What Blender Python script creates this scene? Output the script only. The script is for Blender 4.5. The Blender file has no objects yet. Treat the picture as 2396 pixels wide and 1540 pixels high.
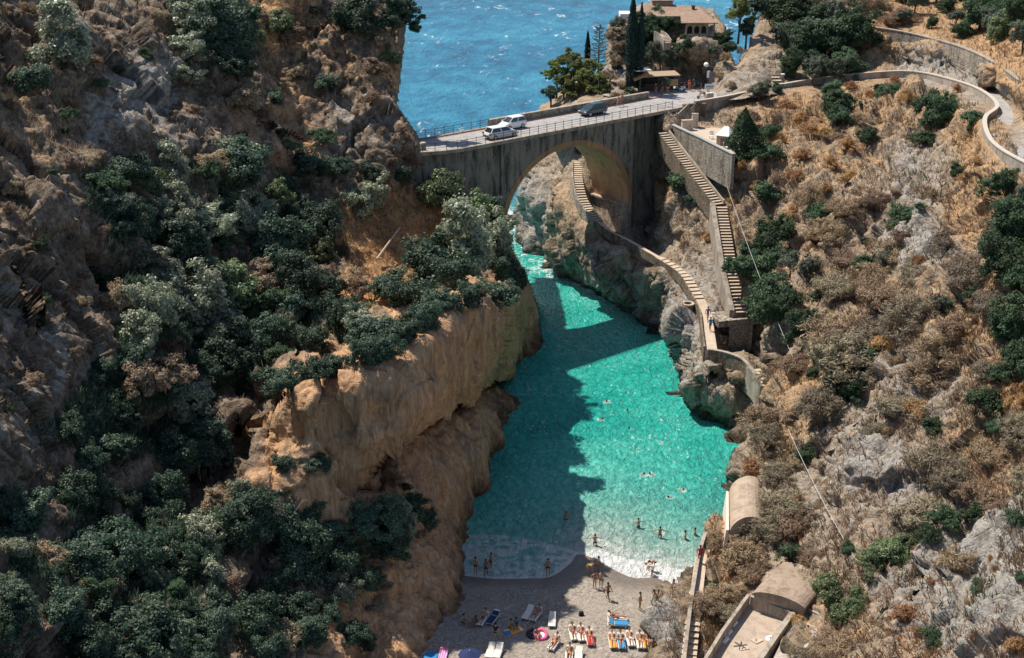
import bpy, math, random
import numpy as np
from mathutils import Vector, Matrix
random.seed(7); RNG = np.random.default_rng(7)
SC = bpy.context.scene
COL = SC.collection
R = math.radians
# ------------------------------------------------------------ camera, sky, sun, exposure
CAM_H, PITCH, FOC = 62.5, R(22.0), 3000.0          # camera height (m), downward pitch, focal length in photo px (2396 wide)
CW, CH = 2396.0, 1540.0
cam = bpy.data.cameras.new('camera'); cam.sensor_width = 36; cam.lens = FOC / CW * 36
cam.clip_start = 1; cam.clip_end = 60000
camo = bpy.data.objects.new('camera', cam); COL.objects.link(camo)
camo.location = (0, 0, CAM_H); camo.rotation_euler = (math.pi / 2 - PITCH, 0, 0); SC.camera = camo
SUN = Vector((-0.475, 0.37, 1.0)).normalized()
SUN_EL = math.asin(SUN.z); SUN_AZ = math.atan2(SUN.x, SUN.y)
world = bpy.data.worlds.new('World'); SC.world = world; world.use_nodes = True
wn = world.node_tree
sky = wn.nodes.new('ShaderNodeTexSky'); sky.sky_type = 'NISHITA'; sky.sun_disc = False
sky.sun_elevation = SUN_EL; sky.sun_rotation = SUN_AZ; sky.air_density = 1.0; sky.dust_density = 0.6; sky.ozone_density = 1.6
wn.links.new(sky.outputs[0], wn.nodes['Background'].inputs[0]); wn.nodes['Background'].inputs[1].default_value = 0.098
sl = bpy.data.lights.new('sun', 'SUN'); sl.energy = 4.6; sl.angle = R(0.53); sl.color = (1.0, 0.93, 0.82)
slo = bpy.data.objects.new('sun', sl); COL.objects.link(slo); slo.rotation_euler = SUN.to_track_quat('Z', 'Y').to_euler()
slo.location = (-60, 60, 120)
SC.view_settings.view_transform = 'Standard'; SC.view_settings.look = 'None'
SC.view_settings.exposure = 0.5; SC.view_settings.gamma = 1.0
SC.render.engine = 'CYCLES'; SC.cycles.max_bounces = 5; SC.cycles.diffuse_bounces = 3; SC.cycles.glossy_bounces = 2
SC.cycles.transmission_bounces = 3; SC.cycles.transparent_max_bounces = 6
SC.cycles.caustics_reflective = False; SC.cycles.caustics_refractive = False
# ------------------------------------------------------------ photo pixel -> place
def tdep(py): return np.tan(PITCH - np.arctan((770.0 - np.asarray(py, float)) / FOC))
def at(px, py, Y):
    """point at horizontal distance Y seen at photo position (px, py)"""
    v = (770.0 - py) / FOC
    dy = math.cos(PITCH) + v * math.sin(PITCH); dz = -math.sin(PITCH) + v * math.cos(PITCH)
    return Vector(((px - 1198.0) / FOC / dy * Y, Y, CAM_H + dz / dy * Y))
def onz(px, py, z):
    return at(px, py, (CAM_H - z) / float(tdep(py)))
def YW(py): return CAM_H / float(tdep(py))
def YZ(py, z): return (CAM_H - z) / float(tdep(py))
def ppm(p):                                                     # photo px per metre at a point
    return FOC / (p.y * math.cos(PITCH) + (CAM_H - p.z) * math.sin(PITCH))
# ------------------------------------------------------------ noise
def _h(ix, iy, iz, seed):
    with np.errstate(over='ignore'):
        h = (ix.astype(np.uint32) * np.uint32(374761393) + iy.astype(np.uint32) * np.uint32(668265263)
             + iz.astype(np.uint32) * np.uint32(2246822519) + np.uint32((seed * 3266489917) & 0xffffffff))
        h = (h ^ (h >> np.uint32(13))) * np.uint32(1274126177)
        h = (h ^ (h >> np.uint32(16))) * np.uint32(2654435761)
        h = h ^ (h >> np.uint32(15))
    return h.astype(np.float64) / 4294967295.0 * 2 - 1
def vnoise(p, seed=0):
    q = np.floor(p); f = p - q; q = q.astype(np.int64)
    f = f * f * f * (f * (f * 6 - 15) + 10)
    out = 0
    for a in (0, 1):
        wx = f[..., 0] if a else 1 - f[..., 0]
        for b in (0, 1):
            wy = f[..., 1] if b else 1 - f[..., 1]
            for c in (0, 1):
                wz = f[..., 2] if c else 1 - f[..., 2]
                out = out + wx * wy * wz * _h(q[..., 0] + a, q[..., 1] + b, q[..., 2] + c, seed)
    return out
def fbm(p, octv=4, seed=0, gain=0.5, ridged=False):
    s = 0; a = 1.0; t = 0
    for o in range(octv):
        n = vnoise(p * (2.03 ** o) + o * 17.3, seed + o)
        if ridged: n = 1 - 2 * np.abs(n)
        s = s + a * n; t += a; a *= gain
    return s / t
def facet(p, seed):
    """fractured rock: every cell is a tilted facet, with a cleft between cells"""
    c = np.floor(p).astype(np.int64); b1 = np.full(p.shape[:-1], 9.0); b2 = b1.copy(); val = np.zeros(p.shape[:-1])
    for a in (-1, 0, 1):
        for b in (-1, 0, 1):
            for d in (-1, 0, 1):
                i, j, k = c[..., 0] + a, c[..., 1] + b, c[..., 2] + d
                h1, h2, h3 = _h(i, j, k, seed), _h(i, j, k, seed + 1), _h(i, j, k, seed + 2)
                q0, q1, q2 = p[..., 0] - i - .5 - .48 * h1, p[..., 1] - j - .5 - .48 * h2, p[..., 2] - k - .5 - .48 * h3
                dd = np.sqrt(q0 * q0 + q1 * q1 + q2 * q2); v = q0 * h2 + q1 * h3 + q2 * h1 * 1.2 + .55 * (h1 + h2)
                n = dd < b1; b2 = np.where(n, b1, np.minimum(b2, dd)); val = np.where(n, v, val); b1 = np.where(n, dd, b1)
    return val, b2 - b1
def sstep(a, b, x):
    t = np.clip((x - a) / (b - a), 0, 1); return t * t * (3 - 2 * t)
def seg_dist(px, py, pts):
    d = np.full(np.shape(px), 1e9)
    for (x0, y0), (x1, y1) in zip(pts[:-1], pts[1:]):
        dx, dy = x1 - x0, y1 - y0; L = dx * dx + dy * dy + 1e-9
        t = np.clip(((px - x0) * dx + (py - y0) * dy) / L, 0, 1)
        d = np.minimum(d, np.hypot(px - x0 - t * dx, py - y0 - t * dy))
    return d
def side_dist(px, py, pts):
    """distance to a polyline and on which side (positive: right of its direction in the picture)"""
    d = np.full(np.shape(px), 1e9); sg = np.zeros(np.shape(px))
    for (x0, y0), (x1, y1) in zip(pts[:-1], pts[1:]):
        dx, dy = x1 - x0, y1 - y0; L = dx * dx + dy * dy + 1e-9
        t = np.clip(((px - x0) * dx + (py - y0) * dy) / L, 0, 1); e = np.hypot(px - x0 - t * dx, py - y0 - t * dy); n = e < d
        d = np.where(n, e, d); sg = np.where(n, np.sign(dx * (py - y0) - dy * (px - x0)), sg)
    return d, sg
def inside(px, py, poly):
    r = np.zeros(np.shape(px), bool); n = len(poly)
    for i in range(n):
        x0, y0 = poly[i]; x1, y1 = poly[(i + 1) % n]
        if y0 == y1: continue
        c = ((y0 > py) != (y1 > py)) & (px < (x1 - x0) * (py - y0) / (y1 - y0) + x0)
        r ^= c
    return r
def smooth_line(pts, n=8):
    """Catmull-Rom through points (tuples or Vectors)"""
    P = [np.array(p, float) for p in pts]; out = []
    for i in range(len(P) - 1):
        p0 = P[max(i - 1, 0)]; p1 = P[i]; p2 = P[i + 1]; p3 = P[min(i + 2, len(P) - 1)]
        for k in range(n):
            t = k / n
            out.append(0.5 * ((2 * p1) + (-p0 + p2) * t + (2 * p0 - 5 * p1 + 4 * p2 - p3) * t * t + (-p0 + 3 * p1 - 3 * p2 + p3) * t ** 3))
    out.append(P[-1]); return out
# ------------------------------------------------------------ nodes and materials
MATS = {}
def nd(nt, typ, ins=None, **props):
    n = nt.nodes.new(typ)
    for k, v in props.items(): setattr(n, k, v)
    for k, v in (ins or {}).items():
        s = n.inputs[k]
        if isinstance(v, bpy.types.NodeSocket): nt.links.new(v, s)
        elif isinstance(v, bpy.types.Node): nt.links.new(v.outputs[0], s)
        else:
            if isinstance(v, tuple) and len(v) == 3 and s.type == 'RGBA': v = v + (1,)
            s.default_value = v
    return n
def newmat(name):
    m = bpy.data.materials.new(name); m.use_nodes = True; nt = m.node_tree
    nt.nodes.clear(); o = nt.nodes.new('ShaderNodeOutputMaterial'); MATS[name] = m
    return m, nt, o
def noise(nt, vec, scale, detail=5, rough=0.6, dist=0.0):
    return nd(nt, 'ShaderNodeTexNoise', {'Vector': vec, 'Scale': scale, 'Detail': detail, 'Roughness': rough, 'Distortion': dist})
def ramp(nt, fac, stops, interp='LINEAR'):
    n = nd(nt, 'ShaderNodeValToRGB', {'Fac': fac}); cr = n.color_ramp; cr.interpolation = interp
    while len(cr.elements) < len(stops): cr.elements.new(0.5)
    for e, (p, c) in zip(cr.elements, stops):
        e.position = p; e.color = (c if isinstance(c, tuple) else (c, c, c)) + (1,) if not (isinstance(c, tuple) and len(c) == 4) else c
    return n
def mixc(nt, f, a, b, mode='MIX'):
    n = nt.nodes.new('ShaderNodeMix'); n.data_type = 'RGBA'; n.blend_type = mode
    for idx, v in ((0, f), (6, a), (7, b)):
        s = n.inputs[idx]
        if isinstance(v, bpy.types.NodeSocket): nt.links.new(v, s)
        elif isinstance(v, bpy.types.Node): nt.links.new(v.outputs[0], s)
        else: s.default_value = (v + (1,)) if isinstance(v, tuple) else v
    return n.outputs[2]
def mth(nt, op, a, b=0.0, c=None):
    n = nt.nodes.new('ShaderNodeMath'); n.operation = op
    for i, v in enumerate((a, b) if c is None else (a, b, c)):
        if isinstance(v, bpy.types.NodeSocket): nt.links.new(v, n.inputs[i])
        elif isinstance(v, bpy.types.Node): nt.links.new(v.outputs[0], n.inputs[i])
        else: n.inputs[i].default_value = v
    return n.outputs[0]
def vmap(nt, vec, scale=(1, 1, 1), rot=(0, 0, 0)):
    return nd(nt, 'ShaderNodeMapping', {'Vector': vec, 'Scale': scale, 'Rotation': rot}).outputs[0]
def finish(nt, o, col, rough=0.8, bump=None, bstr=0.5, bdist=0.1, spec=0.3, normal=None, metal=0.0):
    b = nd(nt, 'ShaderNodeBsdfPrincipled', {'Base Color': col, 'Roughness': rough, 'Specular IOR Level': spec, 'Metallic': metal})
    if bump is not None:
        n = nd(nt, 'ShaderNodeBump', {'Height': bump, 'Strength': bstr, 'Distance': bdist}); nt.links.new(n.outputs[0], b.inputs['Normal'])
    nt.links.new(b.outputs[0], o.inputs[0]); return b
def plain(name, col, rough=0.7, var=0.25, scale=3.0, bump=0.3, spec=0.3, metal=0.0, bdist=0.03):
    """weathered single-colour material: patchy tone and fine relief"""
    if name in MATS: return MATS[name]
    m, nt, o = newmat(name); tc = nt.nodes.new('ShaderNodeTexCoord').outputs['Object']
    n1 = noise(nt, tc, scale, 6, 0.65); n2 = noise(nt, tc, scale * 7, 4, 0.6)
    f = mth(nt, 'ADD', mth(nt, 'MULTIPLY', n1, 0.7), mth(nt, 'MULTIPLY', n2, 0.3))
    lo = tuple(max(0, c * (1 - var)) for c in col); hi = tuple(min(1, c * (1 + var)) for c in col)
    c = ramp(nt, f, [(0.3, lo), (0.7, hi)])
    finish(nt, o, c, rough, n2 if bump else None, bump, bdist, spec, metal=metal); return m
def leafmat(name, a, b, c=None, trans=0.28, rough=0.7, spec=0.2):
    """leaves: tone differs from leaf to leaf and from one tree to the next"""
    m, nt, o = newmat(name)
    g = nt.nodes.new('ShaderNodeNewGeometry'); oi = nt.nodes.new('ShaderNodeObjectInfo')
    tc = nt.nodes.new('ShaderNodeTexCoord').outputs['Object']
    nz = noise(nt, tc, 0.9, 2, 0.5)
    f = mth(nt, 'ADD', mth(nt, 'MULTIPLY', g.outputs['Random Per Island'], 0.55), mth(nt, 'MULTIPLY', nz, 0.55))
    col = ramp(nt, f, [(0.15, a), (0.8, b)] if c is None else [(0.1, a), (0.6, b), (0.9, c)]).outputs[0]
    hsv = nd(nt, 'ShaderNodeHueSaturation', {'Color': col, 'Hue': mth(nt, 'ADD', 0.485, mth(nt, 'MULTIPLY', oi.outputs['Random'], 0.03)),
                                             'Value': mth(nt, 'ADD', 0.7, mth(nt, 'MULTIPLY', oi.outputs['Random'], 0.6))})
    p = nd(nt, 'ShaderNodeBsdfPrincipled', {'Base Color': hsv.outputs[0], 'Roughness': rough, 'Specular IOR Level': spec})
    t = nd(nt, 'ShaderNodeBsdfTranslucent', {'Color': hsv.outputs[0]})
    mx = nd(nt, 'ShaderNodeMixShader', {0: trans, 1: p.outputs[0], 2: t.outputs[0]})
    nt.links.new(mx.outputs[0], o.inputs[0]); return m
# ------------------------------------------------------------ objects
def tag(o, label=None, cat=None, group=None, kind=None):
    if label: o['label'] = label
    if cat: o['category'] = cat
    if group: o['group'] = group
    if kind: o['kind'] = kind
    return o
def empty(name, loc=(0, 0, 0), rz=0.0, scale=1.0):
    o = bpy.data.objects.new(name, None); COL.objects.link(o); o.empty_display_size = 0.3
    o.location = loc; o.rotation_euler = (0, 0, rz); o.scale = (scale,) * 3 if not isinstance(scale, tuple) else scale
    return o
def np_mesh(name, V, F, smooth=False):
    """V (n,3), F (m,3 or 4) int array"""
    me = bpy.data.meshes.new(name); V = np.asarray(V, np.float32); F = np.asarray(F, np.int32); k = F.shape[1]
    me.vertices.add(len(V)); me.vertices.foreach_set('co', V.ravel())
    me.loops.add(F.size); me.loops.foreach_set('vertex_index', F.ravel())
    me.polygons.add(len(F)); me.polygons.foreach_set('loop_start', np.arange(0, F.size, k, dtype=np.int32))
    me.polygons.foreach_set('loop_total', np.full(len(F), k, np.int32))
    if smooth: me.polygons.foreach_set('use_smooth', np.ones(len(F), bool))
    me.update(calc_edges=True); return me
def link(name, me, mat=None, parent=None):
    o = bpy.data.objects.new(name, me); COL.objects.link(o)
    if mat is not None and not me.materials: me.materials.append(mat)
    if parent is not None: o.parent = parent
    return o
class MB:
    """collects simple shapes into ONE mesh"""
    def __init__(s): s.v = []; s.f = []
    def quad(s, a, b, c, d): n = len(s.v); s.v += [tuple(a), tuple(b), tuple(c), tuple(d)]; s.f.append((n, n + 1, n + 2, n + 3)); return s
    def poly(s, pts): n = len(s.v); s.v += [tuple(p) for p in pts]; s.f.append(tuple(range(n, n + len(pts)))); return s
    def hexa(s, p):
        """8 corners: bottom ring 0-3, top ring 4-7"""
        n = len(s.v); s.v += [tuple(q) for q in p]
        for f in ((3, 2, 1, 0), (4, 5, 6, 7), (0, 1, 5, 4), (1, 2, 6, 5), (2, 3, 7, 6), (3, 0, 4, 7)): s.f.append(tuple(n + i for i in f))
        return s
    def box(s, c, d, rz=0.0, taper=1.0):
        """centre, full size, turn about z"""
        cx, cy, cz = c; hx, hy, hz = d[0] / 2, d[1] / 2, d[2] / 2; cs, sn = math.cos(rz), math.sin(rz); p = []
        for z, k in ((-hz, 1.0), (hz, taper)):
            for x, y in ((-hx, -hy), (hx, -hy), (hx, hy), (-hx, hy)):
                x *= k; y *= k; p.append((cx + x * cs - y * sn, cy + x * sn + y * cs, cz + z))
        return s.hexa(p)
    def tube(s, pts, rad, seg=6, cap=True):
        pts = [Vector(p) for p in pts]; n0 = len(s.v); m = len(pts)
        rads = rad if isinstance(rad, (list, tuple)) else [rad] * m
        up = Vector((0.13, 0.07, 1)).normalized()
        for i, p in enumerate(pts):
            t = (pts[min(i + 1, m - 1)] - pts[max(i - 1, 0)])
            t = t.normalized() if t.length > 1e-9 else Vector((0, 0, 1))
            a = t.cross(up)
            if a.length < 0.05: a = t.cross(Vector((1, 0, 0)))
            a.normalize(); b = t.cross(a)
            for k in range(seg):
                an = 2 * math.pi * k / seg; s.v.append(tuple(p + (a * math.cos(an) + b * math.sin(an)) * rads[i]))
        for i in range(m - 1):
            for k in range(seg):
                k2 = (k + 1) % seg; q = n0 + i * seg; s.f.append((q + k, q + k2, q + seg + k2, q + seg + k))
        if cap:
            s.f.append(tuple(n0 + k for k in range(seg))[::-1]); s.f.append(tuple(n0 + (m - 1) * seg + k for k in range(seg)))
        return s
    def lathe(s, prof, c=(0, 0, 0), seg=16, axis='z'):
        n0 = len(s.v)
        for r, z in prof:
            for k in range(seg):
                an = 2 * math.pi * k / seg; x, y = r * math.cos(an), r * math.sin(an)
                q = (x, y, z) if axis == 'z' else ((x, z, y) if axis == 'y' else (z, x, y))
                s.v.append((c[0] + q[0], c[1] + q[1], c[2] + q[2]))
        for i in range(len(prof) - 1):
            for k in range(seg):
                k2 = (k + 1) % seg; q = n0 + i * seg; s.f.append((q + k, q + k2, q + seg + k2, q + seg + k))
        return s
    def ribbon(s, L, Rr):
        """sheet between two lines of points"""
        n = len(s.v); s.v += [tuple(p) for p in L] + [tuple(p) for p in Rr]; m = len(L)
        for i in range(m - 1): s.f.append((n + i, n + m + i, n + m + i + 1, n + i + 1))
        return s
    def wall(s, pts, th, h0, h1):
        """wall with thickness following 3-D points; from z+h0 to z+h1"""
        P = [Vector(p) for p in pts]; m = len(P); L = []; Q = []
        for i in range(m):
            t = P[min(i + 1, m - 1)] - P[max(i - 1, 0)]; t.z = 0; t.normalize(); nrm = Vector((-t.y, t.x, 0))
            L.append(P[i] + nrm * th / 2); Q.append(P[i] - nrm * th / 2)
        up0, up1 = Vector((0, 0, h0)), Vector((0, 0, h1)); n = len(s.v)
        for a, b in zip(L, Q): s.v += [tuple(a + up0), tuple(b + up0), tuple(b + up1), tuple(a + up1)]
        for i in range(m - 1):
            q = n + 4 * i
            for a in range(4): b = (a + 1) % 4; s.f.append((q + a, q + b, q + 4 + b, q + 4 + a))
        s.f.append((n + 3, n + 2, n + 1, n)); q = n + 4 * (m - 1); s.f.append((q, q + 1, q + 2, q + 3))
        return s
    def build(s, name, mat=None, parent=None, smooth=False, fix=True):
        me = bpy.data.meshes.new(name); me.from_pydata(s.v, [], s.f)
        if smooth: me.polygons.foreach_set('use_smooth', np.ones(len(me.polygons), bool))
        me.update()
        if fix:
            import bmesh
            bm = bmesh.new(); bm.from_mesh(me); bmesh.ops.recalc_face_normals(bm, faces=bm.faces); bm.to_mesh(me); bm.free()
        return link(name, me, mat, parent)
def dup(root, loc=None, rz=None, scale=None, mats=None):
    """copy of a thing with copies of its parts and sub-parts (mesh data shared)"""
    def cp(o, par):
        c = o.copy(); COL.objects.link(c)
        if par is not None: c.parent = par
        for ch in list(o.children): cp(ch, c)
        return c
    r = cp(root, None)
    if loc is not None: r.location = loc
    if rz is not None: r.rotation_euler = (r.rotation_euler[0], r.rotation_euler[1], rz)
    if scale is not None: r.scale = (scale,) * 3 if not isinstance(scale, tuple) else scale
    return r
def place(proto, used, **k):
    """first use moves the prototype itself, later uses copy it"""
    if proto.name not in used:
        used.add(proto.name)
        if k.get('loc') is not None: proto.location = k['loc']
        if k.get('rz') is not None: proto.rotation_euler = (0, 0, k['rz'])
        sc = k.get('scale')
        if sc is not None: proto.scale = (sc,) * 3 if not isinstance(sc, tuple) else sc
        return proto
    return dup(proto, **k)
# ------------------------------------------------------------ terrain material
def terrain_mat(name, rock_a, rock_b, ochre_a, ochre_b, grass_a, grass_b, pale_a, pale_b, soil):
    m, nt, o = newmat(name)
    tc = nt.nodes.new('ShaderNodeTexCoord').outputs['Object']
    at1 = nd(nt, 'ShaderNodeAttribute', attribute_name='zone'); sp = nd(nt, 'ShaderNodeSeparateColor', {0: at1.outputs['Color']})
    n_big = noise(nt, tc, 0.16, 6, 0.6, 0.6); n_mid = noise(nt, tc, 0.75, 7, 0.65, 0.4); n_fin = noise(nt, tc, 3.2, 6, 0.7)
    vor = nd(nt, 'ShaderNodeTexVoronoi', {'Vector': vmap(nt, tc, (1, 1, 0.7)), 'Scale': 0.9, 'Randomness': 1.0}, feature='DISTANCE_TO_EDGE')
    streak = noise(nt, vmap(nt, tc, (1.0, 1.0, 0.13)), 1.6, 6, 0.65, 0.8)
    streak2 = noise(nt, vmap(nt, tc, (1.0, 1.0, 0.10)), 5.0, 5, 0.6, 0.3)
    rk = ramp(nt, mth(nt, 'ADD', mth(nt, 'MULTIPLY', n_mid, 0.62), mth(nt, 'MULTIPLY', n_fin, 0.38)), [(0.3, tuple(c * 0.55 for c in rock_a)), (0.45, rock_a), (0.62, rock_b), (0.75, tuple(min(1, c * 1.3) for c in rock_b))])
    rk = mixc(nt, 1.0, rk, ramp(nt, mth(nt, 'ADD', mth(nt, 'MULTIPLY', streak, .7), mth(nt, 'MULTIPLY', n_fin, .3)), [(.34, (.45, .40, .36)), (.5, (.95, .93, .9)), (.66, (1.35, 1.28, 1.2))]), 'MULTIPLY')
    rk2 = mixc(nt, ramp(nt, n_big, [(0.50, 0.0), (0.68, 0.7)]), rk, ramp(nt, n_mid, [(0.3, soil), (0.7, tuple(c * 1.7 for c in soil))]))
    oc = ramp(nt, mth(nt, 'ADD', mth(nt, 'MULTIPLY', streak, 0.6), mth(nt, 'MULTIPLY', streak2, 0.4)), [(0.3, tuple(c * 0.35 for c in ochre_a)), (0.43, ochre_a), (0.58, ochre_b), (0.72, tuple(min(1, c * 1.25) for c in ochre_b))])
    dk = noise(nt, vmap(nt, tc, (1, 1, .5)), 0.42, 5, .62, .5); oc = mixc(nt, ramp(nt, dk, [(.54, 0.0), (.66, .72)]), oc, mixc(nt, n_fin, (.075, .06, .05), (.20, .165, .135)))
    gr = ramp(nt, mth(nt, 'ADD', mth(nt, 'MULTIPLY', n_mid, 0.4), mth(nt, 'MULTIPLY', n_fin, 0.6)), [(0.3, tuple(c * 0.45 for c in grass_a)), (0.48, grass_a), (0.65, grass_b)])
    pl = ramp(nt, mth(nt, 'ADD', mth(nt, 'MULTIPLY', streak, 0.45), mth(nt, 'MULTIPLY', n_fin, 0.55)), [(0.3, tuple(c * 0.4 for c in pale_a)), (0.46, pale_a), (0.64, pale_b)])
    def brk(s, nz, k=1.1):
        f = mth(nt, 'ADD', s, mth(nt, 'MULTIPLY', mth(nt, 'SUBTRACT', nz, 0.5), k)); return ramp(nt, f, [(0.32, 0.0), (0.62, 1.0)]).outputs[0]
    c = mixc(nt, brk(sp.outputs[0], n_mid, 0.9), rk2, oc)
    c = mixc(nt, brk(sp.outputs[2], n_mid, 1.7), c, pl)
    c = mixc(nt, brk(sp.outputs[1], n_mid, 1.7), c, gr)
    # wet foot of the rock at the waterline
    z = nd(nt, 'ShaderNodeSeparateXYZ', {0: tc}).outputs[2]
    wet = ramp(nt, mth(nt, 'ADD', mth(nt, 'MULTIPLY', z, 0.17), mth(nt, 'MULTIPLY', mth(nt, 'SUBTRACT', n_mid, 0.5), 0.8)), [(0.04, 0.27), (0.42, 1.0)])
    c = mixc(nt, 1.0, c, wet, 'MULTIPLY')
    crk = ramp(nt, vor, [(0.0, 0.0), (0.07, 1.0)])
    h = mth(nt, 'ADD', mth(nt, 'MULTIPLY', n_mid, 0.9), mth(nt, 'MULTIPLY', n_fin, 0.45)); h = mth(nt, 'ADD', h, mth(nt, 'MULTIPLY', streak2, 0.15)); h = mth(nt, 'ADD', h, mth(nt, 'MULTIPLY', crk, 0.12))
    finish(nt, o, c, 0.92, h, mth(nt, 'SUBTRACT', 0.9, mth(nt, 'MULTIPLY', sp.outputs[0], 0.45)), 0.55, 0.15); return m
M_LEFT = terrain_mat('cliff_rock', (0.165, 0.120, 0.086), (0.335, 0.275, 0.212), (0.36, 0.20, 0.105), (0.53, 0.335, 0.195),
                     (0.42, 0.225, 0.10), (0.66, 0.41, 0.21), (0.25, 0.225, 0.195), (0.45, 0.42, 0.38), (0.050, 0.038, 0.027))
M_RIGHT = terrain_mat('slope_rock', (0.26, 0.205, 0.15), (0.45, 0.375, 0.29), (0.36, 0.23, 0.13), (0.50, 0.36, 0.22),
                      (0.36, 0.225, 0.12), (0.55, 0.37, 0.215), (0.27, 0.245, 0.215), (0.47, 0.44, 0.40), (0.15, 0.11, 0.075))
M_COVE = terrain_mat('shore_rock', (0.19, 0.165, 0.135), (0.40, 0.35, 0.29), (0.30, 0.2, 0.11), (0.45, 0.33, 0.2),
                     (0.36, 0.19, 0.08), (0.52, 0.32, 0.15), (0.36, 0.34, 0.31), (0.60, 0.57, 0.53), (0.14, 0.11, 0.08))
# ------------------------------------------------------------ terrain sheets
SHEETS = {}
class Sheet: pass
def sheet(name, ctrl, outline, box, step, sil=None, curl=14.0, curlw=10.0, amp=1.0, zones=(), flat=(), mat=None, dirn=None, rocky=1.0, vert=.62, fs=3.6, bumps=(), steps=(), bigamp=1.25, ext=(0, 0), wline=None):
    x0, x1, y0, y1 = box
    xf = np.arange(x0, x1 + 1, step, float); xs = np.r_[np.arange(x0 - ext[0], x0, 10.0), xf, np.arange(xf[-1] + 10, xf[-1] + 1 + ext[1], 10.0)]; i0 = int(np.searchsorted(xs, x0)); i1 = i0 + len(xf); ys = np.arange(y0, y1 + 1, step, float); PX, PY = np.meshgrid(xs, ys)
    cp = np.array([(c[0], c[1]) for c in ctrl], float); cy = np.array([c[2] for c in ctrl], float)
    n = len(cp); c2 = 28.0 ** 2
    K = np.sqrt(((cp[:, None, :] - cp[None]) ** 2).sum(-1) + c2) / 500
    Q = np.c_[np.ones(n), (cp - 1000) / 1000]; A = np.zeros((n + 3, n + 3)); A[:n, :n] = K + np.eye(n) * 1e-6; A[:n, n:] = Q; A[n:, :n] = Q.T
    w = np.linalg.solve(A, np.r_[cy, 0, 0, 0])
    Y = w[n] + w[n + 1] * (PX - 1000) / 1000 + w[n + 2] * (PY - 1000) / 1000
    for i in range(n): Y += w[i] * np.sqrt((PX - cp[i, 0]) ** 2 + (PY - cp[i, 1]) ** 2 + c2) / 500
    for (bx, by, rx, ry, dy) in bumps:                                   # local bulges (towards the bay when negative)
        q = ((PX - bx) / rx) ** 2 + ((PY - by) / ry) ** 2; Y += dy * np.exp(-q)
    for (pl, dep, fall) in steps:                                          # ledges: the side right of the line falls back under it
        d, sg = side_dist(PX, PY, pl); (ax, ay), (zx_, zy_) = pl[0], pl[-1]
        ends = np.minimum(np.hypot(PX - ax, PY - ay), np.hypot(PX - zx_, PY - zy_)); Y += np.where(sg > 0, dep * np.exp(-d / fall), 0) * sstep(0, 45, ends)
    if sil is not None:
        d = seg_dist(PX, PY, sil); Y += curl * np.clip(1 - d / curlw, 0, 1) ** 2
    v = (770 - PY) / FOC; dy = math.cos(PITCH) + v * math.sin(PITCH); dz = -math.sin(PITCH) + v * math.cos(PITCH)
    P = np.stack([(PX - 1198) / FOC / dy * Y, Y, CAM_H + dz / dy * Y], -1)
    du = np.gradient(P, axis=1); dv = np.gradient(P, axis=0); N = np.cross(dv, du); N /= np.linalg.norm(N, axis=-1, keepdims=True) + 1e-9
    flip = (N * (P - np.array([0, 0, CAM_H]))).sum(-1) > 0; N[flip] *= -1
    zw = np.full(PX.shape, 0.06); Z = np.zeros(PX.shape + (3,))
    for (zx, zy, rr, wt) in zones:
        g = np.exp(-((PX - zx) ** 2 + (PY - zy) ** 2) / (rr * rr)); zw += g; Z += g[..., None] * np.array(wt)
    Z /= zw[..., None]
    k = np.full(PX.shape, amp)
    if sil is not None: k *= 0.12 + 0.88 * sstep(4, 30, seg_dist(PX, PY, sil))
    for (pl, r0, r1) in flat: k *= sstep(r0, r1, seg_dist(PX, PY, pl))
    q = P.copy()
    if dirn is not None:                                                   # gullies run down the slope
        e1 = np.array(dirn, float); e1 /= np.linalg.norm(e1); e2 = np.cross(e1, [0, 0, 1.0]); e2 /= np.linalg.norm(e2); e3 = np.cross(e1, e2)
        q = np.stack([(P @ e1) * 0.38, P @ e2, (P @ e3) * 0.8], -1)
    smooth = 1 - 0.75 * np.clip(Z[..., 0], 0, 1)
    big = fbm(q / 9.0, 3, 3, 0.5, True) * bigamp
    mid = fbm(q / 2.9, 4, 11, 0.55, True) * 0.62 * smooth
    fin = fbm(P / 0.8, 3, 23, 0.6) * 0.20 * (0.35 + 0.65 * smooth)
    st = (fbm(P * np.array([1 / 1.6, 1 / 1.6, 1 / 9.0]), 4, 31, 0.6, True) * 0.55 + fbm(P * np.array([1 / .45, 1 / .45, 1 / 3.5]), 2, 35, 0.6) * 0.12) * np.clip(Z[..., 0], 0, 1)
    wq = P + 0.9 * np.stack([fbm(P / 2.5, 2, 51), fbm(P / 2.5, 2, 52), fbm(P / 2.5, 2, 53)], -1); rk = rocky * (1 - .8 * np.clip(Z[..., 1], 0, 1)) * (1 - .86 * np.clip(Z[..., 0], 0, 1))
    v1, e1 = facet(wq * np.array([1, 1, vert]) / fs, 61); v2, e2 = facet(wq * np.array([1, 1, vert]) / 1.25, 71)
    fac = (v1 * .42 * fs - .55 * np.exp(-e1 / .05) + v2 * .50 - .22 * np.exp(-e2 / .06)) * rk
    D = (big + mid * .7 + fin + st + fac - 0.2) * k
    P = P + N * D[..., None]
    if wline is not None:                                                  # sea bed: the rock dives under the water past its foot
        d, sg = side_dist(PX, PY, wline[0]); P[..., 2] = np.where((sg * wline[1] > 0) & (d > 2) & (d < 70), np.minimum(P[..., 2], -.35 - .02 * d), P[..., 2])
    mask = inside(PX, PY, outline)
    ny, nx = PX.shape; idx = -np.ones(ny * nx, np.int64); fm = mask[:-1, :-1] & mask[1:, :-1] & mask[:-1, 1:] & mask[1:, 1:]
    I = np.arange(ny * nx).reshape(ny, nx)
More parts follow.
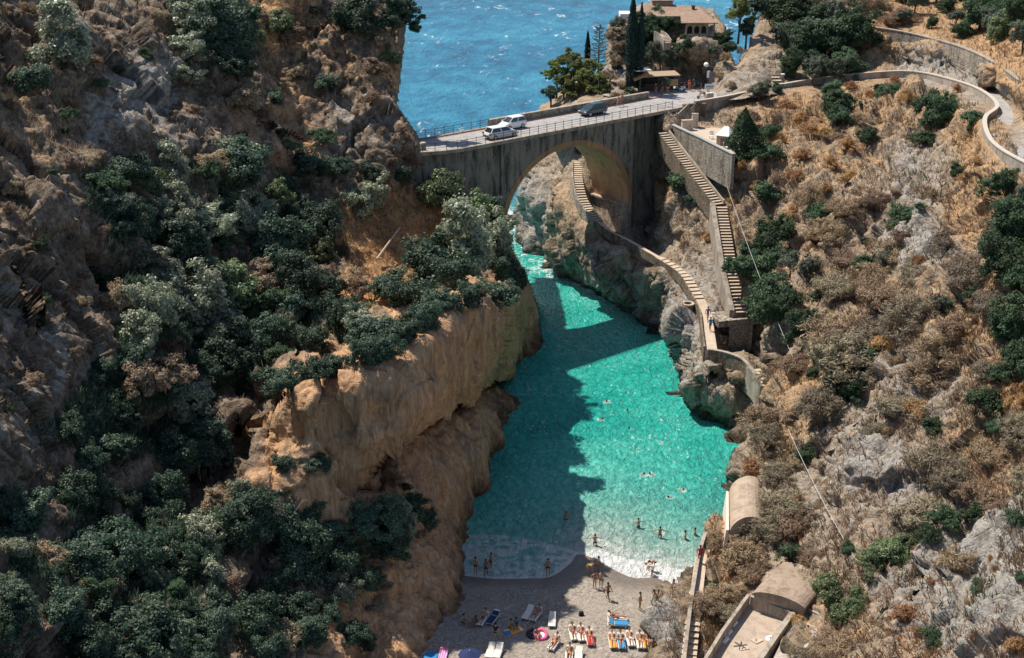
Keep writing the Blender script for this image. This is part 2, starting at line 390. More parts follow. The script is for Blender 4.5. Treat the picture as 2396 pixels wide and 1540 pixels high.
    F = np.stack([I[:-1, :-1][fm], I[1:, :-1][fm], I[1:, 1:][fm], I[:-1, 1:][fm]], -1)
    use = np.unique(F); idx[use] = np.arange(len(use)); me = np_mesh(name, P.reshape(-1, 3)[use], idx[F], True)
    ca = me.color_attributes.new('zone', 'FLOAT_COLOR', 'POINT')
    ca.data.foreach_set('color', np.c_[np.clip(Z.reshape(-1, 3)[use], 0, 1), np.ones(len(use))].astype(np.float32).ravel())
    o = link(name, me, mat); tag(o, kind='structure')
    s = Sheet(); s.P = P[:, i0:i1]; s.N = N[:, i0:i1]; s.x0 = x0; s.y0 = y0; s.step = step; s.nx = i1 - i0; s.ny = ny; s.mask = mask[:, i0:i1]; s.o = o; s.Z = Z[:, i0:i1]; SHEETS[name] = s
    return s
def surf(s, px, py):
    fx = min(max((px - s.x0) / s.step, 0), s.nx - 1.001); fy = min(max((py - s.y0) / s.step, 0), s.ny - 1.001)
    i, j = int(fx), int(fy); a, b = fx - i, fy - j; P = s.P
    return Vector(P[j, i] * (1 - a) * (1 - b) + P[j, i + 1] * a * (1 - b) + P[j + 1, i] * (1 - a) * b + P[j + 1, i + 1] * a * b)
# ---- left: upper cliff, wooded ledge, promontory and its ochre wall
A_out = [(-760, -110), (985, -110), (966, 0), (950, 60), (943, 130), (936, 200), (929, 245), (956, 285), (978, 315), (990, 345), (1012, 400), (1100, 440),
         (1183, 492), (1192, 560), (1237, 650), (1262, 720), (1277, 790), (1275, 835), (1250, 860), (1230, 900), (1218, 980), (1180, 1095), (1125, 1215), (1100, 1350),
         (1062, 1450), (1000, 1560), (960, 1660), (-760, 1660)]
A_sil = [(990, -130), (966, 0), (950, 60), (943, 130), (936, 200), (929, 245), (956, 285), (978, 315), (990, 345), (1012, 400), (1100, 440), (1183, 492),
         (1192, 560), (1237, 650), (1262, 720), (1277, 790)]
def wl(px, py, ox=24, oy=10):                                              # a waterline point and one just beyond it, under water
    return [(px, py, YW(py)), (px + ox, py + oy, YW(py) + 2.4)]
A_ctrl = [(0, -120, 150), (300, -120, 166), (550, -120, 178), (800, -120, 190), (985, -120, 196), (0, -40, 128), (400, -40, 148), (700, -40, 165), (960, -40, 170),
          (0, 0, 127), (200, 50, 133), (100, 100, 127.5), (400, 100, 144), (550, 80, 152), (700, 100, 161), (850, 60, 162), (955, 50, 163), (920, 150, 158), (928, 245, 152.5), (860, 250, 151),
          (0, 300, 109), (200, 300, 117.5), (400, 280, 130.5), (600, 280, 142), (780, 280, 151), (968, 322, 148), (900, 345, 145.5),
          (0, 600, 96), (120, 500, 103), (250, 420, 113), (400, 395, 123), (560, 390, 132), (700, 400, 141), (850, 400, 145), (960, 385, 146.5), (985, 400, 148),
          (100, 720, 93.5), (60, 850, 88), (200, 620, 104), (300, 520, 112), (300, 700, 104.5), (500, 560, 121), (500, 700, 114), (700, 560, 133), (700, 680, 122), (850, 500, 140), (900, 600, 136.5), (1000, 480, 145.5),
          (1080, 520, 145), (1150, 540, 146), (1175, 640, 141), (1050, 600, 139), (980, 690, 127), (820, 740, 116), (740, 830, 108.5),
          (1200, 690, 136), (1150, 705, 121), (1090, 712, 108), (1000, 790, 99), (900, 860, 94.5), (820, 870, 94), (720, 900, 93.5), (680, 960, 93), (620, 1010, 96.5), (560, 1060, 93.5),
          (300, 900, 97), (250, 1050, 91), (450, 900, 103), (500, 1060, 96), (590, 950, 103.5),
          (1240, 700, 149), (1255, 760, 151.5), (1215, 780, 145)]
A_ctrl += wl(1268, 808) + wl(1205, 858, 26, 0) + wl(1195, 950, 24, 4) + wl(1172, 1020, 24, 6) + wl(1145, 1090) + wl(1090, 1205) + wl(1068, 1290)
A_ctrl += [(1062, 1345, YZ(1345, 0.35)), (1095, 1355, YZ(1345, .35) + 2.4), (1022, 1440, YZ(1440, 0.8)), (1050, 1452, YZ(1440, .8) + 1), (955, 1535, YZ(1535, 1.1)), (985, 1550, YZ(1535, 1.1) + 1), (930, 1640, 79)]
# ochre wall: upper sheet overhangs the lower one along the ledge line (880,1075)-(930,1010)-(1080,930)-(1195,870)
A_ctrl += [(1150, 870, 122.5), (1080, 905, 107), (1000, 960, 97.5), (935, 985, 94), (880, 1040, 91.3), (1157, 900, 130), (1087, 945, 114.2), (1012, 1000, 105.2), (952, 1040, 100.2), (905, 1095, 96.8),
           (1160, 780, 121.5), (1080, 820, 107), (1000, 880, 98), (900, 960, 93), (800, 1000, 92), (700, 1060, 90.3), (620, 1120, 89), (800, 1130, 91), (700, 1200, 88),
           (1100, 1050, 112.3), (1040, 1100, 105.6), (980, 1150, 100.0), (1000, 1250, 97.0), (950, 1300, 92.5), (940, 1400, 89), (900, 1200, 93.5), (870, 1320, 91), (850, 1420, 87), (880, 1520, 83.5), (780, 1500, 80.5),
           (0, 1000, 81), (120, 1100, 83.5), (200, 1180, 84), (330, 1180, 87.5), (300, 1280, 82), (100, 1300, 74), (0, 1250, 75), (480, 1200, 88), (560, 1280, 86), (420, 1400, 78), (600, 1400, 82), (700, 1330, 86), (720, 1430, 82),
           (250, 1450, 72.5), (0, 1540, 61), (200, 1600, 64), (450, 1540, 72), (600, 1540, 76), (650, 1640, 73), (-80, 1640, 56)]
oc, gr_, pa, da = (1, 0, 0), (0, 1, 0), (0, 0, 1), (0, 0, 0)
A_ctrl += [(-350, 0, 108), (-350, -120, 128), (-350, 600, 76), (-350, 1000, 66), (-350, 1540, 48), (-760, 0, 92), (-760, -120, 108), (-760, 600, 57), (-760, 1000, 50), (-760, 1540, 38)]
A_zones = [(1000, 900, 110, oc), (1100, 820, 90, oc), (1190, 760, 70, oc), (860, 980, 90, oc), (760, 1020, 80, (.9, 0, .1)), (660, 1130, 80, (.8, 0, .2)), (800, 1130, 80, (.6, .1, .3)), (1000, 1080, 90, (1, 0, .25)), (1090, 1000, 80, (1, 0, .25)), (1060, 1180, 70, (1, 0, .2)), (1170, 940, 50, (1, 0, .2)),
           (960, 1220, 80, (.95, 0, .25)), (1020, 1350, 60, (.9, 0, .2)), (940, 1420, 70, (1, .1, .15)), (860, 1340, 50, (.7, .3, 0)), (800, 1480, 70, (.8, .2, 0)), (870, 1530, 60, oc), (700, 1230, 60, oc), (720, 1160, 40, oc),
           (500, 950, 60, da), (560, 1080, 50, da), (850, 560, 60, (0, .95, 0)), (960, 600, 70, (0, 1, 0)), (900, 520, 60, (0, .8, .1)), (1000, 540, 50, (0, .8, 0)), (840, 700, 50, (0, .8, 0)), (1210, 620, 40, (.3, .7, 0)), (1170, 560, 30, (.1, .6, 0)),
           (300, 400, 80, da), (500, 500, 120, da), (700, 600, 110, da), (300, 700, 120, da), (150, 900, 110, (.15, 0, .35)), (40, 700, 60, (.2, 0, .4)), (150, 700, 70, (.2, 0, .3)), (60, 1000, 70, (.1, 0, .4)), (120, 480, 60, (.2, 0, .35)), (230, 560, 50, (.1, .1, .2)), (450, 850, 100, da), (300, 1100, 110, (.25, 0, 0)), (300, 1350, 160, da), (600, 1350, 120, (.1, .05, 0)), (100, 1450, 130, da),
           (60, 250, 60, (.1, .4, .0)), (30, 330, 60, (.3, .3, 0)), (250, 150, 90, (.2, .15, .35)), (310, 215, 50, (0, 0, 1)), (375, 205, 30, (0, 0, .9)), (260, 320, 60, (.15, 0, .7)), (330, 300, 60, (.3, .1, .5)), (120, 40, 70, (.3, .1, .3)), (430, 290, 50, (.45, .1, .3)), (660, 230, 80, (.6, .15, .15)), (640, 60, 60, (.4, .6, 0)), (720, 120, 60, (.2, .4, .3)), (560, 260, 60, (.5, .1, .2)),
           (800, 150, 70, (.35, .3, .2)), (800, 290, 70, (.3, .05, .45)), (900, 300, 60, (.35, .1, .35)), (700, 340, 50, (.7, 0, .25)), (905, 180, 40, (.3, .5, .1)), (440, 340, 60, (.15, 0, .4)), (130, 330, 70, (.3, .3, 0)), (60, 480, 70, (.3, .1, .15)), (100, 620, 80, (.1, 0, .15)), (560, 200, 50, da), (480, 120, 70, da), (960, 300, 30, (.3, .5, .1))]
A_bumps = [(565, 975, 60, 38, -4.5), (640, 1040, 30, 80, 2.5), (330, 300, 45, 35, -1.6), (640, 350, 34, 60, -2.0), (625, 300, 18, 22, 2.5), (440, 320, 60, 40, -1.2), (1000, 820, 60, 60, -1.0), (200, 1240, 60, 60, 3), (870, 1350, 50, 90, -1.2)]
A_steps = [([(1205, 862), (1130, 905), (1080, 935), (1020, 965), (940, 1003), (912, 1035), (878, 1085), (860, 1130)][::-1], 19, 21), ([(705, 880), (668, 950), (630, 1000), (545, 1075)][::-1], 0, 30), ([(545, 1078), (632, 1000), (668, 955), (700, 900)][::-1], 5.0, 34), ([(250, 1262), (330, 1170), (420, 1130)], 5, 40), ([(600, 300), (630, 285), (660, 300)], 2.5, 26), ([(0, 620), (30, 640), (50, 680)], 3, 30)]
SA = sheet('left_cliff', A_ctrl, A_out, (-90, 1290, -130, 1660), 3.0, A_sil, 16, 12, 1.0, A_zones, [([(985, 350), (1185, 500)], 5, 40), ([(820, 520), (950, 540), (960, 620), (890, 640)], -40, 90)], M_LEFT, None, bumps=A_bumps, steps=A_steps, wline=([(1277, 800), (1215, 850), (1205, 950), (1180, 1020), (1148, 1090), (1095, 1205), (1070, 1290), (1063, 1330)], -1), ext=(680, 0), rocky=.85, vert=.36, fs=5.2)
# ---- headland behind the road: villa rock and pine shoulder
D_out = [(1258, 268), (1262, 246), (1290, 235), (1330, 190), (1400, 170), (1416, 150), (1420, 60), (1440, 44), (1480, 34), (1560, 14), (1670, 20), (1700, 60), (1704, 100), (1722, 150), (1750, 110), (1765, 70),
         (1790, -20), (1800, -60), (1925, -60), (1925, 60), (1940, 190), (1900, 207), (1810, 222), (1700, 243), (1640, 232), (1545, 224), (1460, 236), (1350, 256), (1275, 272), (1262, 272)]
D_sil = D_out[:17]
D_ctrl = [(1262, 248, 190), (1300, 236, 190), (1300, 258, 184), (1350, 200, 191), (1350, 240, 182), (1420, 215, 184), (1420, 160, 194), (1430, 60, 204), (1450, 230, 180), (1500, 214, 184), (1500, 120, 197), (1500, 45, 207), (1560, 202, 190), (1560, 20, 222), (1660, 30, 222),
          (1600, 95, 194), (1660, 95, 194), (1600, 80, 199), (1660, 80, 199), (1590, 204, 190.5), (1640, 202, 191), (1640, 140, 192.8), (1550, 150, 193.5), (1700, 100, 198), (1685, 190, 186), (1700, 226, 179), (1720, 160, 188), (1730, 200, 182), (1770, 200, 181), (1800, 150, 188), (1820, 206, 182.3),
          (1760, 90, 198), (1850, 60, 206), (1850, 130, 194), (1900, 195, 185), (1900, 0, 218), (1960, 100, 204), (1940, 40, 214), (1620, 235, 178), (1500, 260, 175), (1400, 270, 172)]
D_zones = [(1640, 150, 60, (0, 0, .15)), (1600, 130, 60, da), (1560, 130, 50, da), (1460, 110, 40, (.3, .3, .1)), (1440, 180, 30, (.2, .1, .5)), (1720, 110, 40, (.2, .8, 0)), (1700, 200, 40, (.1, .3, .6)), (1770, 160, 40, (0, .2, .5)), (1280, 250, 30, (.3, .6, 0)), (1850, 100, 70, (.1, .3, 0)), (1400, 240, 40, (0, .3, .2))]
SD = sheet('headland', D_ctrl, D_out, (1255, 1965, -62, 302), 2.5, D_sil, 16, 8, 0.55, D_zones, [([(1280, 262), (1450, 232), (1640, 215), (1830, 212), (1960, 195)], 8, 40), ([(1590, 84), (1670, 84)], 4, 20)], M_RIGHT)
# ---- right: bowl below the coast road, shore rocks under the bridge, terraces above
C_out = [(1186, 505), (1200, 498), (1205, 470), (1216, 428), (1250, 375), (1280, 330), (1330, 296), (1480, 262), (1605, 252), (1700, 232), (1820, 206), (1900, 190), (1930, 120), (1870, 40), (1880, -110), (3090, -110), (3090, 1660), (1480, 1660), (1515, 1540), (1545, 1420),
         (1575, 1350), (1620, 1260), (1660, 1175), (1690, 1120), (1690, 1060), (1700, 1005), (1730, 1000), (1642, 982), (1588, 936), (1556, 848), (1522, 792), (1460, 765), (1320, 690), (1225, 610), (1195, 570)]
def wr(px, py, ox=-22, oy=12): return [(px, py, YW(py)), (px + ox, py + oy, YW(py) + 2.6)]
C_ctrl = []
for p in ((1206, 500, -14, 4), (1212, 565, -16, 4), (1240, 590, -18, 10), (1330, 650), (1400, 690), (1480, 727), (1545, 775), (1572, 830), (1600, 915), (1650, 955), (1768, 975, -5, 18), (1736, 1002, -18, 2), (1722, 1060), (1722, 1118), (1690, 1172), (1655, 1250)): C_ctrl += wr(*p)
C_ctrl += [(1602, 1345, YZ(1345, .35)), (1580, 1350, YZ(1345, .35) + 1), (1565, 1425, YZ(1425, .8)), (1540, 1430, YZ(1425, .8) + 1), (1530, 1540, YZ(1540, 1.1)), (1505, 1550, YZ(1540, 1.1) + 1), (1490, 1650, 78)]
path_pts = [(1336, 372, 181), (1345, 420, 174), (1362, 472, 169), (1400, 526, 163.6), (1470, 571, 160), (1540, 611, 154), (1602, 652, 149), (1634, 702, 144), (1654, 742, 140.3), (1662, 824, 130.2), (1740, 851, 126.5), (1792, 912, 122.3)]
C_ctrl += [(a, b, c + 0.4) for a, b, c in path_pts]
C_ctrl += [(1222, 450, 196), (1262, 385, 194), (1290, 350, 194), (1262, 480, 186), (1290, 420, 186), (1300, 520, 178), (1330, 590, 172.5), (1400, 620, 165), (1450, 660, 160.5), (1420, 478, 177), (1432, 505, 174), (1452, 532, 171.5), (1458, 455, 178), (1480, 520, 174), (1450, 330, 185), (1380, 340, 185),
           (1500, 480, 180), (1505, 420, 182), (1515, 545, 172.5), (1522, 580, 166), (1500, 300, 178), (1560, 560, 163), (1560, 480, 166.5), (1545, 330, 172.5), (1600, 600, 156.5), (1540, 680, 152.5), (1590, 720, 147.5), (1580, 770, 145.2), (1625, 830, 136.5), (1640, 900, 130.5), (1690, 930, 126.2), (1700, 880, 127.5), (1770, 930, 124),
           (1555, 310, 169), (1610, 395, 162.5), (1682, 485, 155.5), (1700, 600, 148.7), (1728, 745, 139.5), (1640, 600, 153.5), (1660, 680, 146.5), (1690, 700, 144), (1620, 450, 161.5), (1640, 540, 156.5),
           (1672, 742, 140.8), (1750, 748, 139.6), (1680, 780, 137.8), (1700, 820, 135), (1780, 840, 132.5), (1775, 770, 139), (1810, 880, 128),
           (1612, 300, 171.5), (1640, 310, 169.5), (1690, 345, 163.8), (1668, 300, 171), (1660, 265, 175), (1700, 370, 161), (1680, 420, 159.5), (1640, 365, 163.8), (1730, 300, 170), (1740, 370, 161),
           (1609, 256, 173.5), (1700, 241, 177.3), (1810, 218, 181), (1900, 203, 182.5), (2000, 192, 182), (2130, 187, 178.5), (2230, 209, 168), (2292, 232, 158), (2318, 262, 147.5), (2298, 292, 140), (2303, 335, 130.5), (2330, 368, 123.3), (2420, 416, 114.2),
           (2000, 172, 189), (2130, 166, 186.5), (2230, 186, 176), (2320, 212, 165), (2360, 250, 152), (2396, 330, 131), (2480, 390, 119), (1900, 180, 190), (1960, 120, 196), (1900, 60, 208),
           (2020, 64, 196), (2180, 94, 186), (2330, 154, 161.5), (2396, 205, 144), (2480, 260, 131), (2020, 50, 199), (2180, 80, 190), (2330, 136, 167), (2396, 180, 151), (2200, 30, 206), (2396, 80, 175), (2000, 0, 217), (2200, -60, 238), (2396, -60, 225), (2480, 120, 168), (1900, -60, 232),
           (1800, 300, 169.5), (1900, 300, 167.5), (2000, 300, 163.5), (2100, 280, 162.5), (2200, 300, 152), (2270, 330, 141), (1800, 420, 156), (1900, 420, 151), (2000, 420, 146.5), (2120, 420, 141.5), (2230, 420, 133), (2300, 430, 124),
           (1780, 520, 149.5), (1880, 540, 141.5), (2000, 540, 137), (2100, 540, 131.5), (2220, 540, 124), (2330, 540, 114.5), (2440, 520, 113), (1780, 640, 143.5), (1850, 700, 131.5), (1980, 680, 125.5), (2100, 680, 119.5), (2250, 680, 110.5), (2396, 660, 105.5),
           (1850, 820, 123), (1960, 820, 117), (2100, 820, 110.5), (2250, 820, 102), (2396, 820, 95.5), (1830, 960, 115), (1950, 980, 107.5), (2100, 980, 100.5), (2250, 980, 93.5), (2396, 1000, 86.5), (1780, 1080, 109.5), (1900, 1120, 101), (2050, 1130, 94.5), (2200, 1140, 89), (2396, 1150, 80.5),
           (1760, 1180, 103.5), (1850, 1280, 93.5), (2000, 1280, 88), (2150, 1300, 81.5), (2300, 1300, 76), (2440, 1320, 71.5), (1720, 1280, 97.8), (1690, 1330, 94.8), (1640, 1400, 90), (1640, 1480, 85.3), (1800, 1340, 90.5), (1950, 1400, 83.5), (2100, 1440, 75.5), (2250, 1450, 70), (2396, 1480, 66),
           (1800, 1460, 84.5), (1900, 1540, 77), (1700, 1540, 82), (2050, 1560, 70.5), (2250, 1600, 65), (2440, 1640, 60), (1800, 1640, 77), (1640, 1640, 80)]
C_ctrl += [(2750, 548, 94.6), (2750, 500, 99), (3080, 520, 82), (2750, 380, 112), (3080, 380, 98), (3080, 820, 68), (3080, 1150, 56), (3080, 1540, 45), (2750, 820, 81), (2750, 1150, 68), (2750, 1540, 54), (3080, 100, 135), (3080, -60, 185), (2750, 100, 152), (2750, -60, 205)]
C_zones = [(1260, 470, 50, (.1, .1, .7)), (1240, 560, 40, (0, 0, .6)), (1330, 560, 40, (.2, .4, .3)), (1380, 600, 40, (.1, .2, .6)), (1320, 460, 40, (.1, .5, .3)), (1290, 385, 30, (0, .4, .5)), (1450, 660, 50, (0, 0, .55)), (1530, 700, 50, (0, .1, .5)), (1500, 580, 60, (0, 0, .1)), (1600, 760, 50, (0, 0, .7)), (1620, 860, 50, (0, 0, .6)), (1700, 900, 50, (0, .05, .3)),
           (1560, 440, 30, (.1, .8, 0)), (1600, 560, 50, (.1, .35, .4)), (1640, 660, 50, (.1, .2, .55)), (1640, 420, 50, (0, .15, .6)), (1690, 500, 40, (.1, .4, .3)), (1650, 270, 30, (.2, .3, .2)), (1720, 800, 40, (0, 0, .1)),
           (1800, 260, 60, (.1, .55, .2)), (1900, 260, 60, (.1, .6, .1)), (2050, 240, 60, (.1, .6, .1)), (2200, 260, 60, (.1, .5, .2)), (2280, 330, 40, (.1, .8, .1)), (2290, 400, 40, (.1, .6, .3)), (1850, 380, 80, (.1, .5, .2)), (2000, 370, 80, (0, .45, .2)), (2000, 470, 70, (0, .3, .2)), (2130, 420, 60, (0, .1, .65)), (2200, 380, 50, (0, .3, .4)), (2150, 500, 60, (.1, .25, .4)),
           (1800, 540, 60, (0, .4, .2)), (1900, 620, 80, (0, .35, .1)), (2180, 560, 50, (0, .1, .8)), (2130, 600, 50, (0, .1, .7)), (2250, 520, 40, (.2, .7, .1)), (2330, 470, 50, (.1, .6, .2)), (2000, 760, 90, (0, .4, .15)), (2150, 700, 70, (0, .4, .3)), (2280, 780, 70, (.1, .5, .2)), (2340, 700, 50, (.2, .6, 0)), (2370, 900, 60, (.2, .7, 0)), (1930, 760, 40, (0, .3, .5)),
           (1890, 920, 50, (0, .55, .35)), (1850, 1040, 50, (0, .6, .3)), (2060, 980, 80, (0, .3, .5)), (2180, 920, 60, (0, .2, .6)), (1950, 1080, 80, (0, .35, .5)), (2050, 1120, 70, (0, .1, .75)), (2250, 1000, 70, (.1, .4, .3)), (2330, 1080, 70, (.1, .5, .2)), (1880, 1180, 70, (0, .3, .5)), (2000, 1200, 70, (0, .3, .4)), (1780, 1100, 40, (0, .4, .4)), (2250, 1330, 100, (0, .15, .8)), (2150, 1420, 80, (0, .3, .6)), (2380, 1300, 90, (0, .15, .85)), (2350, 1450, 120, (0, .2, .75)), (2100, 1530, 70, (0, .4, .4)),
           (1700, 1300, 50, (0, .5, .2)), (1640, 1400, 40, (0, .4, .4)), (1600, 1480, 40, (0, .3, .5)), (1680, 1460, 40, (.1, .6, .1)), (1740, 1130, 40, (0, .2, .5)), (1560, 1480, 30, (0, 0, .9)), (1960, 1480, 60, (0, .4, .1)),
           (2200, 45, 120, (0, 1, 0)), (2050, 20, 80, (0, 1, 0)), (2340, 110, 70, (.1, .95, 0)), (2420, 150, 60, (.1, .9, 0)), (2150, 125, 70, (0, .1, .8)), (2280, 170, 60, (0, .1, .8)), (2230, 150, 50, (0, .05, .8)), (2060, 110, 40, (0, .6, .2)), (2370, 260, 50, (.1, .5, .4)), (2396, 320, 30, (0, .3, .7)), (2150, 165, 50, (0, .1, .8))]
stair_px = [(1548, 314), (1606, 392), (1680, 485), (1696, 570), (1722, 742)]
C_flat = [([(a, b) for a, b, c in path_pts], 14, 46), (stair_px, 20, 55), ([(1609, 256), (1700, 241), (1810, 218), (1900, 203), (2000, 192), (2130, 187), (2230, 205), (2292, 230), (2322, 262), (2300, 292), (2305, 335), (2330, 368), (2420, 416)], 8, 45), ([(2340, 230), (2370, 290), (2420, 370)], 25, 50), ([(1610, 300), (1650, 312), (1690, 345)], 34, 60), ([(1655, 745), (1740, 750)], 10, 35),
          ([(2020, 58), (2180, 86), (2330, 146), (2396, 196)], 4, 25), ([(1745, 1190), (1745, 1200)], 30, 70), ([(1800, 1400), (1780, 1480), (1760, 1560)], 80, 130), ([(1640, 1275), (1625, 1400), (1610, 1540)], 12, 40), ([(2100, 30), (2250, 70), (2360, 110)], 30, 70)]
C_bumps = [(1590, 760, 40, 50, -1.5), (1640, 870, 50, 60, -2.0), (1730, 800, 45, 40, 2.5), (1500, 640, 30, 40, 1.5), (1400, 620, 40, 30, -1.2), (2040, 590, 40, 60, 2.5), (1930, 560, 30, 60, 2), (2000, 880, 60, 80, 2.5), (1880, 980, 25, 60, -1.5), (2070, 1100, 60, 40, -1.5)]
C_steps = [([(2230, 480), (2150, 500), (2100, 590), (2060, 640)], 2.5, 40), ([(1980, 480), (1930, 560), (1900, 640)], 3.0, 40), ([(2100, 980), (2000, 1060), (1900, 1150)], 2.0, 30), ([(1700, 800), (1740, 790), (1775, 800)], 3, 50), ([(2396, 1180), (2250, 1290), (2120, 1420)], 2.2, 30), ([(1640, 870), (1700, 880), (1770, 900)], 1.5, 40)]
SCS = sheet('right_slope', C_ctrl, C_out, (1180, 2490, -110, 1660), 3.0, [(1186, 505), (1200, 498), (1205, 470), (1216, 428), (1250, 375), (1280, 330)], 10, 8, 0.95, C_zones, C_flat, M_RIGHT, (-7, -13, -8), rocky=.85, fs=4.4, wline=([(1206, 500), (1212, 565), (1240, 590), (1330, 650), (1400, 690), (1480, 727), (1545, 775), (1572, 830), (1600, 915), (1650, 955), (1760, 978), (1736, 1002), (1720, 1060), (1720, 1118), (1688, 1172), (1652, 1250), (1615, 1320)], 1), ext=(0, 590), bumps=C_bumps, steps=C_steps, bigamp=1.9)
# ------------------------------------------------------------ beach and water
shore = smooth_line([(960, 1338), (1062, 1345), (1150, 1354), (1230, 1354), (1290, 1349), (1335, 1318), (1352, 1297), (1392, 1308), (1430, 1330), (1480, 1352), (1530, 1352), (1560, 1362), (1602, 1374), (1680, 1385)], 5)
swash = smooth_line([(960, 1290), (1040, 1262), (1110, 1253), (1180, 1254), (1262, 1270), (1335, 1290), (1352, 1297), (1400, 1290), (1440, 1304), (1490, 1316), (1540, 1322), (1602, 1340), (1680, 1350)], 5)
wash = smooth_line([(960, 1240), (1060, 1232), (1200, 1240), (1330, 1268), (1400, 1262), (1500, 1290), (1620, 1310), (1680, 1316)], 4)
SH = [tuple(onz(a, b, 0.0).xy) for a, b in shore]; SW = [tuple(onz(a, b, 0.0).xy) for a, b in swash]
def shore_sd(X, Yv):
    """signed distance to the shoreline, positive on the land side"""
    d = seg_dist(X, Yv, SH); sy = np.interp(X, [p[0] for p in SH], [p[1] for p in SH]); return np.where(Yv < sy, d, -d)
bx = np.arange(-16, 22, 0.16); by = np.arange(66, 108, 0.16); BX, BY = np.meshgrid(bx, by)
sd = shore_sd(BX, BY); Pn = np.stack([BX, BY, BX * 0], -1)
BZ = np.where(sd > 0, 1.5 * (1 - np.exp(-sd / 9.0)), sd * 0.10) + fbm(Pn / 3.0, 3, 5) * 0.05 * sstep(0.3, 3, sd) + fbm(Pn / 0.6, 2, 8) * 0.03 * sstep(0.3, 2, sd)
ny, nx = BX.shape; I = np.arange(ny * nx).reshape(ny, nx)
bme = np_mesh('beach', np.stack([BX, BY, BZ], -1).reshape(-1, 3), np.stack([I[:-1, :-1], I[:-1, 1:], I[1:, 1:], I[1:, :-1]], -1).reshape(-1, 4), True)
a_ = bme.attributes.new('wet', 'FLOAT', 'POINT')
dampw = 2.6 + 1.2 * fbm(Pn / 4, 2, 9) + 1.6 * np.exp(-((BX - 8.5) / 5) ** 2)
a_.data.foreach_set('value', (1 - sstep(0.25, 1.0, sd / dampw)).astype(np.float32).ravel())
m, nt, o = newmat('pebble_beach'); tc = nt.nodes.new('ShaderNodeTexCoord').outputs['Object']
wet = nd(nt, 'ShaderNodeAttribute', attribute_name='wet').outputs['Fac']
n1 = noise(nt, tc, 0.35, 5, 0.6); vor = nd(nt, 'ShaderNodeTexVoronoi', {'Vector': tc, 'Scale': 6.0}); n3 = noise(nt, tc, 9.0, 4, 0.7); vr2 = nd(nt, 'ShaderNodeTexVoronoi', {'Vector': tc, 'Scale': 2.4})
peb = ramp(nt, vor.outputs['Color'], [(0.15, (0.11, 0.10, 0.088)), (0.5, (0.26, 0.222, 0.185)), (0.85, (0.42, 0.37, 0.32))]); san = ramp(nt, n3, [(0.3, (0.16, 0.135, 0.11)), (0.7, (0.33, 0.28, 0.23))])
dry = mixc(nt, 0.4, peb, san); dry = mixc(nt, ramp(nt, n1, [(0.4, 0.0), (0.65, 0.55)]), dry, mixc(nt, 0.4, san, (0.40, 0.33, 0.26)))
big = ramp(nt, vr2.outputs['Color'], [(0.86, 0.0), (0.93, 0.5)]); dry = mixc(nt, big, dry, (0.46, 0.43, 0.395))
wetc = mixc(nt, 0.55, mixc(nt, 1.0, dry, (0.62, 0.58, 0.55), 'MULTIPLY'), (0.16, 0.135, 0.11))
colr = mixc(nt, wet, dry, wetc); h = mth(nt, 'ADD', vor.outputs['Distance'], n3)
b = finish(nt, o, colr, 0.9, h, mth(nt, 'SUBTRACT', 0.75, mth(nt, 'MULTIPLY', wet, 0.55)), 0.05, 0.3)
nt.links.new(mth(nt, 'SUBTRACT', 0.92, mth(nt, 'MULTIPLY', wet, 0.5)), b.inputs['Roughness'])
tag(link('beach', bme, m), kind='structure')
# ---- water: one level sheet, fine in the cove and coarse out to the horizon
wx = np.arange(-24, 74, 0.25); wy = np.arange(80, 236, 0.25); WX, WY = np.meshgrid(wx, wy)
ssd = shore_sd(WX, WY); d_sw = seg_dist(WX, WY, SW); swy = np.interp(WX, [p[0] for p in SW], [p[1] for p in SW]); WSH = [tuple(onz(a, b, 0).xy) for a, b in wash]
d_ws = seg_dist(WX, WY, WSH); wsy = np.interp(WX, [p[0] for p in WSH], [p[1] for p in WSH])
Pw = np.stack([WX, WY, WX * 0], -1); nzw = fbm(Pw / 1.3, 4, 41); nzl = fbm(Pw / 4.5, 3, 47); lace = fbm(Pw / np.array([.9, .6, 1]), 4, 71, .6, True)
right = sstep(4.0, 7.5, WX)  # left of this edge foam is lacy, and cut back to paint the cliff's shade
inw = (WY < swy) & (ssd < 0)                                              # between swash line and the wet sand
foam = np.where(inw, right * (0.95 + 0.25 * nzw) + (1 - right) * (0.20 + 0.40 * sstep(-.1, .5, lace)), 0)
foam = np.maximum(foam, 0.8 * np.exp(-(d_sw / (0.32 + 0.25 * nzl)) ** 2) * (0.45 + 0.55 * sstep(-4, 9, WX)))   # breaking crest
foam = np.maximum(foam, 0.75 * np.exp(-((ssd + 0.15) / 0.3) ** 2))                       # thin edge line
foam = np.maximum(foam, ((WY < wsy) & ~inw) * (0.16 + 0.30 * sstep(0, .5, lace)) * (0.4 + 0.6 * right))
edge_px = [(1206, 500), (1212, 565), (1240, 592), (1330, 652), (1400, 692), (1480, 728), (1545, 775), (1572, 830), (1600, 917), (1650, 957), (1768, 978), (1722, 1060), (1722, 1118), (1690, 1172), (1655, 1250), (1602, 1345)]
ED = [tuple(onz(a, b, 0).xy) for a, b in edge_px]; d_ed = seg_dist(WX, WY, ED)
foam = np.maximum(foam, np.exp(-(d_ed / (1.0 + 0.8 * nzl)) ** 2) * sstep(-.1, .45, nzw) * 0.75 * (0.35 + 0.65 * sstep(150, 175, WY)))
foam = np.maximum(foam, np.exp(-(d_ed / 5.0) ** 2) * sstep(0.25, .6, lace + .25 * nzl) * 0.8 * sstep(158, 180, WY))
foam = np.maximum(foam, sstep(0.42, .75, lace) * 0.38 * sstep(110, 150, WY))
shallow = np.exp(-np.maximum(-ssd, 0) / 9.5)
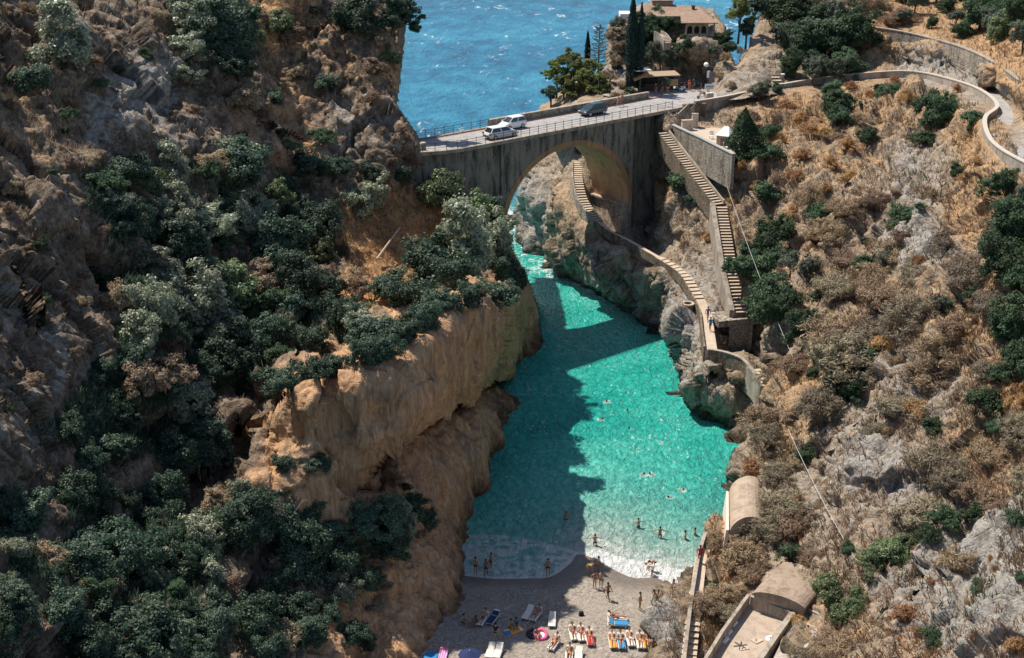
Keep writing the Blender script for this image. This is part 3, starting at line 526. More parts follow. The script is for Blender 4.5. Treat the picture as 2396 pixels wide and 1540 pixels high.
milky = np.exp(-(np.maximum(-ssd, 0) / 8.5) ** 1.6) * (0.30 + 0.70 * sstep(3.0, 7.5, WX + .6 * nzl))  # milky tone held back on the left to paint the shaded water darker
for sx_, sy_ in ((1421, 941), (1464, 959), (1405, 981), (1476, 1002), (1505, 1111), (1523, 1111), (1595, 1147), (1568, 1163), (1392, 1262), (1494, 1222), (1544, 1246)):
    q = onz(sx_, sy_, 0); dd = np.hypot(WX - q.x, WY - q.y); foam = np.maximum(foam, np.exp(-((dd - .35) / .24) ** 2) * (0.34 + 0.45 * nzw))
seaw = sstep(196, 222, WY + 6 * nzl)
ny, nx = WX.shape; I = np.arange(ny * nx).reshape(ny, nx); V = np.stack([WX, WY, 0 * WX], -1).reshape(-1, 3)
F = np.stack([I[:-1, :-1], I[:-1, 1:], I[1:, 1:], I[1:, :-1]], -1).reshape(-1, 4)
ox = [-30000, -24, wx[-1], 30000]; oy = [-200, 80, wy[-1], 40000]; V2 = []; F2 = []
for i in range(3):
    for j in range(3):
        if i == 1 and j == 1: continue
        n = len(V) + len(V2); V2 += [(ox[i], oy[j], 0), (ox[i + 1], oy[j], 0), (ox[i + 1], oy[j + 1], 0), (ox[i], oy[j + 1], 0)]; F2.append((n, n + 1, n + 2, n + 3))
wme = np_mesh('water', np.r_[V, V2], np.r_[F, F2], True)
ca = wme.color_attributes.new('wat', 'FLOAT_COLOR', 'POINT'); far = np.tile([0, 0, 0, 1.0], (len(V2), 1)); far[:, 2] = 1.0
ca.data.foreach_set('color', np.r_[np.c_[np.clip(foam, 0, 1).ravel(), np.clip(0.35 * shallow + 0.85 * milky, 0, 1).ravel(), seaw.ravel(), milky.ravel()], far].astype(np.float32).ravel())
m, nt, o = newmat('sea_water'); tc = nt.nodes.new('ShaderNodeTexCoord').outputs['Object']
at1 = nd(nt, 'ShaderNodeAttribute', attribute_name='wat'); sp = nd(nt, 'ShaderNodeSeparateColor', {0: at1.outputs['Color']})
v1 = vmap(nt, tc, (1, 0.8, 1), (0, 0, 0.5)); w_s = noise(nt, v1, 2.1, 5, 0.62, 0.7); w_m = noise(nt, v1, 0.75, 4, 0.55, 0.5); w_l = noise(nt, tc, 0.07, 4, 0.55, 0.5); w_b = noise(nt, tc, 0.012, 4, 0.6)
cove = ramp(nt, w_l, [(0.3, (0.005, 0.38, 0.325)), (0.5, (0.03, 0.53, 0.435)), (0.7, (0.10, 0.66, 0.55))])
cove = mixc(nt, sp.outputs[1], cove, (0.47, 0.56, 0.51))
sea = ramp(nt, mth(nt, 'ADD', mth(nt, 'MULTIPLY', w_b, 0.5), mth(nt, 'MULTIPLY', noise(nt, vmap(nt, tc, (1, 0.55, 1), (0, 0, .3)), 0.16, 5, .65), 0.5)), [(0.36, (0.003, 0.090, 0.20)), (0.5, (0.012, 0.20, 0.35)), (0.62, (0.045, 0.32, 0.48))])
rip = noise(nt, vmap(nt, tc, (1, 0.62, 1), (0, 0, .35)), 1.55, 5, .66, .9); cove = mixc(nt, 1.0, cove, ramp(nt, rip, [(.36, (.60, .74, .76)), (.5, (1.0, 1.0, 1.0)), (.62, (1.3, 1.16, 1.14))]), 'MULTIPLY')  # ripple light and dark painted into the cove colour, standing for sky reflection
c = mixc(nt, sp.outputs[2], cove, sea)
caps = noise(nt, vmap(nt, tc, (1, 0.42, 1), (0, 0, -0.15)), 0.30, 6, 0.72, 0.6); capm = noise(nt, tc, 0.035, 3, 0.5)
cf = mth(nt, 'MULTIPLY', ramp(nt, mth(nt, 'ADD', caps, mth(nt, 'MULTIPLY', capm, 0.25)), [(0.735, 0.0), (0.80, 0.85)]), sp.outputs[2])
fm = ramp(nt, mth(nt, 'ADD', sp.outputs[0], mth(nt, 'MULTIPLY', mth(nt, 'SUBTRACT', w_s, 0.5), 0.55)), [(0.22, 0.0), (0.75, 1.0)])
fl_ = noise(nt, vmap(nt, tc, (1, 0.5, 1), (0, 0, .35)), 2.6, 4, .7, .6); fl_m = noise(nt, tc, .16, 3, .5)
fk = mth(nt, 'MULTIPLY', ramp(nt, mth(nt, 'ADD', fl_, mth(nt, 'MULTIPLY', fl_m, .35)), [(.80, 0.0), (.88, .8)]), mth(nt, 'SUBTRACT', 1.0, sp.outputs[2]))  # white flecks painted on the cove water in place of sun glints
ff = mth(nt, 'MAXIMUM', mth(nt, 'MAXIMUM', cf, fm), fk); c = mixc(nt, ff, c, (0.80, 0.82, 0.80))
hh = mth(nt, 'ADD', mth(nt, 'MULTIPLY', w_s, 0.45), mth(nt, 'MULTIPLY', rip, 0.9)); hs = mth(nt, 'MULTIPLY', noise(nt, vmap(nt, tc, (1, 0.6, 1), (0, 0, .3)), 0.22, 5, 0.6, .4), 2.6)
hh = mth(nt, 'ADD', hh, mth(nt, 'MULTIPLY', hs, sp.outputs[2]))
b = finish(nt, o, c, 0.12, hh, 1.0, 1.15, 0.5); nt.links.new(mth(nt, 'ADD', mth(nt, 'ADD', 0.085, mth(nt, 'MULTIPLY', sp.outputs[2], 0.22)), mth(nt, 'MULTIPLY', ff, 0.5)), b.inputs['Roughness']); nt.links.new(mth(nt, 'SUBTRACT', 0.9, mth(nt, 'MULTIPLY', sp.outputs[2], 0.7)), b.inputs['Specular IOR Level']); b.inputs['IOR'].default_value = 1.33
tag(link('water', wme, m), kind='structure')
# ------------------------------------------------------------ bridge over the mouth of the cove
CONC = plain('weathered_render', (0.27, 0.235, 0.19), 0.9, 0.45, 0.8, 0.5, bdist=0.05)
def wall_mat(name, a, b, stain, blocks=False):
    m, nt, o = newmat(name); tc = nt.nodes.new('ShaderNodeTexCoord').outputs['Object']
    n1 = noise(nt, tc, 0.5, 6, 0.65); n2 = noise(nt, vmap(nt, tc, (1, 1, 0.22)), 1.3, 6, 0.65, 0.5); n3 = noise(nt, tc, 5, 5, 0.65)
    c = ramp(nt, mth(nt, 'ADD', mth(nt, 'MULTIPLY', n1, 0.5), mth(nt, 'MULTIPLY', n3, 0.5)), [(0.35, a), (0.65, b)])
    c = mixc(nt, ramp(nt, mth(nt, 'ADD', mth(nt, 'MULTIPLY', n2, .7), mth(nt, 'MULTIPLY', n3, .3)), [(0.47, 0.0), (0.60, 0.9)]), c, stain); h = n3.outputs[0]
    if blocks:
        v = nd(nt, 'ShaderNodeTexVoronoi', {'Vector': vmap(nt, tc, (1, 1, 1.5)), 'Scale': 2.2}, feature='DISTANCE_TO_EDGE')
        v2 = nd(nt, 'ShaderNodeTexVoronoi', {'Vector': vmap(nt, tc, (1, 1, 1.5)), 'Scale': 2.2})
        e = ramp(nt, v, [(0.0, 0.0), (0.09, 1.0)]); c = mixc(nt, 1.0, c, mixc(nt, e, (0.42, 0.38, 0.34), mixc(nt, v2.outputs['Color'], (0.75, 0.75, 0.75), (1.25, 1.2, 1.15))), 'MULTIPLY')
        h = mth(nt, 'ADD', mth(nt, 'MULTIPLY', e, 0.8), mth(nt, 'MULTIPLY', n3, 0.5))
    finish(nt, o, c, 0.92, h, 0.8, 0.08, 0.15); return m
M_SPAN = wall_mat('bridge_render', (0.20, 0.168, 0.13), (0.335, 0.285, 0.228), (0.045, 0.052, 0.043))
M_BRICK = wall_mat('bridge_brick', (0.40, 0.20, 0.09), (0.55, 0.30, 0.15), (0.24, 0.15, 0.09))
M_STONE = wall_mat('rubble_stone', (0.30, 0.265, 0.22), (0.46, 0.42, 0.36), (0.16, 0.14, 0.11), True)
M_STONE2 = wall_mat('pale_rubble_stone', (0.40, 0.34, 0.27), (0.58, 0.51, 0.43), (0.25, 0.2, 0.15), True)
M_PLAS = wall_mat('warm_plaster', (0.36, 0.275, 0.205), (0.47, 0.37, 0.285), (0.26, 0.20, 0.15))
M_PARA = wall_mat('parapet_concrete', (0.315, 0.265, 0.21), (0.455, 0.395, 0.33), (0.19, 0.155, 0.12))
M_TREAD = plain('pale_step_stone', (0.47, 0.375, 0.285), 0.9, 0.22, 1.5, 0.4)
M_RISER = plain('dark_step_riser', (0.20, 0.15, 0.11), 0.9, 0.2, 3, 0.3)
M_STONED = wall_mat('brown_rubble_stone', (0.19, 0.15, 0.11), (0.32, 0.265, 0.205), (0.11, 0.085, 0.06), True)
M_ASPH = wall_mat('worn_asphalt', (0.30, 0.285, 0.275), (0.40, 0.38, 0.365), (0.25, 0.235, 0.225))
M_DARKM = plain('dark_metal', (0.07, 0.065, 0.06), 0.5, 0.2, 4, 0.1, 0.5)
M_WHITE = plain('white_paint', (0.80, 0.78, 0.74), 0.6, 0.06, 2, 0.1)
BU = Vector((0.785, 0.62, 0)).normalized(); BN = Vector((-BU.y, BU.x, 0)); BP = Vector((-5.4, 150.7, 0)); DECK = 25.0; BW = 6.9
def br(s, t, z):
    off = 0.045 * s * s if s < 0 else 0.0
    p = BP + BU * s + BN * (t + off); return Vector((p.x, p.y, z))
bridge = empty('arch_bridge', br(16, 3.4, 5)); BO = bridge.location.copy()
tag(bridge, 'old rendered bridge with one tall brick arch carrying the road over the cove', 'bridge')
def rel(p, o=None): return tuple(Vector(p) - (BO if o is None else o))
AC, AH, AB, AR = 16.3, 10.55, 13.2, 9.5                                    # arch centre, half span, spring height, rise
def arch(k, n, grow=0.0):
    a = math.pi * k / n; return AC - (AH + grow) * math.cos(a), AB + (AR + grow) * math.sin(a)
NA = 40; TOPZ = DECK - 0.28
mb = MB()
for t, flip in ((0.0, 0), (BW + 0.2, 1)):
    for k in range(NA):
        s0, z0 = arch(k, NA, 0.02); s1, z1 = arch(k + 1, NA, 0.02)
        nseg = 3
        for q in range(nseg):
            za0 = z0 + (TOPZ - z0) * q / nseg; zb0 = z0 + (TOPZ - z0) * (q + 1) / nseg; za1 = z1 + (TOPZ - z1) * q / nseg; zb1 = z1 + (TOPZ - z1) * (q + 1) / nseg
            mb.quad(rel(br(s0, t, za0)), rel(br(s1, t, za1)), rel(br(s1, t, zb1)), rel(br(s0, t, zb0)))
    for sa, sb in ((5.2, AC - AH - 0.02), (AC + AH + 0.02, 27.5)):
        mb.quad(rel(br(sa, t, 9)), rel(br(sb, t, 9)), rel(br(sb, t, TOPZ)), rel(br(sa, t, TOPZ)))
        mb.quad(rel(br(sa, t, 3)), rel(br(sb, t, 3)), rel(br(sb, t, 9)), rel(br(sa, t, 9)))
for s_ in (5.2, 27.5): mb.quad(rel(br(s_, 0, 3)), rel(br(s_, BW + .2, 3)), rel(br(s_, BW + .2, TOPZ)), rel(br(s_, 0, TOPZ)))
mb.build('spandrel_wall', M_SPAN, bridge)
mb = MB()                                                                  # brick ring: face band and barrel lining
for k in range(NA):
    a0, a1 = arch(k, NA), arch(k + 1, NA); b0, b1 = arch(k, NA, 0.72), arch(k + 1, NA, 0.72)
    b0 = (b0[0], min(b0[1], TOPZ - .9)); b1 = (b1[0], min(b1[1], TOPZ - .9))
    for t in (-0.06,): mb.quad(rel(br(a0[0], t, a0[1])), rel(br(a1[0], t, a1[1])), rel(br(b1[0], t, b1[1])), rel(br(b0[0], t, b0[1])))
    mb.quad(rel(br(b0[0], -.06, b0[1])), rel(br(b1[0], -.06, b1[1])), rel(br(b1[0], .0, b1[1])), rel(br(b0[0], .0, b0[1])))
mb.build('arch_ring', M_BRICK, bridge)
mb = MB()
for k in range(NA):
    a0, a1 = arch(k, NA), arch(k + 1, NA)
    mb.quad(rel(br(a0[0], -.06, a0[1])), rel(br(a0[0], BW + .26, a0[1])), rel(br(a1[0], BW + .26, a1[1])), rel(br(a1[0], -.06, a1[1])))
mb.build('barrel_vault', wall_mat('vault_render', (0.46, 0.25, 0.13), (0.58, 0.35, 0.20), (0.36, 0.18, 0.09)), bridge)
mb = MB()
sp0, sp1 = AC + AH, 27.5
P8 = lambda s0, s1, t0, t1, z0, z1, bat=0.0: [rel(br(s0 - bat, t0, z0)), rel(br(s1, t0, z0)), rel(br(s1, t1, z0)), rel(br(s0 - bat, t1, z0)), rel(br(s0, t0, z1)), rel(br(s1, t0, z1)), rel(br(s1, t1, z1)), rel(br(s0, t1, z1))]
mb.hexa(P8(sp0 - .45, sp1 - .02, -0.05, BW + .3, 1.5, AB - .25, 0.9)); mb.hexa(P8(sp0 - .75, sp1 - .02, -.1, BW + .4, AB - .25, AB, 0))
mb.build('stone_pier', M_STONE2, bridge)
mb = MB(); mb.hexa(P8(4.2, AC - AH + .4, 0.03, BW + .1, 1.5, AB)); mb.build('stone_pier', M_STONE, bridge)
mb = MB()
for i in range(14):
    s0 = -15 + i * (20.2 / 14); s1 = s0 + 20.2 / 14
    for zz in (6, 16): mb.quad(rel(br(s0, .35, zz)), rel(br(s1, .35, zz)), rel(br(s1, .35, zz + (10 if zz == 6 else TOPZ - 16))), rel(br(s0, .35, zz + (10 if zz == 6 else TOPZ - 16))))
    mb.quad(rel(br(s0, BW, 12)), rel(br(s1, BW, 12)), rel(br(s1, BW, TOPZ)), rel(br(s0, BW, TOPZ)))
mb.build('abutment_wall', M_SPAN, bridge)
mb = MB(); mb.quad(rel(br(27.5, 1.9, 2)), rel(br(39, 1.9, 2)), rel(br(39, 1.9, TOPZ)), rel(br(27.5, 1.9, TOPZ))); mb.quad(rel(br(27.5, BW, 2)), rel(br(39, BW, 2)), rel(br(39, BW, TOPZ)), rel(br(27.5, BW, TOPZ)))
mb.build('abutment_wall', M_SPAN, bridge)
ss = [-15 + i * 1.5 for i in range(11)] + [3, 8, 14, 20, 27, 34, 39]
mb = MB()
for s0, s1 in zip(ss[:-1], ss[1:]): mb.hexa([rel(br(s0, -.22, TOPZ)), rel(br(s1, -.22, TOPZ)), rel(br(s1, BW + .3, TOPZ)), rel(br(s0, BW + .3, TOPZ)), rel(br(s0, -.22, DECK)), rel(br(s1, -.22, DECK)), rel(br(s1, BW + .3, DECK)), rel(br(s0, BW + .3, DECK))])
mb.build('deck_slab', M_PARA, bridge)
for t0, t1 in ((-.2, .5), (BW - .35, BW + .25)):
    mb = MB()
    for s0, s1 in zip(ss[:-1], ss[1:]): mb.hexa([rel(br(s0, t0, DECK)), rel(br(s1, t0, DECK)), rel(br(s1, t1, DECK)), rel(br(s0, t1, DECK)), rel(br(s0, t0, DECK + .14)), rel(br(s1, t0, DECK + .14)), rel(br(s1, t1, DECK + .14)), rel(br(s0, t1, DECK + .14))])
    mb.build('kerb', M_PARA if t0 < 0 else plain('rusty_kerb', (0.30, 0.19, 0.13), 0.9), bridge)
def railing(name, s0, s1, t, step=1.35):
    e = empty('railing', (0, 0, 0)); e.parent = bridge
    n = int((s1 - s0) / step); rl = MB()
    for z in (0.35, 0.62, 0.92):
        rl.tube([rel(br(s0 + (s1 - s0) * i / 24, t, DECK + .14 + z)) for i in range(25)], 0.020 if z < .9 else .032, 5)
    rl.build('rail', M_DARKM, e)
    mesh = None
    for i in range(n + 1):
        p = Vector(rel(br(s0 + (s1 - s0) * i / n, t, DECK + .14)))
        if mesh is None:
            q = MB(); q.tube([(0, 0, 0), (0, 0, 1.0)], .038, 5); q.box((0, 0, 1.0), (.1, .1, .06)); o = q.build('post', M_DARKM, e); mesh = o.data
        else: o = link('post', mesh, None, e)
        o.location = p
railing('near', -11, 34.6, 0.05); railing('far', -11, 8.6, BW + .05)
# parapet of stone beyond the far kerb, right half
def thing_wall(name, label, cat, pts, th, h0, h1, mat, cap=None):
    o = Vector(pts[len(pts) // 2]); q = [Vector(p) - o for p in pts]
    w = MB().wall(q, th, h0, h1).build(name, mat); w.location = o; tag(w, label, cat)
    if cap is not None: MB().wall(q, th + .12, h1, h1 + .12).build('coping', cap, w)
    return w
thing_wall('parapet_wall', 'low stone parapet wall along the sea side of the bridge road by the pines', 'wall', [br(s, BW + .35, DECK) for s in (8.8, 14, 20, 26, 32, 37)], .4, -2.5, 0.85, M_STONE, M_PARA)
# ------------------------------------------------------------ roads
rd_out = [(1609, 253, 25.0), (1700, 238, 25.0), (1810, 214, 25.4), (1900, 198, 26.0), (2000, 186, 26.8), (2130, 180, 27.8), (2230, 201, 28.6), (2296, 227, 29.4), (2331, 262, 30.0), (2303, 291, 30.3), (2309, 332, 30.6), (2340, 367, 31.0), (2425, 413, 31.4), (2520, 450, 31.8), (2750, 540, 32.5), (3060, 640, 33.5)]
RO = smooth_line([tuple(onz(*p)) for p in rd_out], 8)
RO = [Vector(p) for p in RO]; RI = []
for i, p in enumerate(RO):
    t = RO[min(i + 2, len(RO) - 1)] - RO[max(i - 2, 0)]; t.z = 0; t.normalize(); RI.append(p + Vector((-t.y, t.x, 0)) * 5.2)
kb = RO[8 * 9]                                                             # the bend has a narrower lane on its inside
mb = MB(); up = Vector((0, 0, 0.02))
mb.ribbon([br(s, .45, DECK + .012) for s in ss], [br(s, BW - .3, DECK + .012) for s in ss])
mb.ribbon([br(34, -.2, DECK + .03), br(39, -.2, DECK + .03), br(46, -1.5, DECK + .03)], [br(33.5, 13.0, DECK + .03), br(39, 16, DECK + .03), br(46, 14, DECK + .03)])
mb.ribbon([p + up * 3 for p in RO], [p + up * 3 for p in RI])
road = mb.build('road', M_ASPH); tag(road, kind='structure')
thing_wall('parapet_wall', 'long curving concrete parapet along the outer edge of the coast road on the right', 'wall', RO[2:], .35, -1.7, 0.75, M_PARA, plain('pale_coping', (0.47, 0.415, 0.35), 0.9, 0.15))
# stone terrace wall above the coast road
tw = smooth_line([tuple(at(a, b, c)) for a, b, c in ((2000, 60, 199), (2100, 74, 193), (2180, 92, 187), (2260, 116, 177), (2330, 150, 164), (2370, 178, 154), (2440, 230, 139))], 6)
thing_wall('terrace_wall', 'grey dry stone wall holding the upper terrace of orange grass above the coast road', 'wall', tw, .5, -2.6, 0.1, M_STONE, M_PARA)
tw2 = smooth_line([tuple(at(a, b, c)) for a, b, c in ((2085, 14, 219), (2150, 28, 213), (2210, 46, 206), (2250, 58, 202))], 5)
thing_wall('terrace_wall', 'short low grey stone wall across the orange grass terrace between orchard trees', 'wall', tw2, .5, -1.0, 0.7, M_STONE)
# ------------------------------------------------------------ stairs and paths
def stairway(name, label, pts, w, nstep, pl=0.0, pr=0.0, mat=None, base=2.5, ph=0.55, side=None):
    """steps climbing along 3-D points; pl / pr: parapet thickness left and right of the climb"""
    P = [Vector(p) for p in smooth_line(pts, 6)]; o = P[len(P) // 2].copy(); P = [p - o for p in P]
    L = [0.0]
    for a, b in zip(P[:-1], P[1:]): L.append(L[-1] + (b - a).length)
    def pos(d):
        for i in range(len(P) - 1):
            if d <= L[i + 1] or i == len(P) - 2:
                k = (d - L[i]) / max(L[i + 1] - L[i], 1e-6); return P[i].lerp(P[i + 1], k), (P[i + 1] - P[i])
    e = empty(name, o); tag(e, label, 'stairway'); tr = MB(); ri = MB(); Ls, Rs = [], []
    for i in range(nstep):
        a, ta = pos(L[-1] * i / nstep); b, tb = pos(L[-1] * (i + 1) / nstep); t = Vector((ta.x, ta.y, 0)).normalized(); n = Vector((-t.y, t.x, 0))
        z0, z1 = min(a.z, b.z), max(a.z, b.z); tz = z1
        lo, hi = (a, b) if a.z <= b.z else (b, a)
        d = (hi - lo); d.z = 0; lo2 = Vector((lo.x, lo.y, 0)); hi2 = Vector((hi.x, hi.y, 0)); fr = lo2 - d.normalized() * 0.03
        q = [fr - n * w / 2, fr + n * w / 2, hi2 + n * w / 2, hi2 - n * w / 2]
        zz = lo.z + 0.55 * (z1 - z0)
        tr.hexa([x + Vector((0, 0, tz - .06)) for x in q] + [x + Vector((0, 0, tz)) for x in q])
        q2 = [lo2 - n * w / 2, lo2 + n * w / 2, hi2 + n * w / 2, hi2 - n * w / 2]
        ri.hexa([x + Vector((0, 0, z0 - base)) for x in q2] + [x + Vector((0, 0, tz - .062)) for x in q2])
    tr.build('tread', M_TREAD, e); ri.build('riser', mat or M_STONED, e)
    for k, th, sg in ((0, pl, 1), (1, pr, -1)):
        if th <= 0: continue
        pts2 = []
        for j in range(25):
            p, t = pos(L[-1] * j / 24); t = Vector((t.x, t.y, 0)).normalized(); pts2.append(p + Vector((-t.y, t.x, 0)) * sg * (w / 2 + th / 2 + .01))
        MB().wall(pts2, th, -base, ph)  .build('side_wall', side or M_PARA, e)
    return e
def pathway(name, label, pts, w, pl=0.0, pr=0.0, ph=.6, base=1.8, mat=None):
    P = [Vector(p) for p in smooth_line(pts, 6)]; o = P[len(P) // 2].copy(); P = [p - o for p in P]
    b = MB().wall(P, w, -base, 0.0).build(name, mat or M_TREAD); b.location = o
    tag(b, kind='structure')
    for th, sg in ((pl, 1), (pr, -1)):
        if th <= 0: continue
        q = []
        for j in range(len(P)):
            t = P[min(j + 1, len(P) - 1)] - P[max(j - 1, 0)]; t.z = 0; t.normalize(); q.append(P[j] + o + Vector((-t.y, t.x, 0)) * sg * (w / 2 + th / 2 + .005))
        thing_wall('path_wall', label, 'wall', q, th, -base, ph, M_STONED, M_PARA if ph > .45 else None)
    return b
up3 = Vector((0, 0, 0.35))
def ap(px, py, Y, dz=0.35): p = at(px, py, Y); p.z += dz; return p
stairway('stairway', 'upper flight of the long stone stairway, running beside the terrace wall right of the bridge', [ap(1550, 316, 168.6), ap(1612, 398, 161.6), ap(1682, 487, 154.8)], 1.25, 30, .2, 0.0)
stairway('stairway', 'lower flight of the long stone stairway, dropping straight to the landing above the cove path', [ap(1686, 490, 154.4), ap(1700, 580, 148.3), ap(1714, 660, 143.6), ap(1733, 742, 139.2)], 1.5, 34, 0, .6)
stairway('stairway', 'steps on the far side of the arch, climbing the rocks with a pale side wall', [ap(1352, 385, 178.5), ap(1353, 430, 172.8), ap(1366, 478, 168), ap(1400, 524, 163.2)], 1.3, 26, 0, .22, None, 1.2, .3, M_STONE)
pathway('path', 'thin low wall along the cove path below the bridge pier', [ap(1398, 524, 163.2), ap(1430, 549, 161.2), ap(1470, 569, 159.6), ap(1540, 609, 153.6)], .8, 0, .12, .2, .9)
stairway('stairway', 'worn shallow steps of the cove path between the bridge shadow and the round stone turret', [ap(1636, 706, 143.2), ap(1604, 654, 148.4), ap(1572, 628, 151.4), ap(1540, 609, 153.6)], 1.2, 13, .12, 0, M_STONED, 1.0, .25, M_STONED)
pathway('path', 'pale low wall beside the path below the stairway landing', [ap(1634, 702, 143.5), ap(1652, 742, 139.9), ap(1658, 785, 134.4), ap(1664, 826, 129.9)], 1.3, 0, .2, .4)
thing_wall('path_wall', 'curving pale wall on top of the dark sea rock below the stairway landing', 'wall', smooth_line([ap(1658, 826, 129.6, .1), ap(1700, 834, 128.2, .1), ap(1738, 850, 126.2, .1), ap(1764, 880, 124.2, .1)], 5), .26, -1.4, .3, M_STONED, M_PARA)  # darker stone used to paint the shadow on the wall's near face
stairway('stairway', 'short steps with a stone side wall going down behind the dark sea rock', [ap(1798, 920, 121.6, .3), ap(1782, 890, 123.8, .3), ap(1764, 870, 125.6, .3)], 1.3, 7, .3, 0, M_STONE2)
ld = at(1712, 746, 139.8); mb = MB(); mb.box((0, 0, -.4), (4.6, 3.0, .8), .25); mb.box((.9, -1.1, -2.4), (2.8, .5, 3.4), .1)
o = mb.build('landing', M_STONE); o.location = ld + Vector((0, 0, .45)); tag(o, 'square stone landing and its dark front wall at the foot of the long stairway', 'landing')
b2 = at(1678, 748, 140.2); o = MB().box((0, 0, -.9), (2.3, .45, 2.2), .2).build('parapet_wall', M_PARA); o.location = b2 + Vector((0, 0, .4)); tag(o, 'short plastered wall between the landing and the cove path', 'wall')
tur = empty('round_turret', at(1609, 722, 142.2)); tag(tur, 'small round stone turret with a pale rim beside the cove path', 'turret')
MB().lathe([(.72, -2.2), (.70, .55), (.48, .55), (.47, -.3), (0, -.32)], seg=20).build('shaft', M_STONE, tur); MB().lathe([(.78, .55), (.78, .70), (.50, .70), (.50, .55)], seg=20).build('rim', M_TREAD, tur)
# terrace below the road: floor, wall, sheds
tf = [at(1600, 296, 171.5), at(1632, 300, 171), at(1672, 308, 169.5), at(1712, 352, 162.6), at(1690, 349, 163), at(1610, 314, 168.5)]
zt = 22.75; tf = [onz(a, b, zt) for a, b in ((1578, 300), (1600, 292), (1650, 290), (1690, 300), (1720, 340), (1716, 372), (1640, 334))]
mb = MB(); n = len(tf); mb.poly([p for p in tf]); 
for i in range(n): a, b = tf[i], tf[(i + 1) % n]; mb.quad(a, b, b - Vector((0, 0, 4)), a - Vector((0, 0, 4)))
o = mb.build('terrace_pavement', M_TREAD); tag(o, kind='structure')
thing_wall('terrace_wall', 'grey stone wall below the sandy terrace, running down beside the upper stairway', 'wall', [onz(1566, 302, zt), onz(1640, 337, zt), onz(1716, 376, zt)], .4, -3.6, 0.75, M_STONE, plain('grey_coping', (0.33, 0.32, 0.30), 0.9, 0.2))
thing_wall('retaining_wall', 'brown stone wall at the back of the sandy terrace under the road', 'wall', [onz(1596, 291, zt), onz(1625, 288, zt), onz(1650, 288, zt)], .5, -1, 2.75, wall_mat('brown_stone', (0.20, 0.15, 0.10), (0.32, 0.25, 0.18), (0.1, 0.08, 0.06), True))
ramp_e = empty('stairway', onz(1592, 280, 23.5)); tag(ramp_e, 'narrow steep stair between two pale walls from the bridge road down to the stairway top', 'stairway'); ro = ramp_e.location.copy()
A0, A1 = onz(1612, 256, 25.0), onz(1556, 308, 22.0); A1 = onz(1560, 306, 22.3); B0, B1 = onz(1625, 258, 25.0), onz(1584, 297, 22.6)
MB().wall([A0 - ro, A1 - ro], .25, -1.6, .9).build('side_wall', M_PARA, ramp_e); MB().wall([B0 - ro, B1 - ro], .25, -2.2, .8).build('side_wall', M_PARA, ramp_e)
mb = MB(); 
for i in range(12):
    k0, k1 = i / 12, (i + 1) / 12; a0, a1, b0_, b1_ = A0.lerp(A1, k0) - ro, A0.lerp(A1, k1) - ro, B0.lerp(B1, k0) - ro, B0.lerp(B1, k1) - ro
    z = a0.z - .1; mb.hexa([Vector((q.x, q.y, z - 2)) for q in (a0, a1, b1_, b0_)] + [Vector((q.x, q.y, z)) for q in (a0, a1, b1_, b0_)])
mb.build('tread', M_RISER, ramp_e)
shed = empty('shed', onz(1694, 338, zt), -.5, .8); tag(shed, 'small shed with a pointed white roof on the sandy terrace beside the cone tree', 'shed')
MB().box((0, 0, .8), (2.0, 1.8, 1.6)).build('wall', plain('shed_plaster', (.5, .40, .31), .9), shed); mb = MB(); mb.hexa([(-1.2, -1.1, 1.6), (1.2, -1.1, 1.6), (1.2, 1.1, 1.75), (-1.2, 1.1, 1.75), (-1.1, -1.0, 1.7), (1.1, -1.0, 1.7), (.35, .9, 2.75), (-.35, .9, 2.75)]); mb.build('roof', M_WHITE, shed)
MB().box((0, -.92, .6), (.7, .05, 1.2)).build('door', plain('shed_door', (.3, .2, .13), .8), shed)
for (x, y, d, lab, nm) in ((1607, 304, (1.5, .7, 1.3), 'square pale cabinet against the back wall of the sandy terrace', 'cabinet'), (1625, 299, (.8, .5, 1.9), 'tall narrow pale cabinet against the back wall of the sandy terrace', 'cabinet')):
    e = empty(nm, onz(x, y, zt), .2); tag(e, lab, 'cabinet'); MB().box((0, 0, d[2] / 2), d, 0, .98).build('body', plain('cabinet_beige', (.55, .46, .37), .8), e); MB().box((0, 0, d[2] + .03), (d[0] + .1, d[1] + .1, .06)).build('lid', M_PARA, e); MB().box((d[0] * .2, -d[1] / 2 - .015, d[2] * .5), (d[0] * .04, .03, d[2] * .3)).build('handle', M_DARKM, e)
for (x, y, lab) in ((1664, 325, 'white plastic chair left alone on the sandy terrace'), (1697, 352, 'white plastic chair at the edge of the sandy terrace, beside the shed')):
    e = empty('plastic_chair', onz(x, y, zt), .8 + x); tag(e, lab, 'chair'); MB().box((0, 0, .42), (.5, .5, .06)).build('seat', M_WHITE, e); MB().box((0, .25, .72), (.5, .05, .56)).build('backrest', M_WHITE, e)
    for a in (-.21, .21):
        for b in (-.21, .21): MB().box((a, b, .2), (.05, .05, .4)).build('leg', M_WHITE, e)
# ------------------------------------------------------------ stair by the big pine, upper right
stairway('stairway', 'stairway on top of a grey stone wall climbing from the road towards the pine', [ap(1822, 203, 182.6, .1), ap(1800, 160, 187.5, .2), ap(1783, 122, 192.5, .3), ap(1770, 95, 197.5, .3)], 1.4, 18, .35, 0, M_STONE, 5.5, .25)
g = empty('gate_post', onz(1829, 204, 25.5)); tag(g, 'pale gate post with dark gate at the foot of the stair beside the road', 'gate'); MB().box((0, 0, .9), (.4, .4, 1.8)).build('post', M_PARA, g); MB().box((0, 0, 1.86), (.5, .5, .12)).build('cap', M_WHITE, g); MB().box((-.75, .05, .75), (1.05, .05, 1.5)).build('gate_leaf', M_DARKM, g)
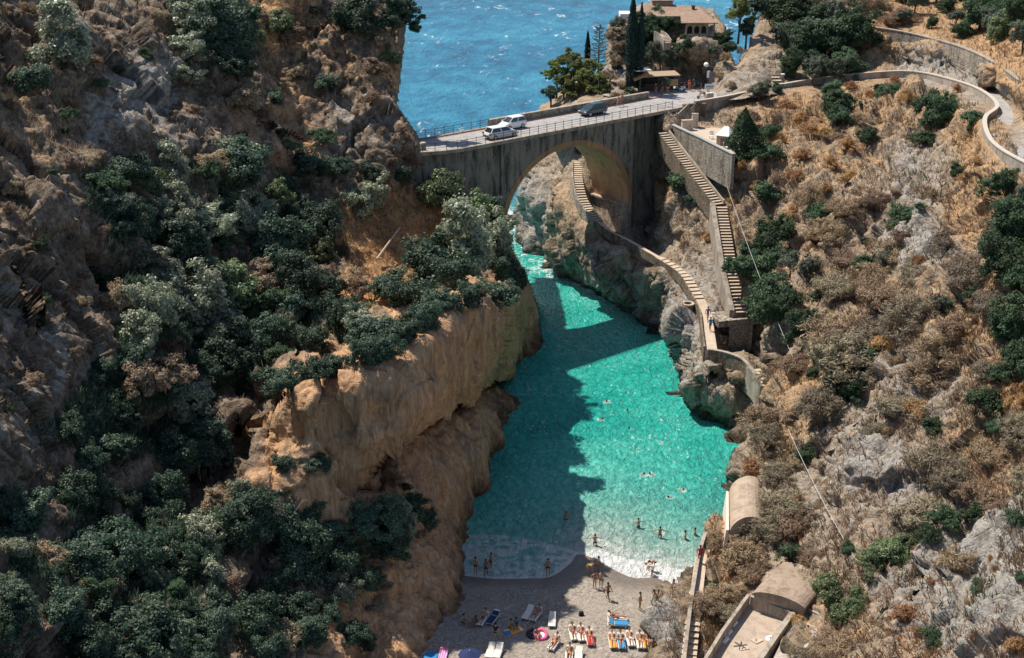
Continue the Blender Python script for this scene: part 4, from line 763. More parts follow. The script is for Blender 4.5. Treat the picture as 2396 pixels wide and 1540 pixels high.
# ------------------------------------------------------------ villa on the headland
tile = None
def tile_mat():
    m, nt, o = newmat('clay_tiles'); tc = nt.nodes.new('ShaderNodeTexCoord').outputs['Object']
    w = nd(nt, 'ShaderNodeTexWave', {'Vector': tc, 'Scale': 1.6, 'Distortion': 1.2, 'Detail': 2.0, 'Detail Scale': 2.0}); n1 = noise(nt, tc, 1.6, 6, .7); n2 = noise(nt, tc, 9, 3, .6)
    c = ramp(nt, mth(nt, 'ADD', mth(nt, 'MULTIPLY', n1, .6), mth(nt, 'MULTIPLY', n2, .4)), [(.3, (.22, .145, .1)), (.5, (.33, .225, .16)), (.7, (.45, .32, .24))]); finish(nt, o, c, .9, w, .8, .08, .2); return m
M_TILE = tile_mat()
vo = at(1625, 84, 197); villa = empty('villa', vo); tag(villa, 'villa with low tiled roofs and an arched porch on the headland rock', 'house')
def vp(px, py, Y): return at(px, py, Y) - vo
def vz(px, z, Y):                                                         # local point above column px at height z (m over porch floor)
    dz = vo.z + z; d = Y * math.cos(PITCH) + (CAM_H - dz) * math.sin(PITCH); return Vector(((px - 1198) / FOC * d, Y, dz)) - vo
mb = MB()
mb.hexa([vz(1482, -1.5, 200), vz(1640, -1.5, 200), vz(1640, -1.5, 208), vz(1490, -1.5, 208), vz(1482, 2.35, 200), vz(1640, 2.35, 200), vz(1640, 2.35, 208), vz(1490, 2.35, 208)])
mb.build('wall', M_PLAS, villa)
mb = MB()
e0, e1, r0, r1, k0, k1 = vz(1476, 2.3, 199.6), vz(1657, 2.45, 199.4), vz(1512, 3.6, 205.5), vz(1634, 3.15, 204.5), vz(1484, 2.3, 210), vz(1652, 2.4, 209)
th = Vector((0, 0, .18))
for q in ((e0, e1, r1, r0), (e1, k1, r1, r1), (k1, k0, r0, r1), (k0, e0, r0, r0)):
    mb.quad(q[0] + th, q[1] + th, q[2] + th, q[3] + th)
for a, b in ((e0, e1), (e1, k1), (k1, k0), (k0, e0)): mb.quad(a, b, b + th, a + th)
mb.quad(e0, e1, k1, k0); mb.build('roof', M_TILE, villa)
mb = MB(); a, b, c_, d_ = vz(1594, 2.0, 195.7), vz(1680, 2.0, 195.7), vz(1657, 2.62, 199.3), vz(1592, 2.5, 199.3); t2 = Vector((0, 0, .14))
mb.hexa([a, b, c_, d_, a + t2, b + t2, c_ + t2, d_ + t2]); mb.build('porch_roof', M_TILE, villa)
pz = 2.05; pw = MB(); x0 = vz(1603, 0, 196.2); x1 = vz(1656, 0, 196.2); W = (x1 - x0).length; ux = (x1 - x0).normalized(); na = 3; aw = .78; gap = (W - na * aw) / (na + 1); yb = Vector((0, .3, 0))
def pp(u, z): return x0 + ux * u + Vector((0, 0, z))
cur = 0.0
for i in range(na + 1):
    pw.hexa([pp(cur, -.1), pp(cur + gap, -.1), pp(cur + gap, -.1) + yb, pp(cur, -.1) + yb, pp(cur, pz), pp(cur + gap, pz), pp(cur + gap, pz) + yb, pp(cur, pz) + yb]); cur += gap
    if i < na:
        for k in range(8):
            a0, a1 = math.pi * k / 8, math.pi * (k + 1) / 8; u0, u1 = cur + aw / 2 - aw / 2 * math.cos(a0), cur + aw / 2 - aw / 2 * math.cos(a1); z0, z1 = 1.2 + aw / 2 * math.sin(a0), 1.2 + aw / 2 * math.sin(a1)
            pw.hexa([pp(u0, z0), pp(u1, z1), pp(u1, z1) + yb, pp(u0, z0) + yb, pp(u0, pz), pp(u1, pz), pp(u1, pz) + yb, pp(u0, pz) + yb])
        pw.hexa([pp(cur, -.1), pp(cur + aw, -.1), pp(cur + aw, -.1) + yb, pp(cur, -.1) + yb, pp(cur, .3), pp(cur + aw, .3), pp(cur + aw, .3) + yb, pp(cur, .3) + yb]); cur += aw
pw.build('porch_wall', M_PLAS, villa)
mb = MB(); mb.hexa([vz(1598, -.35, 195.6), vz(1674, -.35, 195.6), vz(1674, -.35, 200), vz(1598, -.35, 200), vz(1598, -.1, 195.6), vz(1674, -.1, 195.6), vz(1674, -.1, 200), vz(1598, -.1, 200)]); mb.build('porch_floor', M_PARA, villa)
MB().box(tuple(vz(1671, 1.0, 196.2)), (.22, .22, 2.2)).build('porch_post', M_PLAS, villa)
MB().box(tuple(vz(1630, 1.0, 199.8)), (3.4, .1, 2.2)).build('porch_back', plain('porch_back_dark', (.07, .06, .05), .8), villa)  # dark brown panel across the wall behind the porch arches
cb = MB(); cb.box(tuple(vz(1464, .9, 206)), (2.0, 3.2, 2.6)); cb.build('white_annex', M_WHITE, villa)
cb = MB(); cb.box(tuple(vz(1548, 3.75, 206)), (3.2, 3.0, .6)); cb.build('upper_roof', M_TILE, villa)
cb = MB(); cb.box(tuple(vz(1549, 4.2, 206)), (3.4, 3.2, .16)); cb.build('upper_roof_rim', M_PLAS, villa)
ch = MB(); ch.box(tuple(vz(1622, 3.1, 203)), (.45, .45, 1.0)); ch.box(tuple(vz(1622, 3.65, 203)), (.62, .62, .12)); ch.build('chimney', plain('chimney_dark', (.12, .09, .07), .9), villa)
for px in (1500, 1530, 1565):
    w = MB().box(tuple(vz(px, 1.2, 199.93)), (.7, .2, 1.0)).build('window', M_PARA, villa); MB().box(tuple(vz(px, 1.2, 199.81)), (.52, .1, .82)).build('pane', M_DARKM, w)
# balustrade stair of the villa garden
stairway('stairway', 'small ruined stair with pale balusters below the villa, above the pale round bush', [ap(1562, 110, 191.6, .5), ap(1550, 94, 193.6, .5), ap(1538, 88, 195, .5)], 1.0, 8, .12, .12, M_PLAS, 1, .5)
# ------------------------------------------------------------ vaulted boathouses and flat roofs by the beach
def vault(name, label, A, B, C_, hwall, rise, open_end=True, mats=None):
    """barrel vault: A-B the front springing edge, C the far end of A's side; walls go down below"""
    A, B, C_ = Vector(A), Vector(B), Vector(C_); o = A.copy(); e = empty(name, o); tag(e, label, 'boathouse')
    x = (B - A); dpt = (C_ - A); v = MB(); n = 14
    def q(k, f): a = math.pi * k / n; p = x * (0.5 - 0.5 * math.cos(a)) + dpt * f; return Vector((p.x, p.y, p.z + rise * math.sin(a)))
    for k in range(n):
        for j in range(6): v.quad(q(k, j / 6), q(k + 1, j / 6), q(k + 1, (j + 1) / 6), q(k, (j + 1) / 6))
    for f in (0, 1): v.poly([q(k, f) for k in range(n + 1)])
    v.build('vault_roof', (mats or (M_PLAS,))[0], e, smooth=False)
    w = MB(); dn = Vector((0, 0, -hwall)); i = .04; c0, c1, c2, c3 = x * i + dpt * i, x * (1 - i) + dpt * i, x * (1 - i) + dpt * (1 - i), x * i + dpt * (1 - i)
    w.hexa([c0 + dn, c1 + dn, c2 + dn, c3 + dn, c0, c1, c2, c3]); w.build('wall', (mats or (M_PLAS, M_STONE2))[-1], e); return e, x, dpt
# near hut: axis along the shore; pale flat facade towards the water
hA = at(1712, 1240, 98.6); hB = at(1772, 1243, 98.6); hA = Vector((at(1706, 1243, 98.0))); 
zh = 5.0; p1, p2, p3 = onz(1706, 1250, zh), onz(1790, 1240, zh), onz(1706, 1152, zh)
e, hx, hd = vault('boathouse', 'barrel vaulted plaster boathouse with a pale side wall at the edge of the water', p1, p2, p3, 5.2, 1.5)
dw = MB(); dw.box(tuple(hx * .60 + Vector((.05, -.10, -.35))), (hx.length * .5, .12, 1.5), math.atan2(hx.y, hx.x)); dw.build('doorway', M_RISER, e)  # dark box painted for the shaded opening under the vault
fm = MB(); a, b = Vector((-.16, -.05, 0)), hd + Vector((-.16, 0, 0)); fm.hexa([a + Vector((-.55, 0, -4.2)), a + Vector((0, 0, -4.2)), b + Vector((0, 0, -2.2)), b + Vector((-.3, 0, -2.2)), a + Vector((-.12, 0, .45)), a + Vector((.1, 0, .45)), b + Vector((.1, 0, .1)), b + Vector((-.1, 0, .1))]); fm.build('facade', plain('pale_plaster', (.72, .60, .49), .9, .1), e)
st_ = MB()
for i in range(5): p = hd * (.08 + .085 * i) + Vector((-.42, 0, -1.15 + .12 * i)); st_.box(tuple(p), (.3, .42, .10), 0)
st_.build('slat_window', plain('brown_wood', (.36, .20, .10), .8), e)
q1, q2, q3 = onz(1770, 1388, 7.0), onz(1886, 1424, 7.0), onz(1800, 1338, 7.6); zr = 7.0
e2, hx2, hd2 = vault('boathouse', 'wide brown vaulted roof with a stepped rear gable above the flat terrace roofs', onz(1758, 1392, zr), onz(1884, 1428, zr), onz(1796, 1350, zr), 5.5, .62, mats=(wall_mat('brown_plaster', (0.29, 0.215, 0.16), (0.385, 0.295, 0.225), (0.20, 0.15, 0.11)), M_PLAS))
gb = MB(); o2 = onz(1758, 1392, zr); g0 = [onz(a, b, zr) - o2 for a, b in ((1800, 1352), (1832, 1322), (1852, 1324), (1888, 1390))]
gb.hexa([p + Vector((0, 0, -5)) for p in g0] + [p + Vector((0, 0, .3)) for p in g0]); gb.build('rear_gable', MATS['brown_plaster'], e2)
def slab(name, label, px, z, thick, mat, cat='terrace', parent=None):
    P = [onz(a, b, z) for a, b in px]; o = P[0].copy(); P = [p - o for p in P]; m = MB(); n = len(P); m.poly(P)
    for i in range(n): a, b = P[i], P[(i + 1) % n]; m.quad(a, b, b - Vector((0, 0, thick)), a - Vector((0, 0, thick)))
    ob = m.build(name, mat); ob.location = o; tag(ob, label, cat); return ob
M_SANDC = wall_mat('sandy_concrete', (0.39, 0.305, 0.235), (0.50, 0.40, 0.315), (0.32, 0.25, 0.19))
ZR = 5.6
slab('flat_roof', 'sandy flat terrace roof with an iron star and boards lying on it, below the brown vault', [(1750, 1402), (1846, 1440), (1722, 1640), (1600, 1640)], ZR, 5, M_SANDC)
slab('flat_roof', 'grey flat terrace roof with white stains right of the parapet', [(1866, 1426), (1920, 1450), (1956, 1520), (1980, 1640), (1760, 1640)], ZR + .55, 5.5, wall_mat('grey_concrete', (0.30, 0.255, 0.21), (0.39, 0.34, 0.285), (0.5, 0.45, 0.40)))
thing_wall('parapet_wall', 'grey parapet on the beach side of the flat terrace roof', 'wall', [onz(1752, 1390, ZR + .9), onz(1690, 1476, ZR + .9), onz(1590, 1640, ZR + .9)], .25, -4, 0.0, M_PARA)
thing_wall('parapet_wall', 'thick pale parapet dividing the two flat terrace roofs', 'wall', [onz(1866, 1416, ZR + 1.0), onz(1820, 1480, ZR + 1.0), onz(1730, 1610, ZR + 1.0)], .42, -2, 0.0, M_PARA)
thing_wall('parapet_wall', 'short end parapet at the top of the grey flat roof', 'wall', [onz(1880, 1418, ZR + 1.0), onz(1920, 1438, ZR + 1.0)], .25, -2, 0.0, M_PARA)
thing_wall('parapet_wall', 'cross wall in front of the brown vault, casting a shadow on the terrace roof', 'wall', [onz(1758, 1394, ZR + 1.0), onz(1852, 1430, ZR + 1.0)], .3, -1, 0.0, M_PARA)
cr = empty('iron_star', onz(1732, 1511, ZR + .02)); tag(cr, 'dark six armed iron star lying on the sandy flat roof', 'iron star')
mb = MB()
for k in range(3): a = k * math.pi / 3 + .2; mb.box((0, 0, .04 + .012 * k), (1.05, .05, .04), a)
mb.build('arm', M_DARKM, cr); MB().lathe([(.0, .09), (.08, .08), (.09, .0)], seg=10).build('hub', M_DARKM, cr)
for (x, y, lab, dd, rz) in ((1771, 1499, 'square pale board with a dark cable lying on the sandy flat roof', (.75, .6, .06), .6), (1740, 1517, 'weathered light plank beside the iron star on the flat roof', (.7, .4, .04), .3)):
    e = empty('board', onz(x, y, ZR + .01), rz); tag(e, lab, 'board'); MB().box((0, 0, dd[2] / 2), dd).build('panel', M_TREAD, e); MB().tube([(-.2, -.1, dd[2] + .02), (0, .05, dd[2] + .03), (.05, .2, dd[2] + .02)], .025, 5).build('cable', M_DARKM, e)
e = empty('pan_cover', onz(1802, 1495, ZR + .01)); tag(e, 'round white lid against the thick parapet on the flat roof', 'lid'); MB().lathe([(0, .09), (.2, .08), (.34, .05), (.36, 0)], seg=18).build('cover_disc', M_WHITE, e); MB().box((0, 0, .11), (.16, .05, .05), .5).build('handle', M_DARKM, e)
for k, (x, y) in enumerate(((1718, 1462), (1706, 1482), (1698, 1500))):
    e = empty('white_sheet', onz(x, y, ZR + .01), .95); tag(e, ('white folded sheet against the beach side parapet, nearest the brown vault', 'white folded sheet in the middle of the row by the beach side parapet', 'grey white folded sheet furthest from the brown vault by the parapet')[k], 'sheet', 'folded sheets by the roof parapet')
    MB().box((0, 0, .08), (.75, .28, .16), 0, .8).build('fold', M_WHITE, e); MB().box((.05, 0, .19), (.5, .2, .06), .2).build('top_fold', M_WHITE, e)
# beach stairs with long wall
bw = smooth_line([onz(a, b, z) for a, b, z in ((1650, 1258, 3.2), (1641, 1285, 3.4), (1634, 1310, 3.6), (1622, 1380, 4.0), (1612, 1450, 3.6), (1606, 1500, 3.0), (1598, 1570, 2.4))], 5)
thing_wall('stair_wall', 'long thin wall on the water side of the beach steps on the right', 'wall', bw, .3, -3.2, .55, M_PARA)
stairway('stairway', 'rough steps going down to the beach behind the long thin wall', [onz(1610, 1560, 2.2), onz(1616, 1500, 2.8), onz(1622, 1450, 3.5), onz(1630, 1385, 4.0)], 1.15, 14, 0, 0, M_STONE)
pathway('path', '', [onz(1630, 1386, 4.0), onz(1640, 1310, 3.7), onz(1648, 1285, 3.5)], 1.0)
thing_wall('path_wall', 'pale narrow wall along the shore path above the brown rocks by the water', 'wall', smooth_line([onz(1757, 1000, 3.0), onz(1752, 1030, 2.8), onz(1747, 1060, 2.6), onz(1744, 1095, 2.4)], 4), .35, -2.5, .2, M_TREAD)
# ------------------------------------------------------------ cables over the right slope
def cable(label, P, sag, r=0.022):
    a, b = Vector(P[0]), Vector(P[1]); o = a.lerp(b, .5); pts = []
    for i in range(25): k = i / 24; p = a.lerp(b, k) - o; p.z -= sag * 4 * k * (1 - k); pts.append(p)
    c = MB().tube(pts, r, 5).build('cable', plain('grey_cable', (.5, .48, .45), .7)); c.location = o; tag(c, label, 'cable')
cable('thin pale cable running from the long stairway down to the dry slope', (ap(1698, 492, 152, 3), ap(1862, 878, 117, 1.0)), .6)
cable('thin pale cable across the lower dry slope above the vaulted boathouses', (ap(1842, 1032, 104.5, 1.2), ap(2016, 1362, 83, 1.0)), .5)
# ------------------------------------------------------------ vegetation prototypes
L_OAK = leafmat('oak_leaf', (0.018, 0.052, 0.040), (0.055, 0.100, 0.062), (0.20, 0.235, 0.15), .32, .55, .3)  # third tone stands for leaf highlights, spread leaf by leaf
L_PALE = leafmat('pale_leaf', (0.10, 0.135, 0.085), (0.29, 0.32, 0.215), (0.50, 0.50, 0.36), .35, .42, .5)  # pale leaf tone, also lightened to paint sunlit highlights on the crowns
L_BRIGHT = leafmat('bright_leaf', (0.035, 0.080, 0.040), (0.145, 0.195, 0.085), (0.34, 0.37, 0.17), .38, .45, .45)  # leaf tone lightened to paint sunlit highlights into the colour
L_RUST = leafmat('rusty_leaf', (0.15, 0.11, 0.07), (0.34, 0.25, 0.17), (0.50, 0.39, 0.27), .35)
L_CYP = leafmat('cypress_leaf', (0.008, 0.022, 0.018), (0.022, 0.048, 0.034), trans=0.12)
L_PINE = leafmat('pine_leaf', (0.035, 0.065, 0.026), (0.17, 0.19, 0.06), (0.33, 0.31, 0.11), .38)
L_DRY = leafmat('dry_twig', (0.165, 0.115, 0.072), (0.31, 0.22, 0.145), (0.43, 0.325, 0.225), 0.3, 0.8)
L_GREY = leafmat('grey_twig', (0.145, 0.115, 0.08), (0.265, 0.215, 0.15), (0.34, 0.305, 0.215), 0.3, 0.8)
L_ORANGE = leafmat('orange_twig', (0.25, 0.135, 0.06), (0.43, 0.25, 0.115), (0.56, 0.36, 0.185), 0.3, 0.8)
L_OLIVE = leafmat('olive_leaf', (0.055, 0.075, 0.050), (0.125, 0.150, 0.105), (0.21, 0.235, 0.175))
L_SHRUB = leafmat('shrub_leaf', (0.022, 0.058, 0.036), (0.065, 0.110, 0.055), (0.155, 0.185, 0.095))
M_BARK = plain('bark', (0.115, 0.085, 0.062), 0.95, 0.35, 4, 0.6)
M_BAREW = plain('bleached_wood', (0.46, 0.38, 0.30), 0.9, 0.25, 4, 0.4)
def quads(C, Nn, size, asp, rng, along=None):
    """one leaf quad per centre: normal Nn, length size*asp"""
    n = len(C); t = along if along is not None else rng.normal(size=(n, 3))
    b = np.cross(Nn, t); b /= np.linalg.norm(b, axis=1, keepdims=True) + 1e-9; a = np.cross(b, Nn); a /= np.linalg.norm(a, axis=1, keepdims=True) + 1e-9
    s = size * rng.uniform(0.6, 1.35, (n, 1)); u = a * s * asp * 0.5; w = b * s * 0.5
    V = np.stack([C - u, C + w * .9 - u * .1, C + u, C - w * .9 - u * .1], 1).reshape(-1, 3); return V, np.arange(4 * n).reshape(n, 4)
def crown_mesh(name, seed, rad, zc, ncl, nlf, leaf, clr, asp=1.7, up=0.35, inner=0.45, low=-0.55, thin=0.0, twig=0):
    rng = np.random.default_rng(seed); d = rng.normal(size=(ncl * 3, 3)); d /= np.linalg.norm(d, axis=1, keepdims=True); d = d[d[:, 2] > low][:ncl]
    lump = 0.78 + 0.72 * vnoise(d * 1.35 + seed, seed); r = rng.uniform(inner, 1.0, len(d)) ** 0.6 * lump
    keep = vnoise(d * 2.4 + 5.1 * seed, seed + 9) > (-1.1 + thin); d, r = d[keep], r[keep]
    cc = d * r[:, None]; cs = rng.uniform(0.6, 1.3, len(d))
    k = rng.integers(0, len(cc), ncl * nlf); e = rng.normal(size=(len(k), 3)); e /= np.linalg.norm(e, axis=1, keepdims=True); rr = rng.uniform(0, 1, (len(k), 1)) ** 0.45
    R3 = np.array(rad, float); C = cc[k] * R3 + e * rr * clr * cs[k][:, None] * np.array([1, 1, .75])
    Nn = e * 0.8 + rng.normal(size=e.shape) * 0.55 + np.array([0, 0, up]) + d[k] * .4; Nn /= np.linalg.norm(Nn, axis=1, keepdims=True)
    C[:, 2] += zc
    if twig:
        al = C - np.array([0, 0, zc * 0.15]); al = al / (np.linalg.norm(al, axis=1, keepdims=True) + 1e-9) + rng.normal(size=C.shape) * 0.45
        V, F = quads(C, Nn, leaf, asp, rng, al)
    else: V, F = quads(C, Nn, leaf, asp, rng)
    return np_mesh(name, V, F)
def trunk_mb(h, r, nb, spread, seed, fork=0.35):
    rnd = random.Random(seed); m = MB(); lean = (rnd.uniform(-.15, .15) * h, rnd.uniform(-.15, .15) * h)
    top = Vector((lean[0], lean[1], h)); m.tube([(0, 0, -1.5), (lean[0] * .2, lean[1] * .2, h * .25), (lean[0] * .6, lean[1] * .6, h * .6), top], [r * 1.35, r, r * .75, r * .45], 7)
    for i in range(nb):
        a = 2 * math.pi * i / nb + rnd.uniform(-.4, .4); k = rnd.uniform(fork, .85); p = Vector((lean[0] * k, lean[1] * k, h * k)); e = Vector((math.cos(a) * spread * rnd.uniform(.5, .9), math.sin(a) * spread * rnd.uniform(.5, .9), h * (1.0 + rnd.uniform(-.1, .35))))
        mid = p.lerp(e, .5) + Vector((rnd.uniform(-.15, .15), rnd.uniform(-.15, .15), .12)) * spread; m.tube([p, mid, e], [r * .5, r * .32, r * .1], 5)
    return m
PROTO = {}; HIDE = (0, -400, -50)
def plant_proto(key, name, cat, crown_args, leafm, trunk=None, crown_name='crown', stem_name='trunk', bark=None):
    e = empty(name, HIDE); e['category'] = cat
    c = link(crown_name, crown_mesh(crown_name, *crown_args), leafm, e)
    if trunk: trunk_mb(*trunk).build(stem_name, bark or M_BARK, e, True)
    PROTO[key] = (e, max(crown_args[1][0], 0.01), crown_args[2])
K = 1.0
for v in range(3):
    plant_proto('oak_big%d' % v, 'oak_tree', 'tree', (10 + v, (2.6, 2.6, 2.2), 1.7, 190, 95, .145, .62, 1.5, .45, .5, -.75, .12), L_OAK, (1.8, .22, 6, 1.9, v))
    plant_proto('oak_mid%d' % v, 'oak_tree', 'tree', (20 + v, (1.7, 1.7, 1.5), 1.1, 120, 85, .13, .46, 1.5, .45, .5, -.75, .12), L_OAK, (1.2, .14, 5, 1.2, v + 7))
    plant_proto('pale%d' % v, 'pale_tree', 'tree', (30 + v, (1.8, 1.8, 1.8), 1.3, 120, 85, .12, .40, 1.5, .4, .45, -.75, .3), L_PALE, (1.4, .13, 5, 1.3, v + 17))
    plant_proto('bright%d' % v, 'leafy_tree', 'tree', (40 + v, (1.9, 1.9, 1.6), 1.2, 120, 85, .13, .44, 1.5, .5, .5, -.75, .2), L_BRIGHT, (1.3, .13, 5, 1.3, v + 27))
    plant_proto('rust%d' % v, 'rusty_bush', 'bush', (50 + v, (1.4, 1.4, 1.2), 1.1, 80, 75, .105, .36, 1.8, .4, .4, -.4, .3), L_RUST, (1.0, .08, 5, .9, v + 37), stem_name='stem')
    plant_proto('dry_big%d' % v, 'dry_bush', 'bush', (60 + v, (2.2, 2.2, 1.6), 1.15, 150, 42, .075, .5, 4.5, .2, .25, -.35, .1, 1), L_DRY, (1.1, .09, 7, 1.6, v + 47, .1), stem_name='stem')
    plant_proto('grey_big%d' % v, 'dry_bush', 'bush', (70 + v, (2.2, 2.2, 1.7), 1.2, 150, 42, .075, .5, 4.5, .2, .25, -.35, .1, 1), L_GREY, (1.1, .09, 7, 1.6, v + 57, .1), stem_name='stem')
    plant_proto('dry%d' % v, 'dry_bush', 'bush', (80 + v, (1.1, 1.1, .85), .55, 60, 36, .065, .34, 4.2, .2, .25, -.3, .1, 1), L_DRY, (.6, .05, 5, .8, v + 67, .1), stem_name='stem')
    plant_proto('orange%d' % v, 'orange_bush', 'bush', (90 + v, (1.0, 1.0, .75), .5, 55, 36, .062, .32, 4.2, .2, .25, -.3, .1, 1), L_ORANGE, (.5, .04, 5, .7, v + 77, .1), stem_name='stem')
    plant_proto('green%d' % v, 'green_bush', 'bush', (100 + v, (1.3, 1.3, 1.1), .9, 85, 75, .105, .36, 1.6, .4, .35, -.4, .2), L_SHRUB, (.9, .07, 5, .9, v + 87), stem_name='stem')
    plant_proto('green_big%d' % v, 'green_tree', 'tree', (110 + v, (2.2, 2.2, 1.9), 1.6, 150, 90, .13, .5, 1.6, .45, .45, -.7, .15), L_SHRUB, (1.6, .16, 6, 1.5, v + 97))
    plant_proto('olive%d' % v, 'olive_tree', 'tree', (120 + v, (2.0, 2.0, 1.7), 2.1, 120, 85, .115, .45, 2.0, .4, .45, -.5, .2), L_OLIVE, (1.9, .15, 5, 1.4, v + 107))
# landmarks used to say which plant is which
LM = [('the bridge road end', 985, 345), ('the pale log', 905, 580), ('the ochre cliff rim', 950, 840), ('the boulder gully', 600, 990), ('the bare branched tree', 700, 1250), ('the lower left corner', 60, 1500),
      ('the big cliff tree', 480, 110), ('the left edge middle', 30, 760), ('the sunlit tree clump', 500, 690), ('the ochre cliff foot', 960, 1400), ('the left arch foot', 1180, 510),
      ('the coast road bend', 2320, 270), ('the terrace shed', 1690, 340), ('the long stairway', 1705, 600), ('the dark sea rock', 1720, 880), ('the small vaulted boathouse', 1745, 1190), ('the wide brown vault', 1830, 1370), ('the grey flat roof', 1880, 1520), ('the coast road middle', 2050, 190),
      ('the upper cable end', 1842, 1032), ('the cactus patch', 2080, 1300), ('the bare rock strip', 2150, 700), ('the lower right corner', 2360, 1500), ('the right edge middle', 2380, 800), ('the upper terrace wall', 2250, 110), ('the pine stair', 1795, 150), ('the villa', 1600, 70), ('the bridge road', 1400, 240), ('the beach steps', 1630, 1400)]
PL = []                                                                    # (object, description, px, py)
ORD = ['nearest', 'second nearest', 'third nearest', 'fourth nearest', 'fifth nearest', 'sixth nearest', 'seventh nearest', 'eighth nearest', 'ninth nearest', 'tenth nearest', 'eleventh nearest', 'twelfth nearest']
def direction(dx, dy):
    a = math.degrees(math.atan2(dy, dx))
    for lim, w in ((-157, 'left of'), (-112, 'up left of'), (-67, 'above'), (-22, 'up right of'), (22, 'right of'), (67, 'down right of'), (112, 'below'), (157, 'down left of'), (181, 'left of')):
        if a <= lim: return w
def label_plants():
    g = {}
    for o, desc, px, py in PL:
        n, lx, ly = min(LM, key=lambda q: (q[1] - px) ** 2 + (q[2] - py) ** 2); d = math.hypot(px - lx, py - ly)
        w = 'beside' if d < 22 else direction(px - lx, py - ly); g.setdefault((desc, w, n), []).append((d, o))
    for (desc, w, n), L in g.items():
        L.sort(key=lambda q: q[0])
        for i, (d, o) in enumerate(L): o['label'] = ('%s %s %s' % (desc, w, n)) if len(L) == 1 else ('%s %s %s %s' % (ORD[min(i, 11)], desc, w, n))
USED = set(); cnt = {}
def size_word(r, small, big): return 'small' if r < small else ('large' if r > big else 'medium')
def plant(kind, px, py, rpx, desc, sh, group, rise=None, flat=1.0):
    """put a plant so that its crown is centred at photo position (px, py) with radius rpx photo px"""
    i = cnt.get(kind, 0); cnt[kind] = i + 1; e, R0, zc = PROTO[kind + str(i % 3)]
    g = surf(sh, px, py + rpx * 0.5); s = rpx / ppm(g) / R0
    g = surf(sh, px, py + min(zc * s * ppm(g) * math.cos(R(20)) * 0.9, rpx * 1.15))
    o = place(e, USED, loc=g - Vector((0, 0, .1)), rz=random.uniform(0, 6.28), scale=(s * random.uniform(.82, 1.2), s * random.uniform(.82, 1.2), s * flat * random.uniform(.85, 1.25)))
    o['group'] = group; PL.append((o, desc, px, py)); return o
T = 'trees on the left cliff and its ledge'
def row(kind, desc, lst, sh, group):
    k = {'dry_big': 1.18, 'grey_big': 1.18, 'pale': 1.38}.get(kind, 1.0); fl = .78 if kind in ('dry_big', 'grey_big') else 1.0
    for q in lst: plant(kind, q[0], q[1], q[2] * k, '%s %s' % (size_word(q[2], 48, 72), desc), sh, group, None, fl)
row('oak_big', 'dark leafy tree', [(500, 110, 84), (560, 60, 52), (520, 180, 52), (430, 585, 78), (650, 590, 74), (745, 530, 62), (700, 690, 74), (560, 830, 74), (490, 860, 60), (500, 1040, 66), (420, 1060, 62), (280, 1310, 80), (180, 1340, 74), (130, 1440, 72), (330, 1480, 88), (600, 1250, 68), (700, 1310, 74), (850, 1220, 66), (20, 1440, 60), (210, 1500, 80), (450, 1320, 60),
    (240, 1180, 60), (400, 1160, 62), (480, 1480, 62), (720, 1490, 40), (560, 470, 55)], SA, T)
row('oak_mid', 'dark leafy tree', [(250, 470, 52), (560, 395, 50), (720, 392, 46), (785, 404, 30), (868, 410, 26), (945, 408, 32), (640, 520, 44), (330, 530, 40), (770, 690, 46), (640, 810, 50), (960, 720, 52), (905, 690, 46), (880, 790, 52), (820, 780, 54), (745, 835, 46), (985, 765, 36), (1020, 640, 66), (1165, 640, 36), (940, 1190, 42), (900, 1290, 40), (800, 1330, 52), (690, 1400, 54), (590, 1480, 52), (620, 1545, 44),
    (820, 1480, 34), (860, 1500, 26), (60, 1210, 52), (230, 1050, 48), (130, 1180, 44), (60, 210, 40), (760, 205, 30), (840, 65, 46), (640, 230, 26), (590, 1180, 48), (660, 1200, 42), (400, 930, 46), (680, 890, 40), (300, 980, 46), (1130, 500, 40), (930, 790, 34), (770, 1250, 42), (640, 1380, 34), (980, 1220, 26), (850, 1370, 30), (770, 1440, 30), (740, 1080, 26), (680, 1085, 24)], SA, T)
row('pale', 'pale grey green tree', [(415, 400, 44), (400, 500, 38), (490, 512, 44), (590, 430, 52), (600, 510, 44), (260, 470, 34), (370, 640, 50), (450, 700, 66), (330, 745, 50), (300, 810, 44), (500, 745, 50), (430, 930, 48), (150, 150, 54), (440, 60, 46), (430, 140, 30), (1090, 595, 60), (1140, 585, 46), (860, 780, 36), (500, 1370, 40), (400, 1310, 46), (470, 1255, 50), (590, 1165, 26), (420, 170, 28), (870, 470, 36)], SA, T)
row('bright', 'sunlit leafy tree', [(1040, 455, 56), (1100, 525, 60), (545, 650, 84), (345, 425, 50), (640, 460, 34), (250, 1320, 46), (330, 1290, 40), (420, 890, 44), (1010, 600, 40), (850, 730, 36), (760, 600, 36), (915, 150, 30), (640, 60, 36), (600, 90, 26)], SA, T)
row('rust', 'rusty dry topped bush', [(300, 910, 62), (350, 900, 50), (360, 700, 34), (500, 790, 34), (330, 790, 36), (850, 690, 34), (830, 770, 30), (700, 170, 30), (660, 100, 30), (900, 110, 30), (870, 170, 30), (560, 240, 40), (260, 360, 30), (60, 900, 30), (400, 490, 26), (960, 660, 24), (830, 650, 26), (1180, 590, 20), (810, 30, 34), (280, 240, 24)], SA, T)
rs0 = np.random.default_rng(12); tk = [(x, y, 44) for o, d_, x, y in PL]; n = 0; LEDGE = [(180, 400), (560, 370), (720, 400), (730, 500), (720, 640), (800, 760), (640, 900), (500, 940), (420, 1060), (180, 1130), (60, 1020), (230, 860), (280, 640), (180, 500)]; LOWER = [(-20, 1160), (300, 1160), (420, 1120), (600, 1150), (640, 1200), (960, 1180), (940, 1280), (760, 1420), (640, 1560), (-20, 1560)]
